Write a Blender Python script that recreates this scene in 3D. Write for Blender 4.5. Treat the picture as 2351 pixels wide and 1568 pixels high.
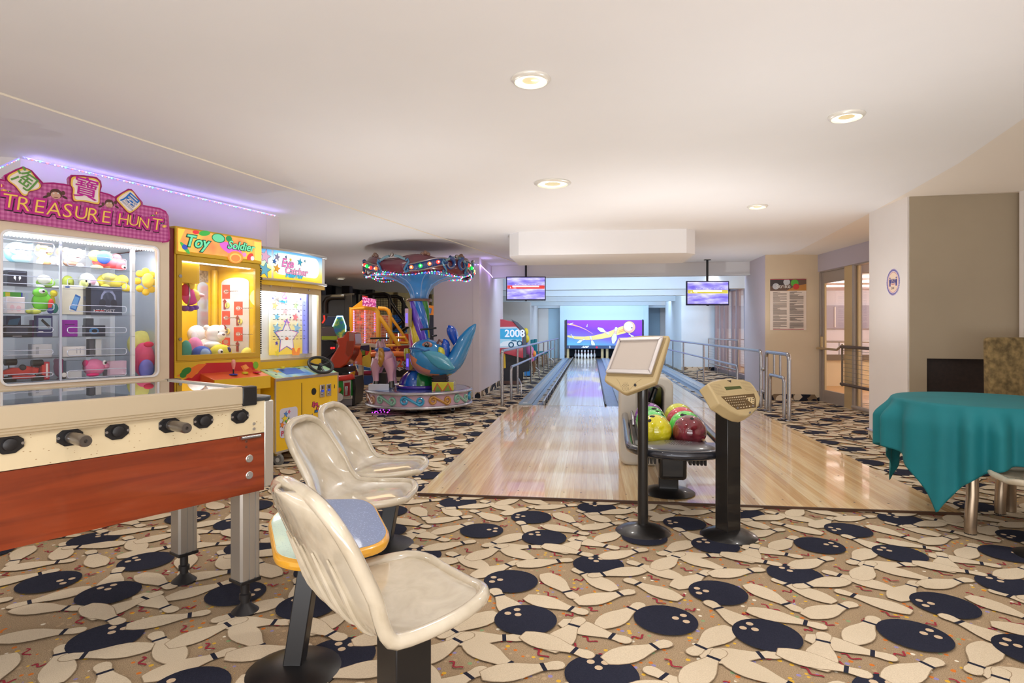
import bpy, bmesh, math, random
from mathutils import Vector, Matrix
random.seed(7)
PI=math.pi
for o in list(bpy.data.objects): bpy.data.objects.remove(o)
COL=bpy.context.scene.collection
SC=bpy.context.scene
# ---------------------------------------------------------------- camera
FP=1380.; H=1.30; CX=1175.5; HY=757.5; TH=math.atan(181.5/FP)
S_,C_=math.sin(TH),math.cos(TH)
cd=bpy.data.cameras.new('camera'); cam=bpy.data.objects.new('camera',cd); COL.objects.link(cam)
cam.location=(0,0,H); cam.rotation_euler=(PI/2,0,TH)
cd.sensor_width=36; cd.lens=FP/2351*36; cd.shift_y=-26.5/2351; cd.clip_start=.05; cd.clip_end=200
SC.camera=cam
# ---------------------------------------------------------------- light
wd=bpy.data.worlds.new('world'); SC.world=wd; wd.use_nodes=True
wd.node_tree.nodes['Background'].inputs[0].default_value=(1,.96,.93,1)
wd.node_tree.nodes['Background'].inputs[1].default_value=1.5
SC.view_settings.view_transform='Standard'; SC.view_settings.look='None'
SC.view_settings.exposure=-0.38; SC.view_settings.gamma=1; SC.view_settings.use_curve_mapping=False
def light(kind,name,loc,power,col=(1,1,1),size=.1,rot=(0,0,0),sy=None,spot=None,blend=.6):
    l=bpy.data.lights.new(name,kind); l.energy=power; l.color=col
    if kind=='AREA':
        l.size=size
        if sy: l.shape='RECTANGLE'; l.size_y=sy
    else: l.shadow_soft_size=size
    if kind=='SPOT': l.spot_size=spot or 2.4; l.spot_blend=blend
    o=bpy.data.objects.new(name,l); COL.objects.link(o); o.location=loc; o.rotation_euler=rot
    return o
WARM=(1,.95,.89); COOL=(.58,.77,1)
CEIL=2.69
# ceiling downlights: position, lamp power
DOWN=[(-.33,3.31,1),(-.36,5.68,1),(1.64,4.14,1),(1.85,7.04,1),(-5.0,10.06,1),(-6.36,14.7,1),(-4.9,16.9,1),(-6.0,20.6,1),(-.3,.9,1),(1.5,1.2,1),(-2.6,1.4,1),(-5.4,12.4,1)]
FILL_DOWN=[(-.3,7.7),(.6,10.9),(-3.1,7.6),(2.6,10.2),(-1.6,10.0),(2.9,15.0),(-3.6,12.5)]  # added spots without fittings, extra fill for the hall
for x,y in FILL_DOWN: light('SPOT','hall_fill_spot',(x,y,CEIL-.05),36,WARM,.1,(0,0,0),spot=2.85,blend=.9)
for x,y,k in DOWN:
    light('SPOT','downlight_lamp',(x,y,CEIL-.05),48*k,WARM,.07,(0,0,0),spot=2.75,blend=.9)
# unseen fill lights added behind the camera, one aimed down, one up
light('AREA','rear_fill_light',(.3,-2.2,2.5),60,(.97,.98,1),3.5,(math.radians(35),0,0),1.6)
light('AREA','rear_fill_up_light',(0,-1.6,.7),230,(.97,.98,1),5.0,(math.radians(150),0,0),1.5)  # added upward fill that brightens the ceiling, no such lamp
for x,y,z,p in ((.7,6.2,1.0,55),(-.9,7.6,.9,60),(2.2,7.0,.8,50),(-3.2,7.9,.9,50),(1.2,3.4,.9,40),(-1.6,4.6,.9,40),(2.6,11,.9,30),(-3.9,12.0,.9,35)):  # invisible upward spots added in mid-air to brighten the ceiling
    light('SPOT','ceiling_fill_spot',(x,y,z),p*1.35,(.95,.97,1),0,(PI,0,0),spot=2.8,blend=1)
# fluorescent battens over the lanes, one behind each rib
for y in (13.2,16.0,19.0,22.4,25.8):
    light('AREA','lane_batten_light',(.6,y,2.62),92,COOL,4.4,(math.radians(48),0,0),.12)
# colour-changing strip glow and lobby beyond the glass
for x,y,p in ((9.2,8.6,60),(8.2,11.6,60),(10.8,11,50),(7.5,13.0,80),(7.7,16.2,110),(5.6,18.4,90),(8.5,18,110),(10,21.5,90)):
    light('POINT','lobby_lamp',(x,y,2.35),p,(1,.88,.70) if y<14 else (1,.94,.88),.3)
light('AREA','arcade_light',(-5.6,13.2,2.5),45,(1,.74,.42),2,(0,0,0),2.5)
# ---------------------------------------------------------------- pixels -> points at a known depth / plane
def W(x,y,d):
    a=(x-CX)/FP*d
    return Vector((-S_*d+C_*a, C_*d+S_*a, H+(HY-y)/FP*d))
def G(x,y,z=0): return W(x,y,(H-z)*FP/(y-HY))
def onX(x,y,X): k=(x-CX)/FP; return W(x,y,X/(-S_+C_*k))
def onY(x,y,Y): k=(x-CX)/FP; return W(x,y,Y/(C_+S_*k))
CAM=Vector((0,0,H))
def lin(c):
    c=c/255.; return c/12.92 if c<=.04045 else ((c+.055)/1.055)**2.4
def rgb(t): return (lin(t[0]),lin(t[1]),lin(t[2]),1)
# ---------------------------------------------------------------- materials
MC={}
def mat(name,col=(200,200,200),rough=.5,metal=0,emit=0,ecol=None,coat=0,var=0,scale=8,bump=0,spec=.5,tr=0):
    if name in MC: return MC[name]
    m=bpy.data.materials.new(name); m.use_nodes=True; nt=m.node_tree; b=nt.nodes['Principled BSDF']
    b.inputs['Base Color'].default_value=rgb(col); b.inputs['Roughness'].default_value=rough
    b.inputs['Metallic'].default_value=metal; b.inputs['Coat Weight'].default_value=coat
    b.inputs['Coat Roughness'].default_value=.05; b.inputs['Specular IOR Level'].default_value=spec
    if tr: b.inputs['Transmission Weight'].default_value=tr
    if emit:
        b.inputs['Emission Color'].default_value=rgb(ecol or col); b.inputs['Emission Strength'].default_value=emit
    if var or bump:
        tc=nt.nodes.new('ShaderNodeTexCoord'); nz=nt.nodes.new('ShaderNodeTexNoise')
        nz.inputs['Scale'].default_value=scale; nz.inputs['Detail'].default_value=4
        nt.links.new(tc.outputs['Object'],nz.inputs['Vector'])
        if var:
            rp=nt.nodes.new('ShaderNodeValToRGB'); c=rgb(col)
            rp.color_ramp.elements[0].position=.3; rp.color_ramp.elements[1].position=.7
            rp.color_ramp.elements[0].color=[max(0,v*(1-var)) for v in c[:3]]+[1]
            rp.color_ramp.elements[1].color=[min(1,v*(1+var)) for v in c[:3]]+[1]
            nt.links.new(nz.outputs['Fac'],rp.inputs[0]); nt.links.new(rp.outputs[0],b.inputs['Base Color'])
        if bump:
            bp=nt.nodes.new('ShaderNodeBump'); bp.inputs['Strength'].default_value=bump; bp.inputs['Distance'].default_value=.01
            nt.links.new(nz.outputs['Fac'],bp.inputs['Height']); nt.links.new(bp.outputs[0],b.inputs['Normal'])
    MC[name]=m; return m
def glass(name='clear_glass',tint=(1,1,1),refl=1.0,rough=0.0):
    if name in MC: return MC[name]
    m=bpy.data.materials.new(name); m.use_nodes=True; nt=m.node_tree; nt.nodes.clear()
    o=nt.nodes.new('ShaderNodeOutputMaterial'); t=nt.nodes.new('ShaderNodeBsdfTransparent'); g=nt.nodes.new('ShaderNodeBsdfGlossy')
    g.inputs['Roughness'].default_value=rough; t.inputs[0].default_value=(*tint,1)
    lw=nt.nodes.new('ShaderNodeLayerWeight'); fr=nt.nodes.new('ShaderNodeMath'); fr.operation='POWER'; fr.inputs[1].default_value=5; nt.links.new(lw.outputs['Facing'],fr.inputs[0]); lw.inputs[0].default_value=.5
    mu=nt.nodes.new('ShaderNodeMath'); mu.operation='MULTIPLY_ADD'; mu.inputs[1].default_value=.9*refl; mu.inputs[2].default_value=.035*refl; mu.use_clamp=True
    mx=nt.nodes.new('ShaderNodeMixShader'); L=nt.links.new
    L(fr.outputs[0],mu.inputs[0]); L(mu.outputs[0],mx.inputs[0]); L(t.outputs[0],mx.inputs[1]); L(g.outputs[0],mx.inputs[2]); L(mx.outputs[0],o.inputs[0])
    MC[name]=m; return m
def nodemat(name,rough=.5,coat=0,metal=0):
    m=bpy.data.materials.new(name); m.use_nodes=True; nt=m.node_tree; b=nt.nodes['Principled BSDF']
    b.inputs['Roughness'].default_value=rough; b.inputs['Coat Weight'].default_value=coat; b.inputs['Metallic'].default_value=metal; b.inputs['Coat Roughness'].default_value=.04
    MC[name]=m
    def N(t,**k):
        n=nt.nodes.new(t)
        for a,v in k.items(): setattr(n,a,v)
        return n
    return m,nt,b,N,nt.links.new
def ramp(N,stops,interp='LINEAR'):
    r=N('ShaderNodeValToRGB'); e=r.color_ramp.elements; r.color_ramp.interpolation=interp
    while len(e)<len(stops): e.new(.5)
    for i,(p,c) in enumerate(stops): e[i].position=p; e[i].color=rgb(c)
    return r
# ---------------------------------------------------------------- mesh builder
class MB:
    def __init__(s,M=None): s.v=[]; s.f=[]; s.m=[]; s.cur=0; s.M=M
    def add(s,vs,fs):
        n=len(s.v)
        for p in vs:
            p=Vector(p)
            s.v.append(s.M@p if s.M else p)
        for f in fs: s.f.append([n+i for i in f]); s.m.append(s.cur)
        return s
    def box(s,a,b):
        x0,y0,z0=[min(a[i],b[i]) for i in range(3)]; x1,y1,z1=[max(a[i],b[i]) for i in range(3)]
        return s.add([(x0,y0,z0),(x1,y0,z0),(x1,y1,z0),(x0,y1,z0),(x0,y0,z1),(x1,y0,z1),(x1,y1,z1),(x0,y1,z1)],
              [(3,2,1,0),(4,5,6,7),(0,1,5,4),(1,2,6,5),(2,3,7,6),(3,0,4,7)])
    def prism(s,pts,ax,lo,hi):
        """polygon pts in the two other axes, extruded along ax"""
        n=len(pts)
        def mk(p,h):
            if ax=='z': return (p[0],p[1],h)
            if ax=='y': return (p[0],h,p[1])
            return (h,p[0],p[1])
        vs=[mk(p,lo) for p in pts]+[mk(p,hi) for p in pts]
        fs=[list(range(n))[::-1],list(range(n,2*n))]+[(i,(i+1)%n,n+(i+1)%n,n+i) for i in range(n)]
        return s.add(vs,fs)
    def ext(s,pts3,vec):
        n=len(pts3); vec=Vector(vec); vs=[Vector(p) for p in pts3]+[Vector(p)+vec for p in pts3]
        return s.add(vs,[list(range(n))[::-1],list(range(n,2*n))]+[(i,(i+1)%n,n+(i+1)%n,n+i) for i in range(n)])
    def ring(s,c,r,ax,seg,ry=None):
        ry=ry or r; o=[]
        for i in range(seg):
            a=2*PI*i/seg; u,v=r*math.cos(a),ry*math.sin(a)
            o.append({'z':(c[0]+u,c[1]+v,c[2]),'y':(c[0]+u,c[1],c[2]+v),'x':(c[0],c[1]+u,c[2]+v)}[ax])
        return o
    def cyl(s,p0,p1,r,r1=None,seg=16,cap=True):
        p0,p1=Vector(p0),Vector(p1); r1=r if r1 is None else r1
        d=(p1-p0).normalized(); t=Vector((0,0,1)) if abs(d.z)<.9 else Vector((1,0,0))
        u=d.cross(t).normalized(); w=d.cross(u)
        vs=[]
        for p,rr in ((p0,r),(p1,r1)):
            for i in range(seg):
                a=2*PI*i/seg; vs.append(p+u*rr*math.cos(a)+w*rr*math.sin(a))
        fs=[(i,(i+1)%seg,seg+(i+1)%seg,seg+i) for i in range(seg)]
        if cap: fs+=[list(range(seg))[::-1],list(range(seg,2*seg))]
        return s.add(vs,fs)
    def tube(s,path,r,seg=10,closed=False,rs=None):
        P=[Vector(p) for p in path]; n=len(P); vs=[]; pu=None
        for i,p in enumerate(P):
            if closed: d=(P[(i+1)%n]-P[i-1])
            else: d=(P[min(i+1,n-1)]-P[max(i-1,0)])
            d.normalize()
            if pu is None:
                t=Vector((0,0,1)) if abs(d.z)<.9 else Vector((1,0,0)); u=d.cross(t).normalized()
            else:
                u=pu-d*pu.dot(d); u.normalize()
            pu=u; w=d.cross(u); rr=rs[i] if rs else r
            for k in range(seg):
                a=2*PI*k/seg; vs.append(p+u*rr*math.cos(a)+w*rr*math.sin(a))
        fs=[]
        for i in range(n if closed else n-1):
            j=(i+1)%n
            for k in range(seg): fs.append((i*seg+k,i*seg+(k+1)%seg,j*seg+(k+1)%seg,j*seg+k))
        if not closed: fs+=[list(range(seg))[::-1],[(n-1)*seg+k for k in range(seg)]]
        return s.add(vs,fs)
    def sph(s,c,r,sc=(1,1,1),nu=16,nv=10,rot=None):
        vs=[]; c=Vector(c)
        R=rot or Matrix.Identity(3)
        for j in range(1,nv):
            th=PI*j/nv
            for i in range(nu):
                a=2*PI*i/nu; vs.append(c+R@Vector((r*sc[0]*math.sin(th)*math.cos(a),r*sc[1]*math.sin(th)*math.sin(a),r*sc[2]*math.cos(th))))
        vs.append(c+R@Vector((0,0,r*sc[2]))); vs.append(c+R@Vector((0,0,-r*sc[2]))); T=len(vs)-2
        fs=[]
        for j in range(nv-2):
            for i in range(nu): fs.append((j*nu+i,(j+1)*nu+i,(j+1)*nu+(i+1)%nu,j*nu+(i+1)%nu))
        for i in range(nu): fs.append((T,i,(i+1)%nu)); fs.append((T+1,(nv-2)*nu+(i+1)%nu,(nv-2)*nu+i))
        return s.add(vs,fs)
    def lathe(s,prof,c=(0,0,0),seg=24,cap=True,sx=1,sy=1):
        vs=[];n=len(prof)
        for r,z in prof:
            for i in range(seg):
                a=2*PI*i/seg; vs.append((c[0]+r*sx*math.cos(a),c[1]+r*sy*math.sin(a),c[2]+z))
        fs=[]
        for j in range(n-1):
            for i in range(seg): fs.append((j*seg+i,j*seg+(i+1)%seg,(j+1)*seg+(i+1)%seg,(j+1)*seg+i))
        if cap: fs+=[list(range(seg))[::-1],[(n-1)*seg+i for i in range(seg)]]
        return s.add(vs,fs)
    def grid(s,fn,nu,nv):
        vs=[fn(i/(nu-1),j/(nv-1)) for j in range(nv) for i in range(nu)]
        return s.add(vs,[(j*nu+i,j*nu+i+1,(j+1)*nu+i+1,(j+1)*nu+i) for j in range(nv-1) for i in range(nu-1)])
    def build(s,name,mats,parent=None,bevel=0,smooth=True,kind=None,label=None,solid=0,sub=0,ang=38,bseg=2):
        me=bpy.data.meshes.new(name); me.from_pydata([tuple(v) for v in s.v],[],s.f)
        if not isinstance(mats,(list,tuple)): mats=[mats]
        for m in mats: me.materials.append(m)
        me.polygons.foreach_set('material_index',s.m)
        if smooth:
            me.polygons.foreach_set('use_smooth',[True]*len(s.f)); me.set_sharp_from_angle(angle=math.radians(ang))
        me.update()
        o=bpy.data.objects.new(name,me); COL.objects.link(o)
        if parent: o.parent=parent
        if solid: md=o.modifiers.new('s','SOLIDIFY'); md.thickness=solid; md.offset=0
        if bevel: md=o.modifiers.new('b','BEVEL'); md.width=bevel; md.segments=bseg; md.limit_method='ANGLE'
        if sub: md=o.modifiers.new('u','SUBSURF'); md.levels=sub; md.render_levels=sub
        if kind: o['kind']=kind
        if label: o['label']=label
        return o
def tag(o,label,cat,group=None):
    o['label']=label; o['category']=cat
    if group: o['group']=group
    return o
def empty(name,loc,rz=0,label=None,cat=None,group=None):
    o=bpy.data.objects.new(name,None); COL.objects.link(o); o.location=loc; o.rotation_euler=(0,0,rz); o.empty_display_size=.1
    if label: tag(o,label,cat,group)
    return o
class Fr:
    """upright local frame: x along a heading alpha (deg right of the viewing axis), y away, z up"""
    def __init__(s,o,alpha): s.o=Vector((o[0],o[1],o[2] if len(o)>2 else 0)); s.a=PI/2-math.radians(alpha)+TH; s.u=Vector((math.cos(s.a),math.sin(s.a),0)); s.n=Vector((-math.sin(s.a),math.cos(s.a),0))
    def e(s,name,label,cat,group=None): return empty(name,s.o,s.a,label,cat,group)
    def s(s,px,py,yl=0):
        r=W(px,py,1)-CAM; t=(yl+(s.o-CAM).dot(s.n))/r.dot(s.n); p=CAM+r*t-s.o
        return (p.dot(s.u),yl,p.z)
    def sx(s,px,py,xl):
        r=W(px,py,1)-CAM; t=(xl+(s.o-CAM).dot(s.u))/r.dot(s.u); p=CAM+r*t-s.o
        return (xl,p.dot(s.n),p.z)
    def loc(s,p): p=Vector(p)-s.o; return Vector((p.dot(s.u),p.dot(s.n),p.z))
    def wd(s,p): return s.o+s.u*p[0]+s.n*p[1]+Vector((0,0,p[2]))
def sq(fr,px0,py0,px1,py1,y): # local box corners (x0,z0,x1,z1) from a pixel rectangle on plane y
    a=fr.s(px0,py1,y); b=fr.s(px1,py0,y); return a[0],a[2],b[0],b[2]
def copytree(o,parent=None):
    c=o.copy(); COL.objects.link(c); c.parent=parent
    for ch in list(o.children): copytree(ch,c)
    return c
def text(s,size,m,parent=None,name='lettering',loc=(0,0,0),rot=(PI/2,0,0),ext=.001,shear=0,bold=0,align='CENTER',sx=1,arc=None):
    cu=bpy.data.curves.new('t','FONT'); cu.body=s; cu.size=size; cu.extrude=ext; cu.shear=shear; cu.offset=bold; cu.align_x=align; cu.align_y='CENTER'; cu.resolution_u=3
    t=bpy.data.objects.new('t',cu); COL.objects.link(t)
    dg=bpy.context.evaluated_depsgraph_get(); me=bpy.data.meshes.new_from_object(t.evaluated_get(dg)); bpy.data.objects.remove(t); bpy.data.curves.remove(cu)
    me.name=name; me.materials.clear(); me.materials.append(m)
    for v in me.vertices:
        v.co.x*=sx
        if arc: v.co.y+=arc(v.co.x)
    o=bpy.data.objects.new(name,me); COL.objects.link(o); o.location=loc; o.rotation_euler=rot
    if parent: o.parent=parent
    return o
def star(cx,cz,r,rot=0,n=5,k=.45): return [(cx+(r if i%2==0 else r*k)*math.sin(PI*i/n+rot),cz+(r if i%2==0 else r*k)*math.cos(PI*i/n+rot)) for i in range(2*n)]
def ell(cx,cz,rx,rz,n=20,a0=0,rot=0):
    o=[]
    for i in range(n):
        a=2*PI*i/n; u,v=rx*math.cos(a),rz*math.sin(a); o.append((cx+u*math.cos(rot)-v*math.sin(rot),cz+u*math.sin(rot)+v*math.cos(rot)))
    return o
def rrect(x0,z0,x1,z1,r,n=5):
    o=[]
    for cx,cz,a in ((x1-r,z1-r,0),(x0+r,z1-r,PI/2),(x0+r,z0+r,PI),(x1-r,z0+r,1.5*PI)):
        for i in range(n+1): o.append((cx+r*math.cos(a+PI/2*i/n),cz+r*math.sin(a+PI/2*i/n)))
    return o
def frame_mesh(mb,outer,inner,lo,hi):
    """ring prism (y extruded) between two loops with equal counts"""
    n=len(outer)
    vs=[(p[0],lo,p[1]) for p in outer]+[(p[0],lo,p[1]) for p in inner]+[(p[0],hi,p[1]) for p in outer]+[(p[0],hi,p[1]) for p in inner]
    fs=[]
    for i in range(n):
        j=(i+1)%n
        fs+=[(i,j,n+j,n+i),(2*n+j,2*n+i,3*n+i,3*n+j),(j,i,2*n+i,2*n+j),(n+i,n+j,3*n+j,3*n+i)]
    return mb.add(vs,fs)
def rectloop(x0,z0,x1,z1,n=5):
    o=[]
    for cx,cz in ((x1,z1),(x0,z1),(x0,z0),(x1,z0)): o+=[(cx,cz)]*(n+1)
    return o
def printsx(name,parent,shapes,x,t=.0015,emit=0):
    cols=[]; mb=MB()
    for i,(c,pts) in enumerate(shapes):
        if c not in cols: cols.append(c)
        mb.cur=cols.index(c); mb.prism(pts,'x',x-t*.5-(i+1)*t*.25,x)
    return mb.build(name,[mat('print_%d_%d_%d_%s'%(*c,str(emit).replace('.','_')),c,.45,emit=emit) for c in cols],parent,smooth=False)
def prints(name,parent,shapes,y=0,t=.0015,emit=0):
    """flat print: coloured shapes stacked in thin layers towards the viewer (local -y)"""
    cols=[]; mb=MB()
    for i,(c,pts) in enumerate(shapes):
        if c not in cols: cols.append(c)
        mb.cur=cols.index(c); mb.prism(pts,'y',y-t*.5-(i+1)*t*.25,y)
    ms=[mat('print_%d_%d_%d_%s'%(*c,str(emit).replace('.','_')),c,.45,emit=emit) for c in cols]
    return mb.build(name,ms,parent,smooth=False)
# ================================================================ STRUCTURE
m_wall=mat('white_paint',(226,219,214),.75,var=.02,scale=2,bump=.05)
m_ceil=mat('ceiling_paint',(238,236,236),.8,var=.015,scale=1.2)
m_beige=mat('beige_paint',(222,202,172),.75,var=.03,scale=2)
m_taupe=mat('taupe_paint',(168,154,132),.8,var=.03,scale=2)
m_pink=mat('lilac_paint',(214,203,208),.75,var=.02,scale=2)
m_cool=mat('cool_white_paint',(214,224,232),.7,var=.02,scale=2)
m_blue=mat('pale_blue_paint',(176,204,220),.7)
m_steel=mat('brushed_steel',(176,176,180),.26,1)
m_dsteel=mat('dull_steel',(150,142,136),.35,.9)
m_black=mat('black_plastic',(24,23,25),.35)
m_glass=glass()
# carpet: tan ground with coloured flecks
def carpet_ground():
    m,nt,b,N,L=nodemat('carpet_tan',.95); b.inputs['Specular IOR Level'].default_value=.15
    tc=N('ShaderNodeTexCoord'); v=N('ShaderNodeTexVoronoi'); v.inputs['Scale'].default_value=28
    L(tc.outputs['Object'],v.inputs['Vector'])
    lt=N('ShaderNodeMath',operation='LESS_THAN'); lt.inputs[1].default_value=.26; L(v.outputs['Distance'],lt.inputs[0])
    sp=N('ShaderNodeSeparateColor'); L(v.outputs['Color'],sp.inputs[0])
    rp=ramp(N,[(0,(186,160,128)),(.22,(214,122,50)),(.5,(224,178,66)),(.68,(150,140,190)),(.78,(235,225,205)),(.86,(140,165,120)),(.92,(186,160,128))],'CONSTANT'); L(sp.outputs[0],rp.inputs[0])
    nz=N('ShaderNodeTexNoise'); nz.inputs['Scale'].default_value=260; L(tc.outputs['Object'],nz.inputs['Vector'])
    g=ramp(N,[(.3,(140,118,92)),(.7,(190,166,134))]); L(nz.outputs['Fac'],g.inputs[0])
    mx=N('ShaderNodeMix',data_type='RGBA'); L(lt.outputs[0],mx.inputs['Factor']); L(g.outputs[0],mx.inputs['A']); L(rp.outputs[0],mx.inputs['B'])
    L(mx.outputs['Result'],b.inputs['Base Color'])
    bp=N('ShaderNodeBump'); bp.inputs['Strength'].default_value=.5; bp.inputs['Distance'].default_value=.004; L(nz.outputs['Fac'],bp.inputs['Height']); L(bp.outputs[0],b.inputs['Normal'])
    return m
def pile(name,c0,c1,sc=320):
    m,nt,b,N,L=nodemat(name,.95); b.inputs['Specular IOR Level'].default_value=.15
    tc=N('ShaderNodeTexCoord'); nz=N('ShaderNodeTexNoise'); nz.inputs['Scale'].default_value=sc; L(tc.outputs['Object'],nz.inputs['Vector'])
    n2=N('ShaderNodeTexNoise'); n2.inputs['Scale'].default_value=1.3; L(tc.outputs['Object'],n2.inputs['Vector'])
    ad=N('ShaderNodeMath',operation='MULTIPLY_ADD'); ad.inputs[1].default_value=.45; L(n2.outputs['Fac'],ad.inputs[0])
    ml=N('ShaderNodeMath',operation='MULTIPLY'); ml.inputs[1].default_value=.55; L(nz.outputs['Fac'],ml.inputs[0]); L(ml.outputs[0],ad.inputs[2])
    g=ramp(N,[(.3,c0),(.7,c1)]); L(ad.outputs[0],g.inputs[0]); L(g.outputs[0],b.inputs['Base Color'])
    bp=N('ShaderNodeBump'); bp.inputs['Strength'].default_value=.4; bp.inputs['Distance'].default_value=.004; L(nz.outputs['Fac'],bp.inputs['Height']); L(bp.outputs[0],b.inputs['Normal'])
    return m
CM=[carpet_ground(),pile('carpet_navy',(26,28,42),(50,52,68)),pile('carpet_cream',(196,178,150),(232,216,190)),pile('carpet_red',(140,40,58),(170,60,70)),pile('carpet_brown',(150,130,104),(176,154,126)),pile('carpet_hole',(196,170,140),(222,198,168))]
def c1(x,y): return (1100+x/4.702,1280+y/4.702)
def c2(x,y): return (1500+x/4.702,1280+y/4.702)
def g2(p): v=G(*p); return (v.x,v.y)
PINS=[(0,(240,340),(610,165),(515,200),c2),(0,(1095,765),(1650,925),(1430,862),c1),(0,(300,5),(900,180),(755,135),c2),(0,(800,1075),(1300,1065),(1150,1068),c2),(0,(2190,240),(1600,50),(1745,95),c1),(0,(1450,380),(1010,140),(1130,185),c1),
 (1,(1270,790),(1780,515),(1650,570),c1),(1,(880,920),(1130,660),(1022,750),c1),(1,(20,140),(350,-60),(240,3),c2),(1,(20,1300),(920,1170),(690,1200),c1),
 (3,(1000,760),(565,495),(705,565),c2),(3,(1370,1120),(2070,920),(1890,980),c1),(3,(1790,155),(1190,225),(1340,195),c1),(5,(480,845),(1250,1085),(1025,1023),c1),
 (1,(715,185),(1060,455),(952,380),c1),(1,(505,440),(1185,625),(990,567),c1),(1,(1050,505),(1680,375),(1515,405),c1),(1,(2170,470),(1555,240),(1720,297),c1),(1,(830,760),(375,1060),(515,980),c2)]
BALLS=[(2,(0.04,2.28),[(1205,1145),(1360,1155),(1290,1210)],c1),(4,(-.29,2.67),[(410,580),(310,620),(420,635)],c1),(3,(.33,2.75),[(2120,672),(2205,643),(2237,710)],c1),(2,(-.41,3.07),[(157,228),(227,255),(140,275)],c1)]
SQG=[((760,145),(860,190)),((700,370),(825,440)),((430,480),(500,460)),((650,260),(710,290)),((975,350),(1090,340)),((1030,250),(1140,245)),((1180,545),(1265,590)),((940,635),(1030,615)),((1115,860),(1265,925)),((970,970),(1060,945)),((1290,1050),(1360,1090)),((590,990),(730,1095)),((240,920),(400,890)),((1650,880),(1790,855)),((1820,200),(1930,255)),((1870,450),(2000,515)),((2160,420),(2230,410)),((1610,550),(1655,530)),((2000,1110),(2190,1220)),((2170,120),(2300,160)),((2230,580),(2350,575))]
PPR=[(0,.026),(.02,.031),(.1,.045),(.22,.057),(.33,.059),(.45,.052),(.58,.036),(.68,.0255),(.74,.023),(.80,.0245),(.88,.030),(.95,.027),(.99,.015),(1.0,.004)]
PL=.328
def carpet_tile():
    items=[] # (rank, polygon, mat)
    for rk,b,h,n,c in PINS:
        B=Vector(g2(c(*b))); Hd=Vector(g2(c(*h))); Nk=Vector(g2(c(*n))); d=(Hd-B).normalized(); nn=Vector((-d.y,d.x)); B0=Nk-d*PL*.735
        pl=[B0+d*PL*t+nn*w for t,w in PPR]+[B0+d*PL*t-nn*w for t,w in reversed(PPR)]
        ol=[B0+d*(PL*t+(.003 if t>.5 else -.003))+nn*(w+.0028) for t,w in PPR]+[B0+d*(PL*t+(.003 if t>.5 else -.003))-nn*(w+.0028) for t,w in reversed(PPR)]
        items.append((rk,ol,4)); items.append((rk+.3,pl,2))
        a,e=B0+d*PL*.715,B0+d*PL*.765
        items.append((rk+.6,[a+nn*.028,a-nn*.028,e-nn*.028,e+nn*.028],1))
    for rk,(x,y),hs,c in BALLS:
        items.append((rk,[Vector((x+.14*math.cos(2*PI*i/32),y+.14*math.sin(2*PI*i/32))) for i in range(32)],1))
        for h in hs:
            q=g2(c(*h)); items.append((rk+.3,[Vector((q[0]+.016*math.cos(2*PI*i/10),q[1]+.016*math.sin(2*PI*i/10))) for i in range(10)],5))
    for a,b in SQG:
        A=Vector(g2(c1(*a))); B=Vector(g2(c1(*b))); d=B-A; nn=Vector((-d.y,d.x)).normalized(); dd=d.normalized()
        mid=[A+d*t+nn*.012*math.sin(t*2.6*PI) for t in [i/9 for i in range(10)]]
        up,dn=[],[]
        for i,p in enumerate(mid):
            t=(mid[min(i+1,9)]-mid[max(i-1,0)]).normalized(); q=Vector((-t.y,t.x))*.0045; up.append(p+q); dn.append(p-q)
        for i in range(9): items.append((-.5,[up[i],dn[i],dn[i+1],up[i+1]],3))
    return items
def in_floor(x,y):
    if x>4.35 and y<27: return False
    return True
TI=sorted(carpet_tile(),key=lambda t:t[0]); TX,TY=1.03,1.07
fl=MB(); fl.cur=0
fl.add([(-11,-4,0),(4.6,-4,0),(4.6,31,0),(-11,31,0)],[(0,1,2,3)])
for i in range(-11,5):
    for j in range(-3,27):
        ox,oy=i*TX,j*TY
        cx_,cy_=ox,oy+2.8
        dd=-S_*cx_+C_*cy_; aa=C_*cx_+S_*cy_
        if dd<.9 or abs(aa)/dd>1.05: continue
        if -0.8<cx_<2.0 and 5.2<cy_: continue
        far=dd>13
        for n_,(rk,pl,mi) in enumerate(TI):
            if far and (mi in (3,4,5)): continue
            z=.0005+n_*.00003
            if far and len(pl)>14: pl=pl[::2]
            fl.cur=mi; fl.add([(p[0]+ox,p[1]+oy,z) for p in pl],[list(range(len(pl)))])
fl.build('floor',CM,kind='structure',smooth=False)
# skirting upholstered in the same carpet
def skirt_mat():
    m,nt,b,N,L=nodemat('carpet_skirting',.95)
    tc=N('ShaderNodeTexCoord'); v=N('ShaderNodeTexVoronoi'); v.inputs['Scale'].default_value=6.5; v.inputs['Randomness'].default_value=1; L(tc.outputs['Object'],v.inputs['Vector'])
    sp=N('ShaderNodeSeparateColor'); L(v.outputs['Color'],sp.inputs[0])
    rp=ramp(N,[(0,(28,28,40)),(.3,(214,196,170)),(.62,(140,118,92)),(.8,(214,196,170))],'CONSTANT'); L(sp.outputs[0],rp.inputs[0])
    lt=N('ShaderNodeMath',operation='LESS_THAN'); lt.inputs[1].default_value=.68; L(v.outputs['Distance'],lt.inputs[0])
    mx=N('ShaderNodeMix',data_type='RGBA'); mx.inputs['A'].default_value=rgb((130,108,84)); L(lt.outputs[0],mx.inputs['Factor']); L(rp.outputs[0],mx.inputs['B']); L(mx.outputs['Result'],b.inputs['Base Color'])
    return m
m_skirt=skirt_mat()
NB=[0]
def structure(name,mb,m,**k): return mb.build(name,m,kind='structure',**k)
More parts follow.
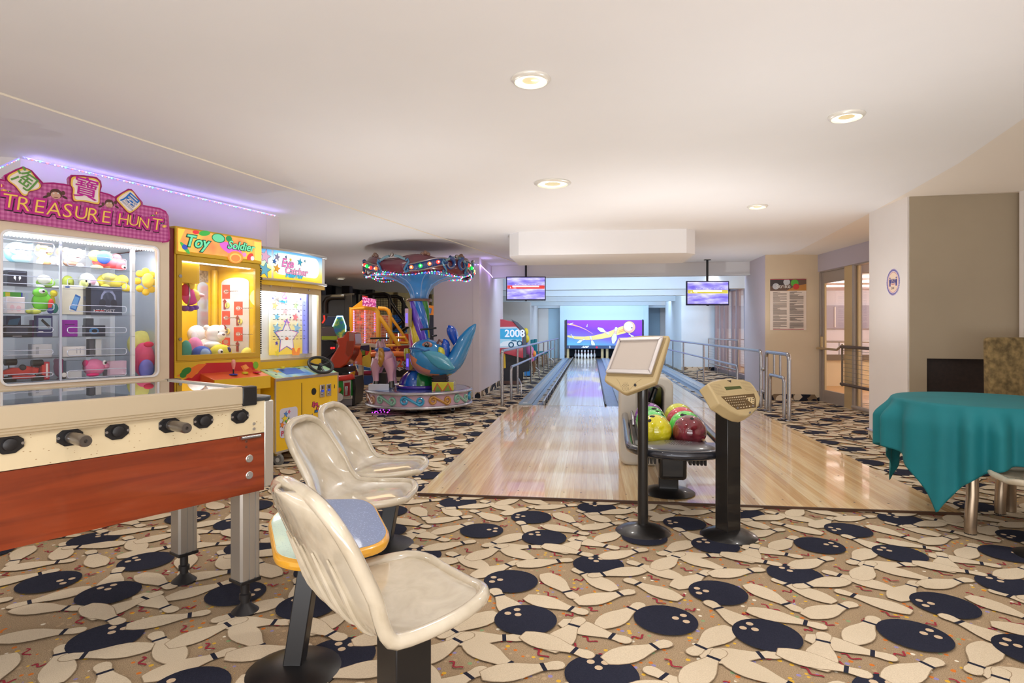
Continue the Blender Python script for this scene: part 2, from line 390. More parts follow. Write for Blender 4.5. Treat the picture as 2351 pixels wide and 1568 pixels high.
def skirt(name,a,b,h=.12,t=.012):
    a,b=Vector((a[0],a[1],0)),Vector((b[0],b[1],0)); d=(b-a).normalized(); n=Vector((d.y,-d.x,0))*t
    mb=MB(); mb.ext([a,b,b+n,a+n],(0,0,h)); structure(name,mb,m_skirt)
# ---- ceiling
seamA=Vector((-3.43-(3.1+4)*.2095-.3*0,-4,0)); 
sx=lambda y:-3.43+(y-3.1)*.2095
cv=[(2.35,-4),(2.55,2.0),(2.82,4.36),(3.04,5.46),(3.15,6.36),(3.26,7.35),(3.46,9.39),(3.6,11.0),(3.5,12.7)]
mb=MB()
pl=[(x,y,CEIL) for x,y in cv]+[(3.5,31,CEIL),(sx(12.7),31,CEIL),(sx(12.7),12.7,CEIL),(sx(-4),-4,CEIL)]
mb.add(pl,[list(range(len(pl)))[::-1]])
mb.add([(x,y,CEIL+.12) for x,y,z in pl],[list(range(len(pl)))])
structure('ceiling',mb,m_ceil,smooth=False)
mb=MB()   # outer strip beyond the curved edge, dropping slightly towards the walls
for i in range(len(cv)-1):
    a,b=cv[i],cv[i+1]
    mb.add([(a[0],a[1],CEIL),(b[0],b[1],CEIL),(4.9,b[1],CEIL-.05),(4.9,a[1],CEIL-.05)],[(0,1,2,3)])
mb.add([(3.5,12.7,CEIL),(3.5,31,CEIL),(4.9,31,CEIL),(4.9,12.7,CEIL-.05)],[(0,1,2,3)])
structure('ceiling_right',mb,mat('ceiling_paint_warm',(236,226,214),.8))
mb=MB()   # left bay, sloping gently down past the seam
mb.add([(sx(-4),-4,CEIL-.012),(sx(12.7),12.7,CEIL-.012),(sx(12.7)-.3,31,CEIL-.012),(-11,31,CEIL-.11),(-11,-4,CEIL-.11)],[(0,1,2,3,4)])
structure('ceiling_left',mb,m_ceil)
mb=MB(); mb.tube([(sx(-3),-3,CEIL-.004),(sx(12.6),12.6,CEIL-.004)],.009,6); structure('trim_1',mb,mat('cream_trim',(240,230,212),.6))
# dropped box, beam at the foul line and ribs over the lanes
mb=MB(); mb.prism([(-1.17,8.62),(-1.02,8.47),(1.30,8.5),(1.44,8.66),(1.44,9.8),(-1.17,9.8)],'z',2.36,CEIL+.02); structure('ceiling_bulkhead',mb,m_ceil)
mb=MB(); mb.box((-2.6,12.75,2.42),(3.25,12.98,CEIL+.02)); mb.box((-2.6,12.70,2.42),(3.25,12.76,2.44)); structure('ceiling_beam',mb,m_ceil)
for k,y in enumerate((15.0,17.8,21.2,24.6,27.6)):
    mb=MB(); mb.box((-3.2,y,2.30),(3.9,y+.25,CEIL+.02)); structure('ceiling_rib',mb,m_cool)
# ---- walls
def wall(name,a,b,z0,z1,m,t=.12,sk=None):
    """face from a to b (viewed face on the right-hand side of a->b is front), thickness behind"""
    a,b=Vector((a[0],a[1],z0)),Vector((b[0],b[1],z0)); d=(b-a).normalized(); n=Vector((-d.y,d.x,0))*t
    mb=MB(); mb.ext([a,b,b+n,a+n],(0,0,z1-z0)); o=structure(name,mb,m)
    if sk: skirt('baseboard_'+sk,a,b)
    return o
# right: pier with the round sticker, taupe wall with the recess
wall('wall_pier_left_face',(3.27,7.62),(3.27,6.75),0,CEIL,m_wall,.15,'pier')
g0=(3.285,6.735); g1=(4.16,6.58); dr=(Vector(g1)-Vector(g0)).normalized()
fg=Fr((g0[0],g0[1],0),0); fg.a=math.atan2(dr.y,dr.x); fg.u=Vector((dr.x,dr.y,0)); fg.n=Vector((-dr.y,dr.x,0))
rx0,rz0,_,_=sq(fg,2128,1000,2300,823,0); rx0,_,rz1=fg.s(2128,823,0); 
mb=MB(Matrix.Translation(fg.o)@Matrix.Rotation(fg.a,4,'Z'))
Lw=1.0
mb.box((0,0,0),(rx0,.45,CEIL)); mb.box((rx0,0,rz1),(Lw,.45,CEIL)); mb.box((rx0,0,0),(Lw,.45,.35))
structure('wall_right_front',mb,m_taupe)
mb=MB(Matrix.Translation(fg.o)@Matrix.Rotation(fg.a,4,'Z'))
mb.box((rx0,.1,.35),(Lw,.14,rz1)); structure('wall_recess_back',mb,mat('dark_brown_board',(40,26,22),.6,var=.3,scale=30))
wall('wall_right_near',(4.18,6.52),(4.7,2.5),0,CEIL,m_wall,.15)
wall('wall_right_near_side',(4.7,2.5),(4.9,-4),0,CEIL,m_wall,.15)
wall('wall_pier_rear',(4.3,7.7),(3.27,7.62),0,CEIL,m_wall,.12)
# wall with the rules poster, face towards the viewer
wall('wall_poster',(3.2,11.65),(4.13,11.6),0,CEIL,m_beige,.25,'poster')
mb=MB(); pts=[(3.2,11.66),(3.2,13.1),(3.26,13.4),(3.4,13.55),(3.7,13.6),(3.7,11.75)]
mb.prism(pts,'z',0,CEIL); structure('wall_column_right',mb,m_pink)
skirt('baseboard_column',(3.2,13.3),(3.2,11.66))
# header above the glazed front
wall('wall_door_header',(4.1,11.62),(4.36,7.6),2.36,CEIL,mat('lilac_grey_paint',(190,180,188),.75),.15)
# left pier by the carousel
wall('wall_pier_carousel',(-3.02,11.33),(-2.10,11.21),0,CEIL,m_pink,.12,'pier_front')
wall('wall_pier_carousel_side',(-2.10,11.21),(-2.13,14.5),0,CEIL,m_pink,.12,'pier_side')
wall('wall_pier_carousel_back',(-2.13,14.5),(-3.02,14.5),0,CEIL,m_pink,.12)
# wall with LED tape behind the prize machines
uL=Fr((0,0,0),22.7)
pA=W(47,352,4.75); pB=W(641,497,7.22)
pA.z=pB.z=0
wall('wall_left',(pA.x,pA.y),(pB.x,pB.y),0,CEIL,m_wall,.2)
wall('wall_left_end',(pB.x,pB.y),(pB.x+uL.n.x*3,pB.y+uL.n.y*3),0,CEIL,m_wall,.2)
wall('wall_left_return',(pA.x-1.4*uL.u.x*0+uL.n.x*0-2.2,pA.y-1.3),(pA.x,pA.y),0,CEIL,m_wall,.2)
# far arcade wall: dark glazing then yellowish panels
A0,A1,A2=(-7.8,12.5),(-7.45,19.5),(-6.2,26.5)
mb=MB(); mb.ext([(-7.8,12.5,0),(-7.45,19.5,0),(-7.6,19.5,0),(-7.95,12.5,0)],(0,0,CEIL)); structure('window_1',mb,mat('dark_glazing',(30,28,32),.08,spec=.8))
mb=MB(); mb.ext([(-7.45,19.5,0),(-3.2,26.5,0),(-3.3,26.6,0),(-7.6,19.6,0)],(0,0,CEIL)); structure('wall_arcade_far',mb,mat('ochre_panel',(196,172,112),.6,var=.1,scale=1))
for x,y in ((-7.35,15.6),(-7.28,17.3),(-7.2,19.0)):
    mb=MB(); mb.box((x-.12,y-.12,0),(x+.12,y+.12,CEIL)); structure('window_mullion',mb,mat('dark_metal',(70,62,64),.4,.5))
for t in (.15,.35,.55,.75):
    x,y=-7.45+4.25*t,19.5+7*t; mb=MB(); mb.box((x-.03,y-.15,0),(x+.06,y-.03,CEIL)); structure('wall_panel_joint',mb,mat('ochre_dark',(120,100,62),.6))
# walls beside the lanes
wall('wall_lane_left',(-6,24.0),(-2.43,24.0),0,CEIL,m_wall,.12)
wall('wall_lane_left_return',(-2.432,24.13),(-2.43,27.6),0,CEIL,m_wall,.12)
wall('wall_lane_end_left',(-2.43,27.75),(-1.3,27.75),0,CEIL,m_wall,.2,'end_left')
mb=MB(); mb.box((-1.95,27.73,0),(-1.3,27.76,CEIL)); structure('wall_lane_end_blue',mb,m_blue)
wall('wall_lane_right_block',(2.87,19.8),(3.92,19.8),0,CEIL,m_cool,.2,'block')
wall('wall_lane_right_block_side',(2.872,24),(2.872,20.01),0,CEIL,m_cool,.2)
wall('wall_lane_end_right',(2.2,28.8),(4.4,28.8),0,CEIL,m_blue,.2,'end_right')
wall('wall_lane_right_far',(3.9,28.8),(3.9,24),0,CEIL,m_cool,.2)
mb=MB(); mb.box((3.2,28.72,0),(3.5,28.8,CEIL)); structure('wall_lane_end_stripe',mb,m_wall)
wall('wall_back',(-8,30.5),(5,30.5),0,CEIL,m_cool,.2)
# ---- lobby beyond the glazing
m_lob=mat('lobby_floor_wood',(222,176,110),.4,var=.08,scale=3)
mb=MB(); mb.add([(4.36,6.5,.006),(12,6.5,.006),(12,24,.006),(4.36,24,.006)],[(0,1,2,3)]); structure('floor_lobby',mb,m_lob)
mb=MB(); mb.add([(4.9,6.5,2.75),(12,6.5,2.75),(12,24,2.75),(4.9,24,2.75)],[(3,2,1,0)]); structure('ceiling_lobby',mb,mat('lobby_ceiling',(236,222,226),.8))
mb=MB(); mb.box((4.5,14.75,0),(12,14.9,.60)); structure('wall_lobby_low',mb,mat('lobby_cream',(244,226,184),.7))
mb=MB(); mb.box((4.5,14.70,.60),(12,14.9,.73)); structure('trim_2',mb,mat('lobby_ledge',(120,104,88),.5))
wall('wall_lobby_right',(12,24),(12,6.5),0,2.75,mat('lobby_grey',(196,190,200),.7),.1)
wall('wall_lobby_end',(4.5,23.5),(12,23.5),0,2.75,mat('lobby_pale',(224,220,226),.7),.1)
mb=MB(); mb.box((4.5,23.4,1.35),(12,23.46,2.2)); structure('trim_3',mb,mat('lobby_panel',(168,162,176),.5))
for k in range(9): structure('trim_4',MB().box((8.0+k*.42,23.36,1.4),(8.04+k*.42,23.4,2.15)),mat('lobby_line',(240,236,230),.5))
mb=MB(); mb.box((4.9,13.6,2.52),(12,13.9,2.74)); structure('ceiling_lobby_beam',mb,mat('lobby_beam',(140,130,134),.6))
for k in range(4): structure('ceiling_lobby_light',MB().box((6.5,15.2+k*1.8,2.70),(10.5,15.45+k*1.8,2.74)),mat('lobby_tube',(255,250,240),.5,emit=2.5))
gr=empty('lobby_balustrade',(4.5,14.8,0),0,'glass balustrade with steel top rail on the low cream lobby wall','railing')
MB().box((0.1,0,.73),(7.4,.008,1.0)).build('glass_panel',m_glass,gr); MB().cyl((0,0,1.03),(7.5,0,1.03),.022).build('top_rail',m_steel,gr)
for k in range(8): MB().cyl((.2+k*1.0,0,.73),(.2+k*1.0,0,1.03),.012,seg=8).build('post',m_steel,gr)
# ================================================================ BOWLING LANES
LX0,LX1=-.765,.225; RX0,RX1=1.01,2.0; YF=10.2; YE=27.0
def plank_mat():
    m,nt,b,N,L=nodemat('maple_plank',.2,.7)
    tc=N('ShaderNodeTexCoord'); oi=N('ShaderNodeObjectInfo'); mp=N('ShaderNodeMapping'); mp.inputs['Scale'].default_value=(40,1.2,1)
    ad=N('ShaderNodeVectorMath',operation='ADD'); L(tc.outputs['Object'],ad.inputs[0])
    cb=N('ShaderNodeCombineXYZ'); ml=N('ShaderNodeMath',operation='MULTIPLY'); ml.inputs[1].default_value=50; L(oi.outputs['Random'],ml.inputs[0]); L(ml.outputs[0],cb.inputs[2]); L(cb.outputs[0],ad.inputs[1]); L(ad.outputs[0],mp.inputs['Vector'])
    nz=N('ShaderNodeTexNoise'); nz.inputs['Scale'].default_value=1.6; nz.inputs['Detail'].default_value=5; L(mp.outputs[0],nz.inputs['Vector'])
    r1=ramp(N,[(0,(222,184,126)),(.45,(238,206,150)),(.8,(248,224,176)),(1,(254,238,200))]); L(oi.outputs['Random'],r1.inputs[0])
    r2=ramp(N,[(.3,(225,205,190)),(.7,(255,255,255))]); L(nz.outputs['Fac'],r2.inputs[0])
    mx=N('ShaderNodeMix',data_type='RGBA',blend_type='MULTIPLY'); mx.inputs['Factor'].default_value=.8; L(r1.outputs[0],mx.inputs['A']); L(r2.outputs[0],mx.inputs['B']); L(mx.outputs['Result'],b.inputs['Base Color'])
    return m
m_plank=plank_mat()
ap=empty('approach_deck',(.62,7.4,0),0,'glossy maple plank approach deck in front of both lanes','bowling approach')
NP=78; pw=(2.58+1.34)/NP
mp_=MB().box((-pw/2+.0002,-2.8,0),(pw/2-.0002,2.8,.022)).build('plank',m_plank,ap,smooth=False)
for i in range(NP):
    o=mp_ if i==0 else mp_.copy()
    if i: COL.objects.link(o); o.parent=ap
    o.location=(-1.34+pw*(i+.5)-.62,-.02,0)
mb=MB(); mb.box((-1.345-.62,-2.835,.0),(2.585-.62,-2.82,.023)); mb.build('edge_strip',mat('dark_edge',(70,44,26),.4),ap)
mb=MB()
for yy in (4.75,5.6,6.4,7.4,8.4,9.4):
    for i in range(16):
        x=-1.25+i*.245+.06*math.sin(yy*7+i*3); mb.box((x-.62-.006,yy-7.4-.006,.021),(x-.62+.006,yy-7.4+.006,.0228))
mb.build('dowel',mat('dowel_dark',(70,50,36),.5),ap,kind='stuff')
def lane_mat():
    m,nt,b,N,L=nodemat('lane_boards',.2,.5)
    tc=N('ShaderNodeTexCoord'); sp=N('ShaderNodeSeparateXYZ'); L(tc.outputs['Object'],sp.inputs[0])
    ml=N('ShaderNodeMath',operation='MULTIPLY'); ml.inputs[1].default_value=39.4; L(sp.outputs[0],ml.inputs[0]); fl_=N('ShaderNodeMath',operation='FLOOR'); L(ml.outputs[0],fl_.inputs[0])
    wn=N('ShaderNodeTexWhiteNoise',noise_dimensions='1D'); L(fl_.outputs[0],wn.inputs['W'])
    r=ramp(N,[(0,(222,202,168)),(1,(248,234,206))]); L(wn.outputs['Value'],r.inputs[0]); L(r.outputs[0],b.inputs['Base Color'])
    return m
m_lane=lane_mat(); m_gut=mat('gutter_grey',(112,132,158),.3,.3,var=.25,scale=12)
m_cap=mat('cap_alu',(200,206,214),.3,.6)
for (a,b_,lab) in ((LX0,LX1,'glossy maple bowling lane with pins standing, left of the ball return'),(RX0,RX1,'glossy maple bowling lane right of the ball return, half hidden')):
    e=empty('bowling_lane',((a+b_)/2,YF,0),0,lab,'bowling lane'); w=(b_-a)/2
    MB().box((-w,0.02,0),(w,YE-YF+.9,.02)).build('lane_bed',m_lane,e,smooth=False)
def gutter(x0,x1,y0=YF+.02,y1=YE,lab=''):
    e=empty('gutter',((x0+x1)/2,y0,0),0,lab,'gutter'); w=(x1-x0)/2
    def f(u,v):
        x=-w+2*w*u; return (x,v*(y1-y0),.022-.016*math.sin(PI*u)**.6)
    mb=MB().grid(f,11,3); mb.build('channel',m_gut,e)
    return e
gutter(LX0-.235,LX0-.052,lab='grey gutter left of the first lane beside the black bumper rail')
gutter(LX1+.035,.46,lab='grey gutter on the right of the first lane beside the ball return track')
gutter(.78,RX0,lab='grey gutter on the left of the second lane')
gutter(RX1,RX1+.235,lab='grey gutter on the far right of the second lane below the steel railing')
def capping(x0,x1,lab,z=.05):
    e=empty('lane_capping',((x0+x1)/2,YF,0),0,lab,'capping'); w=(x1-x0)/2
    MB().box((-w,0,.0),(w,YE-YF,z)).build('cap_body',mat('cap_grey',(150,168,188),.4,.2),e,bevel=.006)
    MB().box((-w*.35,.01,z),(w*.35,YE-YF,z+.008)).build('cap_strip',m_cap,e)
capping(-1.23,LX0-.235,'long grey metal capping left of the lanes by the carpet')
capping(RX1+.235,2.58,'long grey metal capping right of the lanes by the carpet')
capping(.46,.78,'pale capping between the two lanes leading to the pins')
# bumper rail with black brackets
e=empty('bumper_rail',(LX0-.03,YF,0),0,'low bumper rail with many black brackets along left lane edge','bumper rail')
MB().cyl((0,.05,.10),(0,YE-YF,.10),.012).build('rail',m_cap,e)
MB().box((-.006,.05,.022),(.004,YE-YF,.085)).build('backing',m_cap,e)
br=MB().box((-.012,-.09,.0),(.020,.09,.088)).build('bracket',mat('black_bracket',(18,18,20),.4),e)
for i in range(38):
    o=br if i==0 else br.copy()
    if i: COL.objects.link(o); o.parent=e
    o.location=(0,.15+i*.43,0)
e2=empty('bumper_end',(LX1+.018,YF,0),0,'thin black edge rail along the right side of first lane','bumper rail')
MB().box((-.012,.05,0),(.012,YE-YF,.05)).build('rail',m_black,e2)
# pins: regulation shape
PF=[(.0,0),(.0258,.0),(.029,.02),(.0495,.075),(.0605,.114),(.0578,.149),(.046,.184),(.031,.22),(.0235,.254),(.0225,.27),(.0255,.305),(.0320,.343),(.0275,.365),(.016,.378),(.0,.381)]
m_pin=mat('pin_white',(240,240,244),.18,coat=.5); m_pinr=mat('pin_red',(206,44,60),.3)
def pin(name='bowling_pin'):
    e=empty(name,(0,0,0)); MB().lathe(PF,seg=20,cap=False).build('pin_body',m_pin,e,ang=60)
    mb=MB()
    for z in (.245,.275): mb.lathe([(.0242,z),(.0262,z+.004),(.0255,z+.011),(.0242,z+.013)],seg=20,cap=False)
    mb.build('neck_stripe',m_pinr,e); return e
proto=None
def place_pins(cx,lanew,vis,gr,lab):
    global proto
    sp=.30*.95; h=sp*.866; k=0; y0=YE-.15
    for r in range(4):
        for i in range(r+1):
            e=pin() if proto is None else copytree(proto)
            if proto is None: proto=e
            e.location=(cx+(i-r/2)*sp,y0+r*h*.9,.0205)
            tag(e,lab%(['front','second','third','back'][r], ['leftmost','second from left','third from left','rightmost'][i] if r>1 else (['left','right'][i] if r==1 else 'single')),'pin',gr)
place_pins((LX0+LX1)/2,.99,0,'pins set on the left lane','white bowling pin with red neck stripes, left lane, %s row, %s')
place_pins((RX0+RX1)/2,.99,0,'pins set on the right lane','white bowling pin with red neck stripes, right lane, %s row, %s')
# masking unit
def mask_mat():
    m,nt,b,N,L=nodemat('masking_print',.4)
    tc=N('ShaderNodeTexCoord'); sp=N('ShaderNodeSeparateXYZ'); L(tc.outputs['Object'],sp.inputs[0])
    a=N('ShaderNodeMath',operation='MULTIPLY_ADD'); a.inputs[1].default_value=-.16; L(sp.outputs[0],a.inputs[0])
    c=N('ShaderNodeMath',operation='MULTIPLY'); c.inputs[1].default_value=.95; L(sp.outputs[2],c.inputs[0])
    s2=N('ShaderNodeMath',operation='MULTIPLY'); s2.inputs[1].default_value=.35; L(sp.outputs[0],s2.inputs[0])
    L(c.outputs[0],a.inputs[2]); a.inputs[1].default_value=.14
    r=ramp(N,[(0,(120,205,232)),(.25,(110,170,225)),(.5,(132,110,225)),(.8,(120,60,215)),(1,(150,60,225))]); L(a.outputs[0],r.inputs[0]); L(r.outputs[0],b.inputs['Base Color'])
    L(r.outputs[0],b.inputs['Emission Color']); b.inputs['Emission Strength'].default_value=.2
    return m
fm=Fr((0,27.2,0),math.degrees(TH)); fm.a=0; fm.u=Vector((1,0,0)); fm.n=Vector((0,1,0))
x0,_,z1=fm.s(1302,735); x1,_,z0=fm.s(1474,793.5)
fm2=Fr((x0,27.2,z0),0); fm2.a=0; fm2.u=Vector((1,0,0)); fm2.n=Vector((0,1,0))
e=empty('masking_unit',(x0,27.2,z0),0,'purple and blue picture panel of flying pins and a ball above the lanes','masking unit')
Wm,Hm=x1-x0,z1-z0
MB().box((0,0,0),(Wm,.05,Hm)).build('picture_panel',mask_mat(),e,smooth=False)
mm=lambda X,Y:(lambda p:(p[0],p[2]))(fm2.s(1280+X/9.8,700+Y/9.8))
sh=[]
def band(pts,w0,w1,c):
    P=[Vector(mm(*p)) for p in pts]; n=len(P); up=[];dn=[]
    for i in range(n):
        d=(P[min(i+1,n-1)]-P[max(i-1,0)]).normalized(); q=Vector((-d.y,d.x))*(w0+(w1-w0)*i/(n-1)); up.append(P[i]+q); dn.append(P[i]-q)
    for i in range(n-1): sh.append((c,[dn[i],dn[i+1],up[i+1],up[i]]))
band([(222,430),(350,448),(500,495),(650,560),(800,655)],.035,.006,(246,176,150))
band([(222,700),(400,738),(600,752),(800,742),(1000,705),(1200,655),(1350,600),(1520,545)],.04,.17,(252,226,140))
band([(1370,620),(1520,570)],.02,.03,(246,176,90)); band([(1380,590),(1490,540)],.015,.02,(246,176,90))
def ppin(b,h,s=1,clip=True):
    B=Vector(mm(*b)); Hd=Vector(mm(*h)); d=Hd-B; Ln=d.length; d.normalize(); nn=Vector((-d.y,d.x)); sc=Ln/.381*s
    pf=[(max(r,.004),z) for r,z in PF[1:]]
    for gx,c in ((1.12,(40,50,90)),(1,(240,246,252))):
        P=[B+d*Ln*z/.381+nn*r*sc*gx for r,z in pf]+[B+d*Ln*z/.381-nn*r*sc*gx for r,z in reversed(pf)]
        if clip: P=[Vector((min(max(p.x,0),Wm),max(p.y,.005))) for p in P]
        sh.append((c,P))
    for t in (.62,.70):
        a=B+d*Ln*t; q=B+d*Ln*(t+.035); w=.024*sc; sh.append(((236,120,130),[a+nn*w,a-nn*w,q-nn*w,q+nn*w]))
ppin((265,445),(355,405)); ppin((660,500),(672,430)); ppin((365,745),(300,660)); ppin((445,850),(612,770)); ppin((905,520),(1165,655),1.0)
ppin((830,960),(735,705),.95); ppin((1250,870),(1325,500)); ppin((1740,760),(1600,640))
cb=mm(1615,500); r_=abs(mm(1750,500)[0]-cb[0])
sh.append(((70,90,130),ell(cb[0],cb[1],r_*1.05,r_*1.05,28))); sh.append(((244,190,160),ell(cb[0],cb[1],r_,r_,28))); sh.append(((252,226,208),ell(cb[0]-.03,cb[1]+.03,r_*.75,r_*.75,24))); sh.append(((60,60,80),ell(*mm(1672,515),.03,.03,10)))
prints('picture_print',e,sh,0,.002,emit=.15)
MB().box((0-.02,-.03,-.14),(Wm+.02,.05,0)).build('number_strip',mat('slate_blue',(58,82,122),.4,emit=.15),e,bevel=.004)
m_wl=mat('white_lettering',(245,248,255),.5,emit=.5)
for s_,X,sz in (('1',262,.13),('2',1178,.13),('AMF',617,.12)):
    p=mm(X,943); text(s_,sz,m_wl,e,'lettering',(p[0],-.032,-.072),ext=.002,bold=.004,shear=.3 if s_=='AMF' else 0,sx=1.3 if s_=='AMF' else 1)
p=mm(882,958); MB().cyl((p[0],-.04,-.08),(p[0],-.03,-.08),.05,seg=20).build('red_badge',mat('red_badge',(220,40,80),.4,emit=.3),e)
for xx in (-.05,Wm): MB().box((xx,-.02,-.15),(xx+.05,.06,Hm+.02)).build('side_frame',mat('dark_frame',(40,50,70),.4),e)
# surround and pin deck
mb=MB(); mb.box((x0-.32,27.15,0),(x0-.12,27.4,CEIL)); mb.box((x1+.08,27.15,0),(x1+.28,27.4,CEIL)); mb.box((x0-.12,27.2,z1),(x1+.08,27.4,CEIL)); structure('wall_lane_surround',mb,mat('surround_blue',(188,208,226),.7))
mb=MB(); mb.box((x0-.1,28.6,0),(x1+.1,28.7,z0)); structure('wall_pit_back',mb,mat('pit_black',(14,15,18),.7))
for x in (x0-.02,LX1+.22,.66,x1-.12): MB().box((x-x0,.06,.02-z0),(x-x0+.11,.13,-.14)).build('kickback_post',mat('pit_wood',(214,190,140),.5),e)
MB().box((0,.6,.1-z0),(Wm,.62,-.1)).build('pit_curtain',mat('pit_curtain',(26,34,44),.8),e)
# TVs
def tvmat(name,band):
    m,nt,b,N,L=nodemat(name,.2)
    tc=N('ShaderNodeTexCoord'); mp=N('ShaderNodeMapping'); mp.inputs['Scale'].default_value=(2,1,9); mp.inputs['Rotation'].default_value=(0,.35,0); L(tc.outputs['Object'],mp.inputs['Vector'])
    nz=N('ShaderNodeTexNoise'); nz.inputs['Scale'].default_value=1.4; nz.inputs['Detail'].default_value=5; L(mp.outputs[0],nz.inputs['Vector'])
    r=ramp(N,[(.35,(120,104,230)),(.5,(170,160,240)),(.68,(240,238,252))]); L(nz.outputs['Fac'],r.inputs[0])
    b.inputs['Base Color'].default_value=(0,0,0,1); L(r.outputs[0],b.inputs['Emission Color']); b.inputs['Emission Strength'].default_value=1.45
    return m
m_tv=tvmat('tv_sky',0)
for cxp,top,bot,l,r,d,bc,lab in ((1207,635,690,1162,1253,12.7,(232,70,66),'score television with a red score bar, left of the two hanging from the ceiling'),(1620,645,701,1576,1674,11.85,(206,196,80),'score television with a yellow score bar, right of the two hanging from the ceiling')):
    c=W((l+r)/2,bot,d); f=Fr((c.x,c.y,c.z),90); e=f.e('television',lab,'television','score televisions')
    x0_,z0_,x1_,z1_=sq(f,l,top,r,bot,0)
    MB().box((x0_,0,z0_),(x1_,.05,z1_)).build('casing',mat('tv_blue_black',(24,20,70),.3),e,bevel=.005)
    MB().box((x0_+.02,-.004,z0_+.03),(x1_-.02,0,z1_-.02)).build('screen',m_tv,e,smooth=False)
    zc=z0_+(z1_-z0_)*.56; w=x1_-x0_-.05
    shp=[(bc,[(x0_+.025,zc-.035),(x1_-.025,zc-.035),(x1_-.025,zc+.035),(x0_+.025,zc+.035)]),((250,250,252),[(x0_+.13,zc+.0),(x1_-.14,zc+.0),(x1_-.14,zc+.03),(x0_+.13,zc+.03)]),((250,250,252),[(x0_+.08,zc-.02),(x0_+.1,zc-.02),(x0_+.09,zc+.02)])]
    shp+=[((250,250,252),ell(x0_+.2+i*.07,zc+.055,.008,.006,6)) for i in range(9)]
    prints('score_bar',e,shp,-.004,.001,emit=.9)
    text('19:26' ,.03,mat('tv_white',(255,255,255),.5,emit=.9),e,'score_lettering',(x0_+.18,-.0075,zc-.018),ext=.0005)
    ztop=CEIL-c.z; MB().cyl((0,.03,z1_-.05),(0,.03,ztop),.022).build('pole',m_black,e)
    MB().box((-.06,.0,ztop-.012),(.06,.06,ztop)).build('ceiling_plate',m_black,e)
    MB().box((-.02,-.004,z0_-.012),(.02,.03,z0_)).build('sensor',m_black,e)
# ================================================================ helpers in camera-aligned ground coordinates
def AD(a,d,z=0): return Vector((-S_*d+C_*a, C_*d+S_*a, z))
def heading(al): return PI/2-math.radians(al)+TH
# ================================================================ FOOTBALL TABLE
def speckle(name,base,sp,sc=55,th=.16,rough=.35,coat=.3):
    m,nt,b,N,L=nodemat(name,rough,coat)
    tc=N('ShaderNodeTexCoord'); mp=N('ShaderNodeMapping'); mp.inputs['Scale'].default_value=(1,1,2.2); L(tc.outputs['Object'],mp.inputs[0])
    v=N('ShaderNodeTexVoronoi'); v.inputs['Scale'].default_value=sc; L(mp.outputs[0],v.inputs['Vector'])
    lt=N('ShaderNodeMath',operation='LESS_THAN'); lt.inputs[1].default_value=th; L(v.outputs['Distance'],lt.inputs[0])
    s=N('ShaderNodeSeparateColor'); L(v.outputs['Color'],s.inputs[0]); g=N('ShaderNodeMath',operation='GREATER_THAN'); g.inputs[1].default_value=.7; L(s.outputs[0],g.inputs[0])
    mu=N('ShaderNodeMath',operation='MULTIPLY'); L(lt.outputs[0],mu.inputs[0]); L(g.outputs[0],mu.inputs[1])
    mx=N('ShaderNodeMix',data_type='RGBA'); mx.inputs['A'].default_value=rgb(base); mx.inputs['B'].default_value=rgb(sp); L(mu.outputs[0],mx.inputs['Factor']); L(mx.outputs['Result'],b.inputs['Base Color'])
    return m
m_speck=speckle('cream_speckled_laminate',(218,200,164),(160,128,88))
def woodmat(name,c0,c1,rough=.35,sc=(1.2,8,14),coat=.3):
    m,nt,b,N,L=nodemat(name,rough,coat)
    tc=N('ShaderNodeTexCoord'); mp=N('ShaderNodeMapping'); mp.inputs['Scale'].default_value=sc; L(tc.outputs['Object'],mp.inputs[0])
    nz=N('ShaderNodeTexNoise'); nz.inputs['Scale'].default_value=1.5; nz.inputs['Detail'].default_value=7; nz.inputs['Distortion'].default_value=.8; L(mp.outputs[0],nz.inputs['Vector'])
    r=ramp(N,[(.25,c0),(.75,c1)]); L(nz.outputs['Fac'],r.inputs[0]); L(r.outputs[0],b.inputs['Base Color'])
    return m
m_cherry=woodmat('cherry_laminate',(104,34,10),(152,62,24))
m_alu=mat('aluminium',(196,194,190),.3,.85); m_alul=mat('cream_aluminium',(200,184,156),.35,.3)
m_dark=mat('dark_rubber',(30,28,30),.45)
ff=Fr((0,0,0),35.8); o_=AD(-.4112*2.77,2.77); ff=Fr((o_.x,o_.y,0),35.8)
ft=ff.e('football_table','cream and cherry wood football table with glass top, at lower left','football table')
LT=1.5; DT=.72; zt=1.045; zw=.83; zb=.565; za=.995
MB().box((-LT,0,zw),(0,.03,za-.02)).build('apron_panel',m_speck,ft)
MB().box((-LT,DT-.03,zw),(0,DT,za-.02)).build('apron_panel',m_speck,ft)
MB().box((0-.03,0.03,zb),(0,DT-.03,za-.02)).build('end_panel',m_speck,ft)
MB().box((-LT,0,zw),(-LT+.03,DT,za-.02)).build('end_panel',m_speck,ft)
MB().box((-LT,0,zb),(-.004,.02,zw-.003)).build('wood_panel',m_cherry,ft)
MB().box((-LT,DT-.02,zb),(-.004,DT,zw-.003)).build('wood_panel',m_cherry,ft)
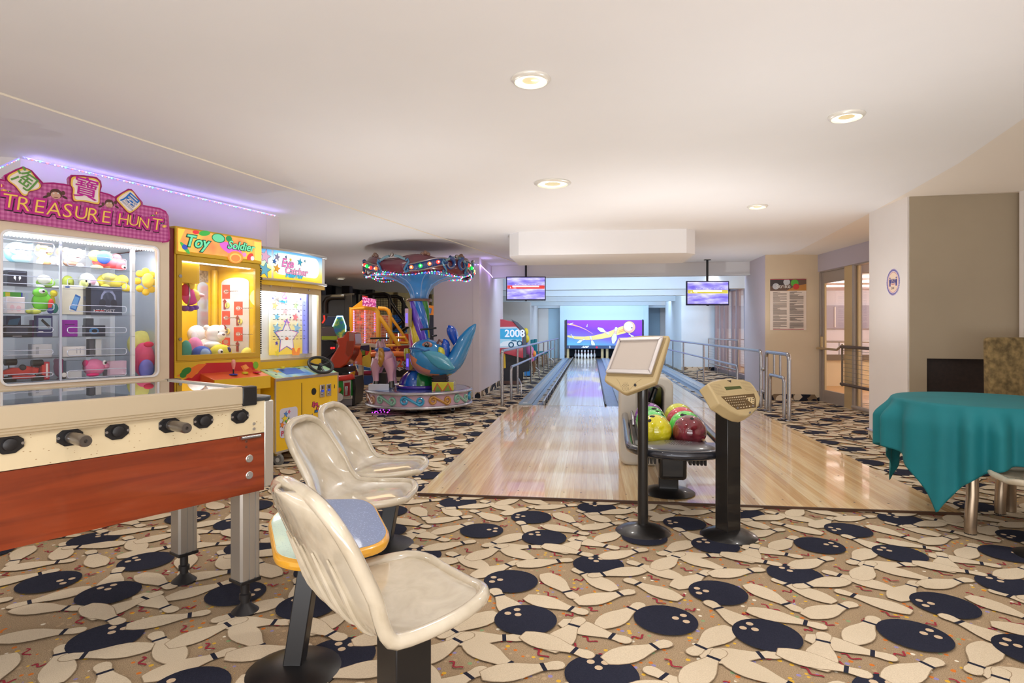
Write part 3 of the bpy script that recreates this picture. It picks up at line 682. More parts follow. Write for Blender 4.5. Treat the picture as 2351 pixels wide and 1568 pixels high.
# ribbed top rail along the long side
mb=MB(); pr=[(-.012,za-.03),(-.012,zt-.005),(-.004,zt),(.055,zt),(.055,zt-.02),(.02,zt-.02),(.02,za-.03)]
pr=[(-.012,za-.05),(-.006,za-.046),(-.012,za-.042),(-.006,za-.036),(-.012,za-.032),(-.006,za-.026),(-.012,za-.022),(-.012,zt-.004),(-.006,zt),(.03,zt),(.03,za-.05)]
mb.prism(pr,'x',-LT,-.115); mb.build('top_rail',m_alul,ft,ang=20)
mb=MB(); mb.prism([(DT-(y),z) for y,z in reversed(pr)],'x',-LT,-.115); mb.build('top_rail',m_alul,ft,ang=20)
MB().box((-.115,-.014,za-.035),(-.045,.035,zt+.002)).build('corner_block',m_black,ft,bevel=.006)
MB().box((-.115,DT-.035,za-.035),(-.045,DT+.014,zt+.002)).build('corner_block',m_black,ft,bevel=.006)
MB().box((-.115,.035,zt-.02),(-.085,DT-.035,zt+.002)).build('end_rail',m_alu,ft)
MB().prism([(-.13,-.008),(.02,-.008),(.045,.02),(.045,DT-.02),(.02,DT+.008),(-.13,DT+.008)],'z',za-.02,za+.0).build('end_ledge',mat('dark_grey_ledge',(56,58,60),.3),ft,bevel=.006)
m_tglass=glass('table_glass',(.86,.93,.95),2.6,.0)
MB().box((-LT+.02,.03,zt-.012),(-.115,DT-.03,zt-.004)).build('glass_top',m_tglass,ft)
MB().box((-LT+.03,.03,.86),(-.03,DT-.03,.87)).build('pitch',mat('pitch_dark',(38,48,52),.4),ft)
# rods and players under the glass
m_rod=mat('chrome_rod',(220,220,225),.1,1)
BR=[(20,992,0),(160,978,1),(268,965,0),(388,955,1),(466,943,0),(550,935,0)]
for px,py,hd in BR:
    x,_,z=ff.s(px,py,0); z=.917
    hx=[(x+.035*1.25*math.cos(PI/8+PI/4*i),z+.034*math.sin(PI/8+PI/4*i)) for i in range(8)]
    MB().prism(hx,'y',-.006,0).build('bearing_plate',m_black,ft,bevel=.002)
    MB().lathe([(.022,0),(.02,.012),(.012,.016)],seg=20).build('bearing_cap',m_dark,ft).matrix_local=Matrix.Translation((x,-.006,z))@Matrix.Rotation(PI/2,4,'X')
    mb=MB()
    for s in (-1,1): mb.cyl((x+s*.036,-.0085,z),(x+s*.036,-.006,z),.005,seg=10)
    mb.build('screw',m_steel,ft)
    MB().cyl((x,-.004,z),(x,DT-.004,z),.008).build('rod',m_rod,ft)
    if hd:
        mb=MB(); mb.lathe([(.019,.0),(.021,.008),(.0205,.03),(.0215,.06),(.0205,.09),(.021,.118),(.019,.127),(.006,.127),(.005,.118)],seg=24)
        h=mb.build('handle',mat('handle_smoke',(70,62,56),.3,coat=.4),ft); h.matrix_local=Matrix.Translation((x,-.02,z))@Matrix.Rotation(PI/2,4,'X')
    mb=MB()
    for k in range(3):
        y=.18+k*.18; mb.sph((x,y,.975),.014,nu=10,nv=8); mb.cyl((x,y,.96),(x,y,.89),.012,.009,seg=8)
    mb.build('player_row',mat('player_red' if hd else 'player_blue',(190,40,40) if hd else (40,60,160),.4),ft,kind='stuff')
# hardware on the near corner
for (x,z,r,nm,m_) in ((-.075,.72,.019,'bolt_cap',m_alu),(-.075,.645,.019,'bolt_cap',m_alu)):
    c=MB().lathe([(r,0),(r,.003),(r*.8,.006),(.008,.006),(.008,.009),(.003,.009)],seg=24).build(nm,m_,ft); c.matrix_local=Matrix.Translation((x,.004,z))@Matrix.Rotation(PI/2,4,'X')
for z in (.875,.852,.80,.775):
    MB().cyl((-.09 if z<.82 else -.055,-.005 if z>.83 else 0,z),(-.09 if z<.82 else -.055,.004,z),.0065,seg=12).build('rivet',m_alu,ft)
MB().cyl((-.12,-.012,.819),(-.03,-.012,.819),.0075).build('hinge_barrel',m_steel,ft)
# legs: fluted aluminium posts with black adjustable feet
def table_leg(x,y):
    mb=MB(); pts=[]
    w=.061; k_=.78
    pr=[(-w,-w+.012),(-w+.012,-w),(-.02,-w),(-.017,-w+.006),(-.008,-w+.006),(-.005,-w),(.02,-w),(.023,-w+.006),(.03,-w+.006),(.033,-w),(w-.012,-w),(w,-w+.012),(w,-.02),(w-.006,-.017),(w-.006,-.008),(w,-.005),(w,w-.012),(w-.012,w),(-w+.012,w),(-w,w-.012)]
    L=MB().prism([(x+a*k_,y+b*k_) for a,b in pr],'z',.16,zb+.22).build('leg',m_alu,ft,ang=25)
    MB().box((x-w*k_-.003,y-w*k_-.003,.145),(x+w*k_+.003,y+w*k_+.003,.162)).build('leg_cap',m_black,L,bevel=.003)
    MB().lathe([(.06,.0),(.06,.008),(.035,.03),(.02,.045),(.02,.06),(.026,.062),(.026,.085),(.019,.09),(.019,.15)],(x,y,0),seg=24).build('leveling_foot',m_dark,L)
table_leg(-.053,.074); table_leg(-.053,DT-.074); table_leg(-LT+.07,.084); table_leg(-LT+.07,DT-.07)
MB().box((-.003,-.002,zb+.01),(.045,.05,za-.02)).build('corner_post',mat('corner_alu',(205,200,190),.3,.7),ft,bevel=.006)
MB().box((-.003,DT-.05,zb+.01),(.045,DT+.002,za-.02)).build('corner_post',mat('corner_alu'),ft,bevel=.006)
MB().box((0,.05,zb+.2),(.02,DT-.05,za-.02)).build('end_cladding',m_speck,ft)

# ================================================================ SHELL CHAIRS
def pearl():
    m,nt,b,N,L=nodemat('pearl_plastic',.16,.8)
    tc=N('ShaderNodeTexCoord'); nz=N('ShaderNodeTexNoise'); nz.inputs['Scale'].default_value=9; nz.inputs['Detail'].default_value=8; nz.inputs['Distortion'].default_value=.6; L(tc.outputs['Object'],nz.inputs['Vector'])
    r=ramp(N,[(.3,(188,175,152)),(.7,(214,203,182))]); L(nz.outputs['Fac'],r.inputs[0]); L(r.outputs[0],b.inputs['Base Color'])
    return m
m_pearl=pearl()
def cr(P,t):
    """catmull-rom through list of tuples"""
    n=len(P)-1; f=min(max(t,0),1)*n; i=min(int(f),n-1); u=f-i
    p=[P[max(i-1,0)],P[i],P[i+1],P[min(i+2,n)]]
    return tuple(.5*((2*p[1][k])+(-p[0][k]+p[2][k])*u+(2*p[0][k]-5*p[1][k]+4*p[2][k]-p[3][k])*u*u+(-p[0][k]+3*p[1][k]-3*p[2][k]+p[3][k])*u**3) for k in range(len(P[0])))
# profile: (forward x, height z, half width, side lift)
SP=[(.235,-.012,.08,0),(.225,.0,.15,0),(.18,.004,.21,0),(.08,-.004,.243,0),(-.04,-.008,.255,0),(-.13,.0,.255,0),(-.19,.04,.25,0),(-.24,.10,.245,0),(-.295,.19,.235,0),(-.345,.27,.222,0),(-.38,.325,.192,0),(-.40,.358,.14,0),(-.409,.374,.06,0)]
def chair(name,lab,a,d,al,post=None,zs=.45,grp=None,lean=(0,0),ws=1,xs=1,bk=1,zb=1,rr=.019):
    p=AD(a,d); e=empty(name,(p.x,p.y,0),heading(al),lab,'chair',grp)
    def shell(u,v):
        x,z,w,l=cr(SP,v); s=u*2-1
        seat=1-min(max((v-.4)/.2,0),1)
        # dish: seat dips in the middle, back wraps forward at its sides
        q=abs(s)**2.4
        if x<-.13: x=-.13+(x+.13)*bk
        return (x*xs+(1-seat)*q*.05, s*w*ws, zs+z*(zb if z>.05 else 1)-seat*(1-q)*.014)
    mb=MB().grid(shell,17,40)
    sh=mb.build('seat_shell',m_pearl,e,solid=.012,ang=80)
    # rolled rim around the whole shell
    edge=[shell(1,v/30) for v in range(31)]+[shell(0,v/30) for v in range(30,-1,-1)]
    MB().tube(edge,rr,10,closed=True).build('rim',m_pearl,e,ang=80)
    # flutes on the rear of the back
    for k in range(5):
        s=.5+(k-2)*.15
        pth=[]
        for v in [.36+i*.03 for i in range(12)]:
            p0=Vector(shell(s,v)); nrm=(Vector(shell(s,v+.01))-Vector(shell(s,v-.01))).cross(Vector(shell(s+.02,v))-Vector(shell(s-.02,v))).normalized()
            if nrm.x>0 and v>.55: nrm=-nrm
            if v<=.55 and nrm.z>0: nrm=-nrm
            pth.append(p0+nrm*.010)
        MB().tube(pth,.008,8,rs=[.003+.008*math.sin(PI*i/11) for i in range(12)]).build('flute',m_pearl,sh)
    MB().box((-.13,-.10,zs-.035),(.13,.10,zs-.016)).build('seat_bracket',m_black,e,bevel=.004)
    if post:
        bx,by,w=post   # local base position, width of the square post
        MB().ext([(bx-w/2,by-w/2,.02),(bx+w/2,by-w/2,.02),(bx+w/2,by+w/2,.02),(bx-w/2,by+w/2,.02)],(lean[0],lean[1],zs-.05)).build('post',m_black,e,bevel=.004)
        MB().lathe([(.17,0),(.172,.006),(.14,.016),(.06,.03),(.0,.032)],(bx,by,0),seg=36).build('floor_plate',m_black,e,ang=60)
    return e
chair('shell_chair','cream pearl plastic shell chair nearest the camera, seen from behind, ribbed back',-.395,1.93,50,(-.02,-.13,.12),.455,'cream shell chairs',(.0,.0),1.09,1.10,.68,1.04,.022)
chair('shell_chair','cream pearl plastic shell chair in the middle of the three at left',-.765,3.14,95,(.02,-.02,.08),.455,'cream shell chairs')
chair('shell_chair','cream pearl plastic shell chair farthest back of the three at left',-.79,3.74,95,(.03,-.10,.08),.455,'cream shell chairs',(.05,.1))
chair('shell_chair','cream plastic shell seat at right frame edge beside the teal clothed table',3.06,3.42,-75,(.0,.0,.08),.455,'cream shell chairs')
# small table with blue and green top and yellow edge
tp=AD(-.79,2.34); e=empty('small_table',(tp.x,tp.y,0),heading(90),'small low table with blue and pale green top and yellow rounded edge','table')
cn=[(-.985,2.42),(-.80,2.02),(-.68,1.965),(-.46,2.14),(-.455,2.26),(-.60,2.64),(-.68,2.74),(-.93,2.72),(-1.0,2.62)]
tl=[(a+.79,d-2.34) for a,d in cn]
def roundpoly(pts,r=.06,n=5):
    out=[]; N_=len(pts)
    for i in range(N_):
        p0,p1,p2=Vector(pts[i-1]),Vector(pts[i]),Vector(pts[(i+1)%N_])
        a=p1+(p0-p1).normalized()*min(r,(p0-p1).length*.45); b=p1+(p2-p1).normalized()*min(r,(p2-p1).length*.45)
        for k in range(n+1):
            t=k/n; q=a*(1-t)**2+p1*2*t*(1-t)+b*t*t; out.append((q.x,q.y))
    return out
tlr=roundpoly(tl); zt2=.535
def shrink(pts,k):
    c=Vector((sum(p[0] for p in pts)/len(pts),sum(p[1] for p in pts)/len(pts)))
    return [tuple(c+(Vector(p)-c)*k) for p in pts]
mb=MB(); 
levels=[(.93,zt2-.04),(.985,zt2-.032),(1,zt2-.018),(.99,zt2-.006),(.965,zt2)]
vs=[];n=len(tlr)
for k,z in levels: vs+=[(p[0],p[1],z) for p in shrink(tlr,k)]
fs=[list(range(n))[::-1],[4*n+i for i in range(n)]]+[(j*n+i,j*n+(i+1)%n,(j+1)*n+(i+1)%n,(j+1)*n+i) for j in range(4) for i in range(n)]
mb.add(vs,fs); mb.build('table_edge',mat('yellow_edge',(226,164,44),.25,coat=.5),e)
ins=shrink(tlr,.945)
def clip(pts,side):
    out=[]; f=lambda p:(p[0]*.93+p[1]*.36-(-.012))*side
    for i in range(len(pts)):
        a,b=pts[i-1],pts[i]; fa,fb=f(a),f(b)
        if (fa>=0)!=(fb>=0):
            t=fa/(fa-fb); out.append((a[0]+(b[0]-a[0])*t,a[1]+(b[1]-a[1])*t))
        if fb>=0: out.append(b)
    return out
for side,nm,c in ((1,'blue_top',(122,140,180)),(-1,'green_top',(196,222,206))):
    MB().prism(clip(ins,side),'z',zt2-.002,zt2+.0015).build('table_top',speckle(nm+'_laminate',c,tuple(min(255,v+45) for v in c) if side>0 else (170,200,190),160,.35,.35),e,label='%s half of the table top'%('blue speckled' if side>0 else 'pale green'))
MB().ext([(-.075,-.085,.02),(-.005,-.085,.02),(-.005,.0-.015,.02),(-.075,-.015,.02)],(.05,.09,zt2-.05)).build('post',m_black,e,bevel=.004)
MB().box((-.10,-.1,zt2-.05),(.12,.15,zt2-.038)).build('mounting_plate',m_black,e)
MB().lathe([(.175,0),(.177,.006),(.15,.018),(.07,.036),(.0,.04)],(-.04,-.05,0),seg=40).build('floor_plate',m_black,e,ang=60)

# ================================================================ SCORING TERMINALS
m_kbeige=mat('terminal_beige',(184,163,120),.38,coat=.15,var=.03,scale=6)
m_pole=mat('black_satin',(30,28,28),.32,.2,coat=.3)
class Pl:
    """tilted plane: centre p, yaw to the right of the viewer, tilt back"""
    def __init__(s,p,yaw,tilt):
        y,t=math.radians(yaw),math.radians(tilt); s.p=Vector(p)
        s.n=AD(math.sin(y)*math.cos(t),-math.cos(y)*math.cos(t),0)+Vector((0,0,math.sin(t))); s.n.normalize()
    def at(s,px,py,off=0):
        r=W(px,py,1)-CAM; pp=s.p+s.n*off; t=(pp-CAM).dot(s.n)/r.dot(s.n); return CAM+r*t
def slab(pl,pts,lo,hi,name,m,par,o,bev=0,**k):
    P=[pl.at(x,y,0)-o for x,y in pts]; mb=MB(); mb.ext([p+pl.n*lo for p in P],pl.n*(hi-lo)); return mb.build(name,m,par,bevel=bev,**k)
q=lambda ox,oy,s:(lambda L:[(ox+x/s,oy+y/s) for x,y in L])
bp=G(1476,1221); e=empty('score_monitor',(bp.x,bp.y,0),0,'beige tilted score monitor with silver framed blank screen on black pole','terminal')
o=Vector((bp.x,bp.y,0))
MB().lathe([(.172,0),(.175,.006),(.165,.014),(.12,.034),(.055,.05),(.042,.054),(.0,.054)],seg=48).build('base_plate',m_pole,e,ang=60)
MB().cyl((0,0,.05),(0,0,.96),.033,seg=32).build('pole',m_pole,e)
pm=Pl(W(1462,830,3.80),-26,24); c=q(1370,750,9.225)
out=c([(470,250),(700,205),(950,180),(1250,178),(1540,185),(1400,690),(1250,1180),(930,1300),(660,1400),(600,1415),(540,1390),(150,1140),(170,1050),(330,630)])
slab(pm,out,-.06,0,'housing',m_kbeige,e,o,.012,bseg=3)
slab(pm,c([(440,300),(1470,240),(1190,1060),(215,1040)]),-.002,.004,'housing_recess',mat('beige_dark',(150,128,88),.5),e,o)
O_=c([(480,262),(1425,225),(1165,1030),(200,995)]); I_=c([(515,335),(1315,305),(1105,930),(290,915)])
for i in range(4):
    j=(i+1)%4; slab(pm,[O_[i],O_[j],I_[j],I_[i]],.002,.026,'screen_frame',mat('silver_plastic',(206,200,198),.35,.4),e,o,.006)
slab(pm,I_,.006,.010,'screen',mat('screen_grey',(186,174,164),.55,var=.02,scale=4),e,o,label='blank grey screen')
m_hole=mat('speaker_hole',(60,48,34),.6)
mb=MB()
for (x,y) in [(x+((y//25)%2)*14,y) for y in range(1195,1370,26) for x in range(535,690,32)]:
    if (x-612)**2/85**2+(y-1280)**2/100**2<1:
        P=[pm.at(*c([(x+6*math.cos(t*PI/3),y+6*math.sin(t*PI/3))])[0],0)-o for t in range(6)]; mb.ext([p+pm.n*.0 for p in P],pm.n*.0012)
mb.build('speaker_holes',m_hole,e,kind='stuff')
slab(pm,[(1370+(815+27*math.cos(t*PI/8))/9.225,750+(1238+30*math.sin(t*PI/8))/9.225) for t in range(16)],0,.004,'lock_button',m_dark,e,o)
# swoosh edges around the loudspeaker
for L_ in ([(415,1095),(470,1160),(495,1230),(520,1310)],[(960,1095),(850,1165),(770,1250),(700,1330),(650,1380)]):
    MB().tube([pm.at(*p,.001)-o for p in c(L_)],.0015,6).build('moulded_ridge',m_kbeige,e)
# keyboard terminal
bp=G(1673,1231); e=empty('keypad_terminal',(bp.x,bp.y,0),0,'beige bowling keypad console on square black post','terminal'); o=Vector((bp.x,bp.y,0))
MB().lathe([(.172,0),(.175,.006),(.165,.014),(.12,.034),(.06,.05),(.0,.052)],seg=48).build('base_plate',m_pole,e,ang=60)
r=Matrix.Rotation(heading(62),4,'Z'); MB(r).box((-.065,-.05,.03),(.05,.05,.80)).build('post',m_pole,e,bevel=.004)
MB(r).box((-.05,-.04,.78),(.04,.04,.86)).build('neck',m_pole,e)
pk=Pl(W(1685,915,3.72),40,38); c=q(1590,850,11.2)
out=c([(375,345),(500,280),(700,228),(1000,205),(1290,235),(1480,290),(1580,400),(1680,560),(1755,720),(1730,860),(1650,1010),(1540,1125),(1400,1185),(1230,1160),(1000,1050),(840,935),(690,850),(640,770),(500,520)])
slab(pk,out,-.078,0,'housing',m_kbeige,e,o,.010,bseg=3)
slab(pk,c([(815,432),(1215,405),(1268,470),(870,512)]),.0,.0015,'display',mat('lcd_green',(62,74,30),.3),e,o,label='dark green display')
slab(pk,c([(730,680),(1580,598),(1625,760),(1635,960),(1150,1018),(980,900),(860,800)]),0,.001,'key_panel',mat('key_bronze',(92,70,36),.4),e,o)
slab(pk,c([(885,262),(992,256),(988,318)]),0,.001,'arrow_mark',m_hole,e,o)
slab(pk,c([(1370,740),(1400,705),(1560,695),(1590,730),(1580,860),(1550,875)]),.001,.002,'arrow_key_pad',mat('key_cream',(206,184,140),.4),e,o)
mb=MB(); m2=MB()
def dot(mbx,x,y,rx,ry,h,n=8,b=.001):
    P=[pk.at(*c([(x+rx*math.cos(t*2*PI/n),y+ry*math.sin(t*2*PI/n))])[0],0)-o+pk.n*b for t in range(n)]; mbx.ext(P,pk.n*h)
for r_,(x0,y0,n_) in enumerate(((870,790,11),(940,852,9),(1020,912,8))):
    for k in range(n_):
        dot(mb,x0+k*46.5,y0-k*4.6,19,21,.002); dot(m2,x0+k*46.5,y0-k*4.6,9,10,.003)
for k in range(12): dot(m2,840+k*47,725-k*4.5,12,13,.0015)
for k in range(5): dot(m2,1240+k*74,965-k*12,15,14,.0015)
mb.build('key',mat('key_dark',(86,66,40),.4),e,kind='stuff'); m2.build('key_legend',mat('key_light',(220,204,170),.4),e,kind='stuff')
mb=MB()
for x,y in ((1485,745),(1485,790),(1548,785),(1548,838)): dot(mb,x,y,14,16,.0015,4,.002)
for x,y in ((1410,750),(1552,730)): dot(mb,x,y,16,18,.001,8,.002)
mb.build('arrow_keys',m_hole,e,kind='stuff')
mb=MB()
for x0,y0,n_ in ((465,384,9),):
    for j in range(8):
        for i in range(9): dot(mb,465+j*26+i*27,384+j*36-i*3,4,5,.0008,5,0); dot(mb,1235+j*25+i*25,314+j*36-i*2,4,5,.0008,5,0)
for j in range(4):
    for i in range(3): dot(mb,1500+j*8+i*35,1010+j*22-i*6,4,5,.0008,5,0)
mb.build('speaker_holes',m_hole,e,kind='stuff')
for x,y in ((1150,972),(1552,922),(1470,1095)): slab(pk,[(1590+(x+26*math.cos(t*PI/6))/11.2,850+(y+28*math.sin(t*PI/6))/11.2) for t in range(12)],0,.004,'round_button',m_steel,e,o)

# ================================================================ BALL RETURN
fr_=Fr((.60,4.85,.0225),99.5); e=fr_.e('ball_return','black oval ball return rack on pedestal in front of grey hood','ball return')
MB().lathe([(.205,0),(.208,.006),(.19,.016),(.13,.034),(.08,.042),(.0,.044)],seg=48).build('base_plate',m_pole,e,ang=60)
MB().box((-.075,-.05,.03),(.075,.05,.40)).build('pedestal',m_pole,e,bevel=.006)
MB().box((-.10,-.40,.19),(.10,.05,.445)).build('lift_housing',m_pole,e,bevel=.03,bseg=4)
for s in (-1,1):
    for k in range(5): MB().box((s*(.125+k*.026)-.009,-.38,.30),(s*(.125+k*.026)+.009,-.1,.43)).build('cooling_fin',m_pole,e,bevel=.004)
rim=[(-.315,.86,.47),(-.315,.85,.478),(-.315,.4,.478),(-.315,0,.478),(-.318,-.35,.478),(-.315,-.62,.478)]
for k in range(1,16):
    t=PI*k/16; rim.append((-.315*math.cos(t),-.66-.27*math.sin(t),.478))
rim+=[(-x,y,z) for x,y,z in rim[5::-1]]
MB().tube(rim,.029,14).build('rim_tube',mat('rim_black',(52,54,62),.25,.5,coat=.5),e,ang=60)
MB().tube([(-.262,.60,.55),(-.262,.2,.55),(-.262,.12,.50)],.012,10).build('guide_rail',m_steel,e)
mb=MB(); pts=[(.27*math.cos(t*PI/12),-.655+.24*math.sin(t*PI/12)) for t in range(12,25)]
pts=[(x,y) for x,y in pts]; mb.prism(pts+[(.27,-.50),(-.27,-.50)],'z',.475,.492); 
mb.sph((0,-.70,.485),.25,(1,.78,.16),28,12); mb.build('front_plate',mat('plate_grey',(70,72,80),.3,.3,coat=.4),e,ang=60)
mb=MB()
for j in range(9):
    for i in range(-5,6):
        x=i*.016+(j%2)*.008; y=-.78+j*.02
        if abs(x)<.09 and (x/.09)**2+((y+.70)/.10)**2<1: mb.cyl((x,y,.50),(x,y,.4862+.04*math.sqrt(max(0,1-(x/.25)**2-((y+.70)/.195)**2))),.0028,seg=6)
mb.build('perforation',m_hole,e,kind='stuff')
for x0,x1 in ((-.24,-.205),(-.025,.025),(.205,.24)): MB().box((x0,-.55,.42),(x1,.9,.47 if x0<-.1 or x0>.1 else .45)).build('ball_rail',m_black,e,bevel=.006)
MB().box((-.27,-.50,.405),(.27,.92,.432)).build('tray',m_black,e)
# hood
hd=MB(); hx=fr_.loc(AD(1.275,5.75)).x; hy=.90
oc=rrect(hx-.25,.0,hx+.25,.835,.09,6); ic=rrect(hx-.075,.30,hx+.165,.755,.07,6)
frame_mesh(hd,oc,ic,hy,hy+.20); hd.prism(oc,'y',hy+.20,hy+.60)
hd.build('hood',mat('hood_grey',(196,190,180),.35,coat=.3,var=.04,scale=3),e,bevel=.03,bseg=4)
MB().box((hx-.08,hy+.18,.30),(hx+.17,hy+.195,.76)).build('mouth_lining',mat('mouth_black',(8,8,9),.12,coat=1),e)
MB().tube([(hx+.1,hy+.10,.72),(hx+.06,hy+.08,.60),(hx+.08,hy+.09,.45)],.02,8).build('mouth_flap',mat('mouth_black'),e)
def ballmat(name,c0,c1):
    m,nt,b,N,L=nodemat(name,.08,1)
    tc=N('ShaderNodeTexCoord'); nz=N('ShaderNodeTexNoise'); nz.inputs['Scale'].default_value=6; nz.inputs['Distortion'].default_value=2.5; L(tc.outputs['Object'],nz.inputs['Vector'])
    r=ramp(N,[(.35,c0),(.65,c1)]); L(nz.outputs['Fac'],r.inputs[0]); L(r.outputs[0],b.inputs['Base Color']); return m
bl=[(1,0,'maroon',(92,22,32),(140,50,62)),(1,1,'bright green',(50,190,60),(150,240,120)),(1,2,'red',(196,36,60),(226,80,96)),(1,3,'yellow green',(190,200,30),(226,226,60)),
    (-1,0,'yellow',(200,190,20),(232,220,50)),(-1,1,'light green',(70,200,90),(150,240,150)),(-1,2,'deep green',(40,170,60),(90,220,90)),(-1,3,'purple',(110,40,140),(160,80,180))]
nm_=['front of the right row','second in the right row','third in the right row','rear of the right row']
for s,k,cn_,c0,c1 in bl:
    p=fr_.wd((s*.1195-.008,-.42+k*.2385,.55)); b=empty('bowling_ball',p,0,'%s marbled bowling ball, %s on the rack'%(cn_,nm_[k] if s>0 else nm_[k].replace('right','left')),'bowling ball','bowling balls on the return rack')
    MB().sph((0,0,0),.118,nu=40,nv=24).build('ball_shell',ballmat('ball_'+cn_.replace(' ','_'),c0,c1),b,ang=90)
    rng=random.Random(k*3+s); th0={(1,0):(.15,1.05),(1,1):(-.5,.95)}.get((s,k),(rng.uniform(-1,1),rng.uniform(.5,1.3)))
    hs=[(0,0),(.26,.05),(.1,.35)] if (s,k)==(1,1) else ([(0,0)] if (s,k)==(1,0) else [(0,0),(.24,.0),(.12,.4)])
    for u,v in hs:
        az=-PI/2+th0[0]+u*1.3; el=th0[1]-v
        dv=Vector((math.cos(az)*math.cos(el),math.sin(az)*math.cos(el),math.sin(el)))
        MB().cyl(dv*.1165,dv*.1183,.0135,seg=16).build('finger_hole',mat('hole_black',(14,12,14),.6),b)

# ================================================================ TABLE WITH TEAL CLOTH
tc_=AD(3.2,4.08); e=empty('round_table',(tc_.x,tc_.y,0),heading(90),'round table with bent steel legs under the teal cloth at right','table')
MB().lathe([(.0,.795),(.505,.795),(.51,.80),(.51,.82),(.505,.823),(.0,.823)],seg=64,cap=False).build('table_top',mat('laminate_white',(220,214,204),.5),e)
m_leg=mat('champagne_steel',(170,150,128),.28,.8)
for (px,py,tx,ty) in ((2228,1228,-.30,-.16),(2296,1182,-.10,.22)):
    g=G(px,py)-Vector((tc_.x,tc_.y,0)); a_=g.x*C_+g.y*S_; d_=-g.x*S_+g.y*C_
    MB().tube([(a_,d_,.012),(a_,d_,.06),(a_+.005,d_,.16),(a_+.02,d_+.01,.25),(a_*.75+tx*.25+.03,d_*.8+ty*.2,.5),(a_*.4+tx*.6+.04,d_*.4+ty*.6,.79)],.034,16).build('leg',m_leg,e)
    MB().cyl((a_,d_,0),(a_,d_,.014),.034,seg=20).build('foot_cap',m_dark,e)
for a_,d_ in ((.35,.2),(.2,-.3)):
    MB().tube([(a_,d_,.01),(a_,d_,.2),(a_*.5,d_*.5,.79)],.034,12).build('leg',m_leg,e)
def cloth(u,v):
    th=u*2*PI; cr_=math.radians(209) # corner direction
    ph=(th-cr_); ph=(ph+PI/4)%(PI/2)-PI/4
    L=.86/math.cos(PI/4-abs(ph)) if False else .86/max(abs(math.cos(th-cr_-PI/4)),abs(math.sin(th-cr_-PI/4)))
    R=.516; drop=(L-R)
    if v<.25:
        r=R*v/.25; return (r*math.cos(th),r*math.sin(th),.8265)
    t=(v-.25)/.75; s=t*drop
    bend=.03
    fold=(.5+.5*math.cos(21*th+1.6*math.sin(3*th)))*.085*(.6+.4*math.sin(5*th))+(.5+.5*math.cos(9*th+.8))*.035
    k=min(1,s/.16); k=k*k*(3-2*k)
    r=R+.006+min(s,.02)*.5+fold*k+ .012*k + .05*t*max(0,(drop-.34))
    return (r*math.cos(th),r*math.sin(th),.8265-max(0,s-.012))
c_=MB().grid(cloth,260,40).build('tablecloth',mat('teal_cloth',(4,112,120),.75,var=.06,scale=5,bump=.05),None,ang=80,solid=.003)
c_.location=(tc_.x,tc_.y,0); c_.rotation_euler=(0,0,heading(90)); tag(c_,'teal cloth draped over round table with pointed corner hanging low','tablecloth')
# upholstered high-back chair in the corner
p=AD(4.50,5.15); e=empty('upholstered_chair',(p.x,p.y,0),heading(90),'mottled brown velvet high-back chair behind the teal table','chair')
m_vel=mat('mottled_velvet',(128,108,70),.9,var=.5,scale=22)
MB().prism(roundpoly([(-.29,.45),(.29,.45),(.30,1.235),(-.30,1.235)],.04),'y',.12,.22).build('backrest',m_vel,e,bevel=.02,bseg=3)
MB().box((-.28,-.32,.36),(.28,.14,.48)).build('seat',m_vel,e,bevel=.03,bseg=3)
for x in (-.24,.24):
    for y in (-.28,.16): MB().cyl((x,y,0),(x,y,.37),.018,.024,seg=12).build('leg',mat('dark_wood',(60,38,24),.4),e)
# ================================================================ PRIZE MACHINES
m_glow=mat('white_glow',(255,255,255),.5,emit=4.5)
m_frost=mat('bright_liner',(244,247,252),.5)
m_acr=glass('acrylic',(.97,.98,1),1.2)
m_loop=mat('clear_loop',(206,214,240),.1,.2,coat=1)
# ---- pink-topped prize cabinet
o_=AD((386-CX)/FP*4.45,4.45); _f=Fr((o_.x,o_.y,0),32.4); WT=1.08
f1=Fr((o_.x-_f.u.x*WT,o_.y-_f.u.y*WT,0),32.4)
e=f1.e('prize_cabinet','tall cream prize cabinet with pink arched sign and lit window of plush toys and boxes','prize machine')
X=lambda px,py,y=0:(lambda p:(p[0],p[2]))(f1.s(px,py,y))
cx3=lambda x,y:(x/3.92,500+y/3.92)
wl,wr=X(3,700)[0],X(358,700)[0]; wt=X(200,552)[1]; wb=X(180,872)[1]
zsg=X(380,553)[1]
DP=.80
m_cream=mat('cabinet_cream',(222,204,180),.45,var=.03,scale=5)
mb=MB(); frame_mesh(mb,rectloop(0,wb-.10,WT-.0,zsg,6),rrect(wl,wb,wr,wt,.035,6),-.02,.02); mb.build('window_frame',m_cream,e,bevel=.006)
mb=MB(); frame_mesh(mb,rrect(wl-.012,wb-.012,wr+.012,wt+.012,.045,6),rrect(wl,wb,wr,wt,.035,6),-.03,-.015); mb.build('window_trim',mat('trim_white',(236,236,240),.3),e,bevel=.003)
MB().box((0,0,.06),(WT,DP,wb-.10)).build('lower_body',m_cream,e,bevel=.01)
MB().box((0,DP-.03,wb-.1),(WT,DP,zsg+.1)).build('back_panel',m_frost,e)
MB().box((0,.02,wb-.1),(.03,DP-.03,zsg)).build('side_panel',m_frost,e)
MB().box((0,.02,zsg-.04),(WT,DP-.03,zsg+.06)).build('roof_panel',m_frost,e)
MB().box((WT-.02,.02,wb-.1),(WT,.10,zsg)).build('side_panel',m_cream,e)
MB().box((WT-.015,.10,wb-.05),(WT-.01,DP-.03,zsg-.05)).build('side_panel',mat('mirror_side',(188,196,208),.2,.4,var=.05,scale=8),e)
MB().box((.03,.02,wb-.04),(WT-.02,DP-.03,wb-.02)).build('floor_panel',mat('chrome_floor',(210,214,225),.12,.7),e)
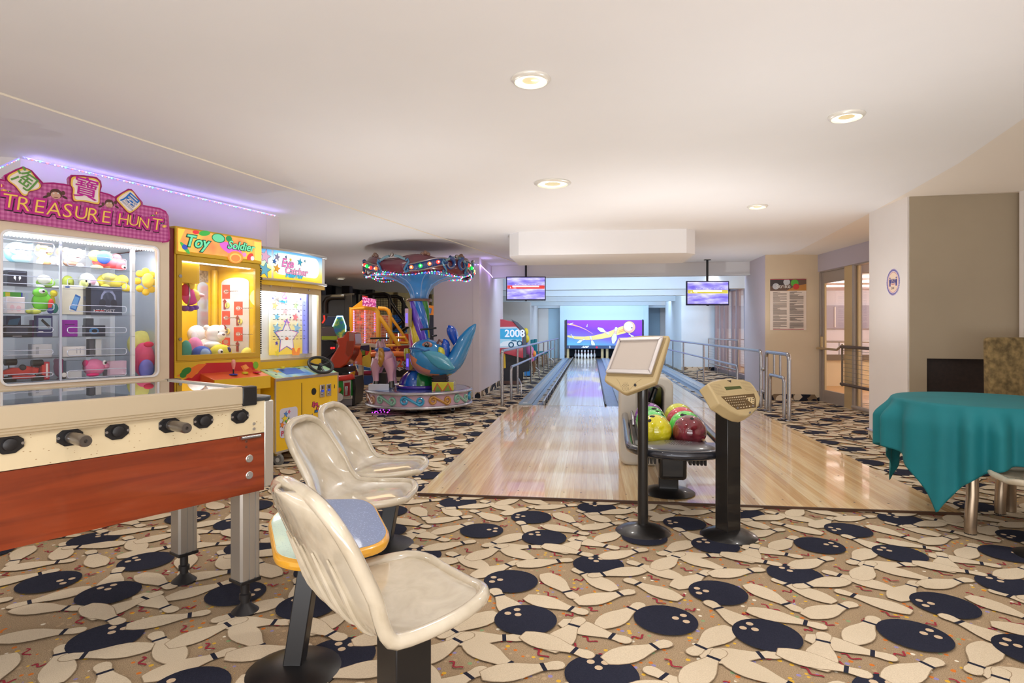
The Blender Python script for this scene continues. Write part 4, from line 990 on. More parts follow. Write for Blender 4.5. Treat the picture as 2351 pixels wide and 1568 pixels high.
MB().box((wl-.01,-.012,wb-.01),(wr+.01,-.008,wt+.01)).build('window_glass',m_glass,e)
# light strips
MB().box((.04,.04,wt-.012),(WT-.05,.075,wt+.0)).build('light_rail',mat('rail_white',(225,228,235),.3,.3),e)
mb=MB()
for k in range(56): mb.sph((.06+k*.0175,.03,wt-.018),.0055,nu=6,nv=4)
mb.build('led_strip',mat('led_white',(255,255,255),.5,emit=12),e,kind='stuff')
MB().box((.05,.30,wt+.03),(WT-.06,.36,wt+.04)).build('light_tube',m_glow,e)
# acrylic shelves, dividers, loops
SHY=[612,663,722,773,819,868]; SX=(X(303,700,.1)[0])
shz=[X(150,y,.12)[1] for y in SHY]
for z in shz: MB().box((.04,.06,z-.004),(SX,.50,z)).build('shelf',m_acr,e)
for px in (74,139,195,251): 
    x=X(px,700,.08)[0]; MB().box((x-.002,.07,wb),(x+.002,.35,wt-.03)).build('divider',m_acr,e)
x=X(303,700,.08)[0]; MB().box((x-.012,.06,wb-.02),(x+.012,.085,wt-.02)).build('post',mat('post_white',(244,246,250),.3),e)
x=X(139,700,.06)[0]; MB().box((x-.006,.055,wb-.02),(x+.006,.07,wt-.02)).build('post',m_loop,e)
for (x0,x1,ya,yb) in ((3,124,560,580),(155,290,596,620),(3,122,638,655),(155,290,648,664),(3,124,697,712),(160,290,704,718),(3,122,751,763),(155,290,752,764),(3,122,803,813),(155,290,800,813),(3,122,855,863),(155,290,845,861)):
    a=X(x0,ya,.05); b=X(x1,yb,.05); r=.012
    MB().tube([(p[0],.05,p[1]) for p in rrect(a[0],X(x1,yb,.05)[1],b[0],X(x1,ya,.05)[1],.014,4)],.0028,6,closed=True).build('retaining_loop',m_loop,e)
# sign
SG=[]
for x,y in ((0,783),(2190,1093),(2265,1085),(2285,1040),(2262,740),(2230,680),(2150,640),(1925,600),(1915,560),(1770,385),(1735,380),(1550,490),(1480,455),(1345,415),(1362,340),(1350,270),(1300,225),(1130,200),(960,195),(940,230),(950,330),(860,315),(720,298),(575,300),(420,130),(310,82),(215,120),(60,200),(65,265),(0,248)):
    SG.append(X(x/5.8775,370+y/5.8775,-.05))
SG=SG+[(.0,SG[-1][1]-.02),(-.02,SG[-1][1]-.08),(-.02,SG[0][1]+.03),(0,SG[0][1])]
def gingham():
    m,nt,b,N,L=nodemat('pink_gingham',.3,.4)
    tc=N('ShaderNodeTexCoord'); sp=N('ShaderNodeSeparateXYZ'); L(tc.outputs['Object'],sp.inputs[0]); outs=[]
    for k in (0,2):
        a=N('ShaderNodeMath',operation='MULTIPLY'); a.inputs[1].default_value=38; L(sp.outputs[k],a.inputs[0]); f=N('ShaderNodeMath',operation='FRACT'); L(a.outputs[0],f.inputs[0]); g=N('ShaderNodeMath',operation='GREATER_THAN'); g.inputs[1].default_value=.5; L(f.outputs[0],g.inputs[0]); outs.append(g)
    s=N('ShaderNodeMath',operation='ADD'); L(outs[0].outputs[0],s.inputs[0]); L(outs[1].outputs[0],s.inputs[1]); h=N('ShaderNodeMath',operation='MULTIPLY'); h.inputs[1].default_value=.5; L(s.outputs[0],h.inputs[0])
    r=ramp(N,[(0,(206,112,170)),(.5,(190,84,150)),(1,(172,60,132))]); L(h.outputs[0],r.inputs[0]); L(r.outputs[0],b.inputs['Base Color']); return m
sg=MB().prism(SG[::-1],'y',-.05,.0).build('sign_board',gingham(),e,bevel=.003)
mb=MB(); mb.tube([(x,-.05,z) for x,z in SG[1:-4]],.006,6); mb.build('sign_edging',mat('magenta_edge',(176,30,120),.35),sg)
m_mag=mat('magenta_letter',(190,30,140),.35,coat=.3); m_yel=mat('yellow_letter',(248,206,96),.4); m_blk=mat('letter_shadow',(40,20,30),.5)
# letters along the slope: one print piece per letter with outline
LT_=[('T',118,545,215),('R',300,585,215),('E',520,620,205),('A',720,655,205),('S',900,675,215),('U',1085,705,195),('R',1240,730,205),('E',1420,760,190),('H',1660,790,175),('U',1800,810,165),('N',1935,840,165),('T',2110,860,190)]
for ch,x,y,sz in LT_:
    p=X(x/5.8775,370+y/5.8775,-.06); s=sz/5.8775*.00238*1.0*(1+(2200-x)*-.00006)
    for dz,mm_,bo,yy,dx in ((-.004,m_blk,.014,-.053,.003),(0,m_mag,.012,-.056,0),(0,m_yel,-.001,-.060,0)):
        text(ch,s*1.6,mm_,sg,'lettering',(p[0]+dx,yy,p[1]+dz),ext=.0015,bold=bo,shear=.12)
# the three plaques with characters
m_cr=mat('plaque_cream',(240,226,220),.4); m_ye=mat('plaque_yellow',(240,200,90),.4)
def plaque(pts,ch,cx_,cy_,sz,col,rot):
    P=[X(x/5.8775,370+y/5.8775,-.06) for x,y in pts]; c=Vector((sum(p[0] for p in P)/len(P),sum(p[1] for p in P)/len(P)))
    for k,(sc,m_,y) in enumerate(((1.03,mat('plaque_edge',(150,30,90),.4),-.058),(.97,m_ye,-.062),(.86,m_cr,-.066))):
        Q=[tuple(c+(Vector(p)-c)*sc) for p in P]; MB().prism(roundpoly(Q,.02),'y',y,-.05).build('plaque',m_,sg)
    p=X(cx_/5.8775,370+cy_/5.8775,-.06)
    t=text(ch,sz*1.12,col,sg,'lettering',(p[0],-.068,p[1]),ext=.002,bold=.0004); t.rotation_euler=(PI/2,rot,0)
plaque([(310,85),(400,110),(565,330),(540,370),(480,395),(385,410),(370,470),(310,475),(200,330),(90,260),(95,190),(190,140)][::-1],'淘',325,260,.115,mat('char_green',(96,150,70),.4),math.radians(32))
plaque([(960,200),(1130,205),(1310,235),(1360,300),(1345,420),(1350,590),(1280,580),(1130,545),(990,545),(975,470),(985,360),(945,320)][::-1],'寶',1155,390,.135,mat('char_magenta',(190,24,150),.4),math.radians(6))
plaque([(1740,385),(1790,400),(1915,580),(1830,660),(1745,715),(1555,510),(1640,440)][::-1],'屋',1745,548,.095,mat('char_blue',(20,110,200),.4),math.radians(38))
sh=[]
def R3(x,y): return X(x/5.8775,370+y/5.8775,-.05)
def blob(c,x,y,rx,ry,rot=0): p=R3(x,y); k=.00036; sh.append((c,ell(p[0],p[1],rx*k,ry*k,16,rot=rot)))
for (x,y,f_) in ((755,440,1),(1475,570,.85)):
    sh=[]   # plain brown monkeys waving, without faces known from anywhere
    blob((70,44,40),x-140*f_,y+40,45*f_,20*f_,.5); blob((70,44,40),x+120*f_,y+50,45*f_,20*f_,-.5)
    blob((90,56,48),x-100*f_,y+10,28*f_,38*f_); blob((90,56,48),x+98*f_,y-10,28*f_,38*f_)
    blob((84,52,46),x,y,92*f_,88*f_); blob((206,160,140),x-5,y+22,74*f_,62*f_); blob((150,50,50),x+10,y+120,50*f_,30*f_)
    for s in (-1,1): blob((250,245,240),x+s*30*f_-5,y-5,12*f_,13*f_); blob((30,20,20),x+s*30*f_-5,y-5,5*f_,6*f_)
    blob((120,60,50),x-5,y+50,36*f_,5*f_,.1)
    prints('monkey_picture',sg,sh,-.05)
for grp_ in (0,1):
  sh=[]
  for (x,y,c) in [t_ for t_ in ((20,330,(190,40,120)),(50,400,(230,170,60)),(110,420,(80,120,60)),(60,460,(60,60,120)),(2110,700,(200,60,120)),(2060,740,(90,130,70)),(2160,770,(40,90,180)),(2090,790,(236,180,70)),(2190,830,(50,100,190)),(2215,880,(236,190,90)),(2130,840,(230,150,60))) if (t_[0]>1000)==bool(grp_)]: blob(c,x,y,42,26,.3); blob((250,210,110),x,y,8,26)
  prints('gift_picture',sg,sh,-.05)
# ---- items inside: one top-level object each, standing on its shelf
def item_frame(x0,y0,x1,y1,y):
    a=X(*cx3(x0,y1),y); b=X(*cx3(x1,y0),y); return a[0],a[1],b[0],b[1]
def at1(x,y,z): return f1.wd((x,y,z))
def onshelf(z):
    c=[s for s in shz if s<=z+.04]; return max(c) if c else wb-.02
def carton(box,label,col,y=.14,dp=.07,extra=None,glow=0,base=None,txt=None,tcol=(240,240,245)):
    x0,z0,x1,z1=item_frame(*box,y); z0=(onshelf(z0+.02) if base is None else base)
    p=at1((x0+x1)/2,y,z0); o=empty('gift_box',p,f1.a,label,'box','boxed prizes on the clear shelves'); w=(x1-x0)/2; h=z1-z0
    c=mat('carton_%d_%d_%d'%col,col,.4,var=.04,scale=20)
    MB().box((-w,0,0),(w,dp,h)).build('carton',c,o,bevel=.003)
    if extra: prints('carton_print',o,[(cc,[(a*w,b_*h) for a,b_ in pp]) for cc,pp in extra],-.0002,.001)
    if txt: text(txt,h*.16,mat('txt_%d_%d_%d'%tcol,tcol,.5),o,'lettering',(0,-.0015,h*.14),ext=.0004)
    return o
R_=lambda a,b,c,d:[(a,b),(c,b),(c,d),(a,d)]
E_=lambda a,b,c,d:[(x,z) for x,z in ell(a,b,c,d,14)]
carton((65,480,245,630),'black box of white earphones on second shelf',(40,44,60),extra=[((90,96,116),R_(-.9,.88,.9,.92)),((240,240,245),E_(-.25,.55,.12,.1)),((240,240,245),E_(.25,.55,.12,.1)),((240,240,245),R_(-.22,.38,-.17,.55)),((240,240,245),R_(.17,.38,.22,.55))])
carton((60,715,225,860),'white box with pale pink print, third shelf',(238,228,234),.10,.06,extra=[((236,200,214),E_(-.4,.35,.25,.18)),((236,200,214),E_(.3,.3,.28,.18))])
carton((40,672,205,712),'green and yellow pack behind the white pink box',(90,190,70),.20,.08,base=onshelf(X(*cx3(60,860),.2)[1]),extra=[((236,220,60),R_(-.9,.8,-.4,.98)),((60,80,200),R_(.8,.7,.97,.98))])
carton((558,612,750,872),'cream tablet box with blue device picture',(236,232,214),.12,.04,extra=[((40,110,190),[(-.3,.2),(.3,.12),(.75,.62),(.25,.70)]),((110,170,230),[(-.2,.24),(.25,.18),(.62,.58),(.2,.63)]),((60,90,160),E_(-.5,.93,.25,.03))])
carton((770,625,1100,880),'large dark headset box with picture of headphones',(66,74,96),.14,.10,extra=[((30,32,40),R_(-1,0,-.72,1)),((150,156,190),E_(.22,.58,.42,.3)),((66,74,96),E_(.22,.56,.33,.24)),((44,48,66),E_(-.1,.42,.18,.14)),((44,48,66),E_(.52,.42,.18,.14)),((190,50,60),R_(-.5,.14,0,.17))],txt='HEADSET')
carton((15,965,290,1065),'long black box with small white lettering, fourth shelf left',(28,32,46),.08,.06,extra=[((52,60,84),R_(-.7,.2,.7,.75)),((220,224,235),R_(-.3,.06,.3,.1))])
carton((55,882,190,965),'dark blue box standing behind the long black box',(40,52,90),.20,.05,base=onshelf(X(*cx3(100,1065),.2)[1]),extra=[((60,110,150),[(-.9,.5),(.5,.55),(.9,.9),(-.6,.8)])])
carton((330,880,475,1065),'dark box with violet print of a black gadget',(50,54,110),.14,.05,extra=[((150,170,190),R_(-.8,.35,.8,.88)),((26,30,36),[(-.5,.75),(.5,.4),(.7,.5),(-.3,.85)]),((240,240,250),R_(-.8,.2,-.2,.26))])
carton((290,920,330,1062),'small violet box between black boxes',(130,30,130),.22,.05)
carton((555,920,700,1062),'bright purple box in the middle of the fourth shelf',(150,10,170),.10,.05,extra=[((90,10,110),R_(-.6,.7,.6,.76))])
carton((775,968,950,1065),'dark blue box with swirling print, fourth shelf right',(36,46,70),.12,.06,extra=[((70,130,190),E_(-.2,.5,.5,.3)),((30,36,50),E_(-.15,.5,.3,.16))])
carton((775,905,845,968),'small grey box standing behind the dark blue swirl box',(110,118,134),.24,.05,base=onshelf(X(*cx3(800,1065),.2)[1]))
carton((285,1135,470,1235),'pale grey carton on fifth shelf left',(214,216,224),.14,.06,extra=[((170,174,186),R_(-.6,.2,-.3,.8))])
carton((565,1155,770,1255),'white carton on fifth shelf middle',(240,240,244),.10,.06,extra=[((150,154,170),R_(.2,.3,.25,.8)),((150,154,170),R_(.5,.3,.55,.8))])
carton((805,1090,850,1250),'narrow dark grey carton on end, fifth shelf',(96,100,112),.16,.05)
carton((862,1090,915,1250),'narrow pale carton on end, fifth shelf',(224,228,232),.16,.05)
carton((400,1295,448,1402),'thin red box next to the toy racing car',(190,40,60),.10,.04,extra=[((240,220,220),R_(-.5,.1,.4,.9))])
carton((595,1282,735,1440),'grey blue perfume box on the bottom shelf',(130,146,168),.10,.05,extra=[((214,218,224),R_(-1,0,1,.38))])
carton((965,1285,1140,1415),'pale pink carton on bottom shelf right',(240,206,230),.14,.07)
# plush toys
def plush(name,label,box,y,parts,cat='plush toy',base=None):
    """parts: (part name, colour, cx, cz, rx, rz, ry, dy) in fractions of the box"""
    x0,z0,x1,z1=item_frame(*box,y); w=x1-x0; h=z1-z0
    z0b=onshelf(z0+.02) if base is None else base
    o=empty(name,at1(x0+w/2,y,z0b),f1.a,label,cat,'plush prizes in the pink signed cabinet'); h=z1-z0b
    for nm,c,cx_,cz_,rx,rz,ry,dy in parts:
        MB().sph(((cx_-.5)*w,dy,cz_*h),1,(rx*w,ry*w,rz*h),18,12).build(nm,mat('plush_%d_%d_%d'%c,c,.9,var=.06,scale=30,bump=.2),o)
    return o
W_=(246,246,248); K_=(30,30,34)
plush('plush_owl','pale blue sleepy plush with white face, top shelf left',(35,230,275,430),.20,[('body',(150,214,230),.5,.5,.5,.5,.4,0),('face',(236,250,252),.35,.66,.28,.26,.2,-.05),('face',(236,250,252),.65,.66,.28,.26,.2,-.05),('eyelid',(80,120,140),.3,.62,.12,.03,.05,-.08),('eyelid',(80,120,140),.68,.62,.12,.03,.05,-.08),('belly',(200,236,244),.5,.22,.36,.2,.2,-.06)])
plush('plush_dog','white plush dog with orange brown patches, top shelf',(300,262,495,440),.20,[('head',(242,236,230),.4,.68,.38,.32,.3,0),('ear',(214,140,70),.18,.82,.14,.2,.1,-.02),('ear',(224,160,90),.62,.74,.2,.2,.1,-.03),('patch',(226,150,80),.4,.88,.25,.12,.2,-.02),('nose',(90,50,40),.42,.62,.06,.04,.05,-.065),('body',(226,170,120),.5,.25,.35,.25,.25,0),('paw',W_,.85,.3,.16,.2,.15,-.02),('paw',W_,.2,.15,.16,.14,.15,-.03)])
plush('plush_bear','brown and white plush bear with wide smile, top shelf',(555,285,745,468),.18,[('head',(246,240,236),.5,.62,.46,.36,.35,0),('ear',(170,130,110),.2,.88,.18,.15,.12,.0),('ear',(170,130,110),.82,.88,.18,.15,.12,.0),('mouth',(80,40,40),.55,.5,.2,.02,.05,-.065),('body',(180,140,120),.45,.25,.35,.2,.25,.01),('foot',W_,-.1,.18,.16,.2,.15,0),('foot',W_,.8,.12,.18,.14,.15,-.02)])
plush('plush_parrot','red plush parrot lying down, green blue yellow wings',(800,325,1130,490),.18,[('body',(226,80,90),.5,.4,.42,.3,.16,0),('head',(230,84,92),.82,.35,.18,.35,.16,-.01),('tail',(230,80,90),.78,.75,.14,.22,.1,.02),('wing',(240,220,80),.15,.72,.2,.3,.06,-.02),('wing',(70,170,130),.35,.72,.22,.3,.06,-.035),('wing',(50,80,170),.3,.6,.18,.3,.05,-.05),('foot',(244,226,110),.18,.12,.16,.13,.12,-.02),('eye',W_,.84,.22,.06,.1,.03,-.055),('pupil',K_,.85,.2,.03,.06,.02,-.065)])
plush('plush_turtle','green plush with white head and white feet on second shelf',(300,520,520,640),.18,[('body',(150,200,80),.5,.4,.4,.38,.2,0),('head',(236,240,226),.35,.62,.28,.34,.18,-.03),('foot',W_,.2,.1,.18,.1,.15,-.03),('foot',W_,.85,.1,.18,.1,.15,-.03)])
plush('plush_ball','olive green round spotted plush on second shelf',(555,520,665,612),.24,[('body',(176,186,80),.5,.5,.5,.48,.4,0),('spot',(110,110,50),.4,.4,.08,.08,.1,-.04)])
plush('plush_rabbit','white plush rabbit with pink ear and striped paw',(700,495,880,615),.18,[('head',W_,.45,.5,.42,.45,.3,0),('ear',(240,190,214),.6,.5,.14,.2,.1,-.05),('ear',W_,.85,.35,.2,.2,.1,0),('muzzle',(230,236,150),.2,.3,.22,.26,.15,-.03),('eye',K_,.22,.48,.05,.08,.03,-.06),('eye',K_,.4,.3,.05,.08,.03,-.06)])
plush('plush_duck','yellow lying plush duck, second shelf right end',(870,495,1155,660),.20,[('body',(240,222,90),.4,.5,.4,.4,.2,0),('head',(240,224,100),.8,.6,.2,.28,.15,0),('foot',(236,208,70),.2,.2,.14,.15,.1,-.03),('foot',(236,208,70),.85,.2,.14,.22,.1,-.03),('wing',(244,230,120),.3,.7,.22,.2,.12,-.03)],base=onshelf(X(*cx3(900,600),.2)[1]))
plush('plush_chameleon','bright green plush with yellow feet and rainbow wing',(230,650,520,860),.16,[('body',(120,214,70),.5,.5,.32,.4,.2,0),('head',(130,220,80),.4,.85,.24,.18,.15,-.02),('eye',W_,.38,.9,.1,.09,.05,-.06),('pupil',K_,.4,.9,.04,.04,.03,-.075),('foot',(226,236,110),.2,.1,.24,.12,.15,-.02),('arm',(230,210,60),.85,.85,.12,.14,.1,-.01),('leg',(210,200,60),.82,.5,.1,.3,.08,0),('wing',(220,70,60),.68,.36,.1,.26,.06,-.05),('wing',(40,120,110),.78,.24,.12,.2,.06,-.055),('wing',(50,60,130),.64,.14,.1,.12,.06,-.06)])
plush('plush_fish','pink plush with round snout and big eye, bottom shelf',(740,1262,970,1440),.14,[('body',(246,140,190),.45,.5,.42,.48,.3,0),('snout',(248,160,200),.9,.55,.16,.2,.14,0),('ear',(236,60,140),.1,.75,.12,.2,.1,-.01),('mouth',(236,40,130),.25,.12,.25,.1,.15,-.06),('eye',W_,.62,.78,.07,.13,.04,-.09),('pupil',K_,.64,.78,.04,.07,.03,-.1)])
plush('plush_pig','hot pink plush partly hidden beside the perfume box',(480,1262,595,1400),.24,[('body',(240,90,170),.5,.5,.5,.5,.3,0),('ear',(244,130,190),.2,.85,.2,.15,.1,0)])
plush('plush_sunflower','yellow flower shaped plush hanging inside the side glass',(1205,465,1385,720),.15,[('face',(246,214,90),.7,.6,.3,.26,.15,0)]+[('petal',(240,196,60),.62+.42*math.cos(k*PI/4),.56+.36*math.sin(k*PI/4),.2,.12,.06,.01) for k in range(8)],base=X(*cx3(1300,720),.15)[1])
plush('plush_ball','large round yellow plush ball on top of the pink one',(1150,1015,1385,1170),.30,[('body',(236,230,130),.5,.4,.5,.6,.4,0)],base=X(*cx3(1250,1170),.30)[1]-.04)
plush('plush_ball','large pinkish red plush ball in side bay',(1200,1120,1385,1335),.17,[('body',(230,90,130),.5,.5,.5,.5,.45,0),('bow',(226,50,90),.4,.95,.25,.08,.1,-.1)],base=wb-.02)
plush('plush_ball','small violet blue plush at the bottom of side bay',(1250,1285,1385,1340),.11,[('body',(130,130,210),.5,.5,.5,.6,.3,0)],base=wb-.02)
# toy racing car
x0,z0,x1,z1=item_frame(10,1230,395,1440,.12); zb_=wb-.02
o=empty('toy_racing_car',at1((x0+x1)/2,.14,onshelf(z0)),f1.a,'red toy racing car with black wheels, lying on the bottom shelf','toy car'); w=(x1-x0)/2; h=(z1-z0)
m_rd=mat('toy_red',(214,50,44),.25,coat=.6)
MB().prism([(-w,.30*h),(-w*.5,.25*h),(w*.75,.28*h),(w*.8,.55*h),(w*.1,.68*h),(-.1*w,.60*h),(-.5*w,.62*h),(-w,.44*h)],'y',-.02,.03).build('body',m_rd,o,bevel=.008)
MB().prism([(-.55*w,.08*h),(.6*w,.08*h),(.6*w,.22*h),(-.5*w,.25*h)],'y',-.03,.05).build('side_pod',m_rd,o,bevel=.006)
MB().box((w*.86,-.04,.22*h),(w*.99,.06,.7*h)).build('rear_wing',m_rd,o)
MB().box((-w*1.0,-.04,.2*h),(-w*.93,.06,.36*h)).build('front_wing',m_rd,o)
MB().sph((0,-.012,.6*h),.02).build('helmet',mat('toy_grey',(60,60,66),.4),o)
for xx,zz,rr in ((-.6,.88,.16),(.65,.78,.17),(-.62,.10,.13),(.68,.08,.15)):
    MB().cyl((xx*w-.025,-.01,zz*h),(xx*w+.035,-.01,zz*h),rr*h,seg=20).build('wheel',m_black,o,bevel=.003)
for xx in (-.6,.65): MB().cyl((xx*w,-.0,.1*h),(xx*w,-.0,.86*h),.003).build('axle',m_black,o)
x0,z0,x1,z1=item_frame(550,1360,605,1420,.07); o=empty('wrist_watch',at1((x0+x1)/2,.08,onshelf(z0)),f1.a,'round white wrist watch standing by the perfume box','watch')
MB().cyl((0,-.01,(z1-z0)*.6),(0,.01,(z1-z0)*.6),(x1-x0)*.5,seg=24).build('case',m_steel,o); MB().cyl((0,-.012,(z1-z0)*.6),(0,-.01,(z1-z0)*.6),(x1-x0)*.42,seg=24).build('dial',mat('dial_white',(240,240,240),.4),o)
MB().box((-.008,-.005,0),(.008,.005,(z1-z0)*.25)).build('strap',m_dark,o)

# ---- claw machine with yellow body
o_=AD((403-CX)/FP*4.9,4.9); f2=Fr((o_.x,o_.y,0),26.2); WC=.845; DC=.72
e=f2.e('claw_machine','tall yellow claw machine with orange lit header between two other prize machines','prize machine')
Y=lambda px,py,y=0:(lambda p:(p[0],p[2]))(f2.s(px,py,y))
q5=lambda x,y:(390+x/4.02,510+y/4.02)
m_yb=mat('machine_yellow',(226,184,36),.35,coat=.3,var=.03,scale=3); m_ydk=mat('machine_yellow_door',(206,166,40),.35,coat=.3); m_maroon=mat('machine_maroon',(120,16,28),.4,coat=.4)
ztp=Y(403,519)[1]; zh0=Y(403.5,510+298/4.02)[1]; 
MB().box((-.07,.0,.05),(-.012,DC,ztp-.02)).build('maroon_side',m_maroon,e,bevel=.004)
MB().box((-.012,-.005,.05),(.0,DC,ztp)).build('corner_trim',m_yb,e)
wx0,wx1=Y(*q5(105,700))[0],Y(*q5(782,700))[0]; wz1=Y(*q5(440,390))[1]; wz0=Y(*q5(440,1216))[1]
dx0,dx1=Y(*q5(58,700))[0],Y(*q5(828,700))[0]; dz1=Y(*q5(440,340))[1]; dz0=Y(*q5(440,1262))[1]
mb=MB(); frame_mesh(mb,[(WC,dz1),(0,dz1),(0,dz0-.01),(WC,dz0-.01)],[(dx1,dz1-.004),(dx0,dz1-.004),(dx0,dz0),(dx1,dz0)],0,.04); mb.build('front_surround',m_yb,e)
dr_=MB(); frame_mesh(dr_,[(dx1,dz1-.004),(dx0,dz1-.004),(dx0,dz0),(dx1,dz0)],[(wx1,wz1),(wx0,wz1),(wx0,wz0),(wx1,wz0)],-.012,.02); door=dr_.build('door',m_ydk,e,bevel=.003)
MB().box((wx0,-.004,wz0),(wx1,0,wz1)).build('door_glass',m_glass,door)
for x,y in ((85,498),(85,1080)): p=Y(*q5(x,y)); MB().cyl((p[0],-.02,p[1]),(p[0],-.012,p[1]),.014,seg=20).build('lock',m_steel,door)
for k in range(22):
    pass
mb=MB()
for k in range(40): z=dz0+.03+k*(dz1-dz0-.06)/40; mb.box((dx1-.004,-.018,z),(dx1+.008,-.010,z+.012))
mb.build('door_hinge',m_black,door,kind='stuff')
# cabinet shell
MB().box((0,DC-.02,.05),(WC,DC,ztp)).build('back_panel',m_yb,e)
MB().box((0,.04,.05),(.02,DC-.02,dz0)).build('side_panel',m_yb,e); MB().box((WC-.02,.0,.05),(WC,DC-.02,ztp)).build('side_panel',m_yb,e)
MB().box((0,.0,dz1),(WC,DC-.02,dz1+.02)).build('ceiling_panel',mat('claw_ceiling',(190,186,180),.3,.3),e)
MB().box((0,.04,dz0-.02),(WC,DC-.02,dz0+.0)).build('deck',m_yb,e)
# inner back wall with an arched mirror, corner pillar, arched pane on the right-hand side wall
yI=f2.sx(494,700,WC-.02)[1]
MB().box((.02,yI,dz0),(WC-.02,yI+.02,dz1)).build('inner_back',m_yb,e)
a0,a1=Y(*q5(250,700),yI)[0],Y(*q5(350,700),yI)[0]; zA=dz0+.02; zB=Y(*q5(300,600),yI)[1]
arch=[(a1,zA),(a1,zB)]+[((a0+a1)/2+(a1-a0)/2*math.cos(PI*t/8),zB+.05*math.sin(PI*t/8)) for t in range(1,8)]+[(a0,zB),(a0,zA)]
MB().prism(arch[::-1],'y',yI-.008,yI).build('arched_mirror',mat('pale_mirror',(176,182,190),.15,.6),e)
MB().box((.03,yI-.008,dz1-.16),(a1,yI,dz1-.05)).build('grille_panel',mat('grille',(150,140,130),.3,.6,var=.4,scale=60),e)
MB().cyl((WC-.05,yI-.03,dz0),(WC-.05,yI-.03,dz1-.04),.03,seg=16).build('inner_pillar',m_yb,e)
X5=WC-.022
SXf=lambda x,y:(lambda p:(p[1],p[2]))(f2.sx(*q5(x,y),X5))
y0_,y1_=SXf(478,900)[0],SXf(732,900)[0]; zT=SXf(600,560)[1]
arch=[(y0_,dz0+.01),(y0_,zT)]+[((y0_+y1_)/2+(y0_-y1_)/2*math.cos(PI*t/10),zT+.05*math.sin(PI*t/10)) for t in range(1,10)]+[(y1_,zT),(y1_,dz0+.01)]
MB().prism(arch,'x',X5-.004,X5).build('arched_pane',mat('clear_panel',(214,216,224),.2,.2),e)
MB().box((.08,.06,dz1-.05),(WC-.06,.09,dz1-.03)).build('light_tube',m_glow,e)
MB().box((.06,.30,dz1-.02),(WC-.06,.34,dz1-.005)).build('light_tube',m_glow,e)
light('AREA','claw_machine_lamp',f2.wd((WC*.5,.25,dz1-.06)),9,(1,1,1),.6,(0,0,f2.a),.25)
light('AREA','prize_cabinet_lamp',f1.wd((WT*.5,.10,wt-.03)),11,(.93,.97,1),.9,(math.radians(25),0,f1.a),.12)
# red printed squares, arrows and numbers on the pane
sh=[]
for x,y,w_,h_ in ((487,578,72,130),(596,733,80,125),(487,820,72,128),(596,970,80,126),(487,1065,72,80)):
    sh.append(((216,84,66),[SXf(x,y+h_),SXf(x+w_,y+h_),SXf(x+w_,y),SXf(x,y)])); c_=SXf(x+w_/2,y+h_/2); sh.append(((190,150,140),ell(c_[0],c_[1],.035,.022,12)))
for x,y in ((512,715),(630,865),(512,955),(630,1105)):
    sh.append(((150,60,60),[SXf(x-18,y+22),SXf(x+18,y+22),SXf(x,y-6)])); sh.append(((150,60,60),[SXf(x-9,y+90),SXf(x+9,y+90),SXf(x+9,y+22),SXf(x-9,y+22)]))
for x,y in ((538,768),(655,915),(540,1008)): c_=SXf(x,y); sh.append(((240,220,120),ell(c_[0],c_[1],.03,.028,14)))
printsx('panel_print',e,sh,X5-.004)
for s_,x,y in (('1',538,768),('2',655,915),('3',540,1008)):
    p=SXf(x,y); t_=text(s_,.06,mat('num_blue',(70,80,140),.5),e,'lettering',(X5-.018,p[0],p[1]),rot=(PI/2,0,-PI/2))
for x,y in ((523,643),(640,797),(523,885),(640,1035),(523,1135)):
    p=SXf(x,y); mb=MB(); mb.tube([(X5-.03+.004*math.sin(k*2.2),p[0]-k*.010,p[1]+.004*math.cos(k*2.2)) for k in range(22)],.003,5); mb.build('hanging_chain',m_steel,e)
# claw carriage
p=Y(*q5(145,470),.2); MB().box((.0,.10,dz1-.22),(p[0]+.06,.30,dz1-.02)).build('crane_carriage',m_yb,e,bevel=.004)
MB().cyl((p[0]-.0,.2,dz1-.22),(p[0],.2,dz1-.36),.006).build('crane_cable',m_steel,e)
p=Y(*q5(150,590),.2)
for k in range(3):
    t=k*2*PI/3+.3; ux,uy=math.cos(t),math.sin(t); MB().tube([(p[0],.2,p[1]+.06),(p[0]+.06*ux,.2+.06*uy,p[1]+.0),(p[0]+.075*ux,.2+.075*uy,p[1]-.10),(p[0]+.02*ux,.2+.02*uy,p[1]-.19)],.006,8).build('claw_prong',m_steel,e)
# header
hx0,hx1=Y(*q5(55,160))[0],Y(*q5(828,250))[0]; hz1=Y(*q5(440,118))[1]; hz0=Y(*q5(440,310))[1]
MB().box((-.012,-.02,dz1-.002),(WC,.10,ztp)).build('header_box',m_yb,e,bevel=.006)
def header_mat(name,c0,c1,c2_,es=1.0,sc=4):
    m,nt,b,N,L=nodemat(name,.25)
    tc=N('ShaderNodeTexCoord'); nz=N('ShaderNodeTexNoise'); nz.inputs['Scale'].default_value=sc; L(tc.outputs['Object'],nz.inputs['Vector'])
    r=ramp(N,[(.3,c0),(.5,c1),(.7,c2_)]); L(nz.outputs['Fac'],r.inputs[0]); L(r.outputs[0],b.inputs['Base Color']); L(r.outputs[0],b.inputs['Emission Color']); b.inputs['Emission Strength'].default_value=es; return m
hp=MB().box((hx0,-.026,hz0),(hx1,-.02,hz1)).build('lit_header',header_mat('claw_header',(255,206,80),(250,170,90),(246,120,80),.8,5),e)
sh=[]
def hb(c,x,y,rx,ry,rot=0): p=Y(*q5(x,y)); sh.append((c,ell(p[0],p[1],rx/4.02*.0040,ry/4.02*.0040,18,rot=rot)))
def hq(c,pts): sh.append((c,[Y(*q5(*p)) for p in pts]))
hq((250,226,90),[(58,60),(120,70),(60,200)]); hq((250,226,90),[(58,270),(170,285),(60,180)]); hq((252,230,110),[(760,180),(825,190),(825,365),(765,350)])
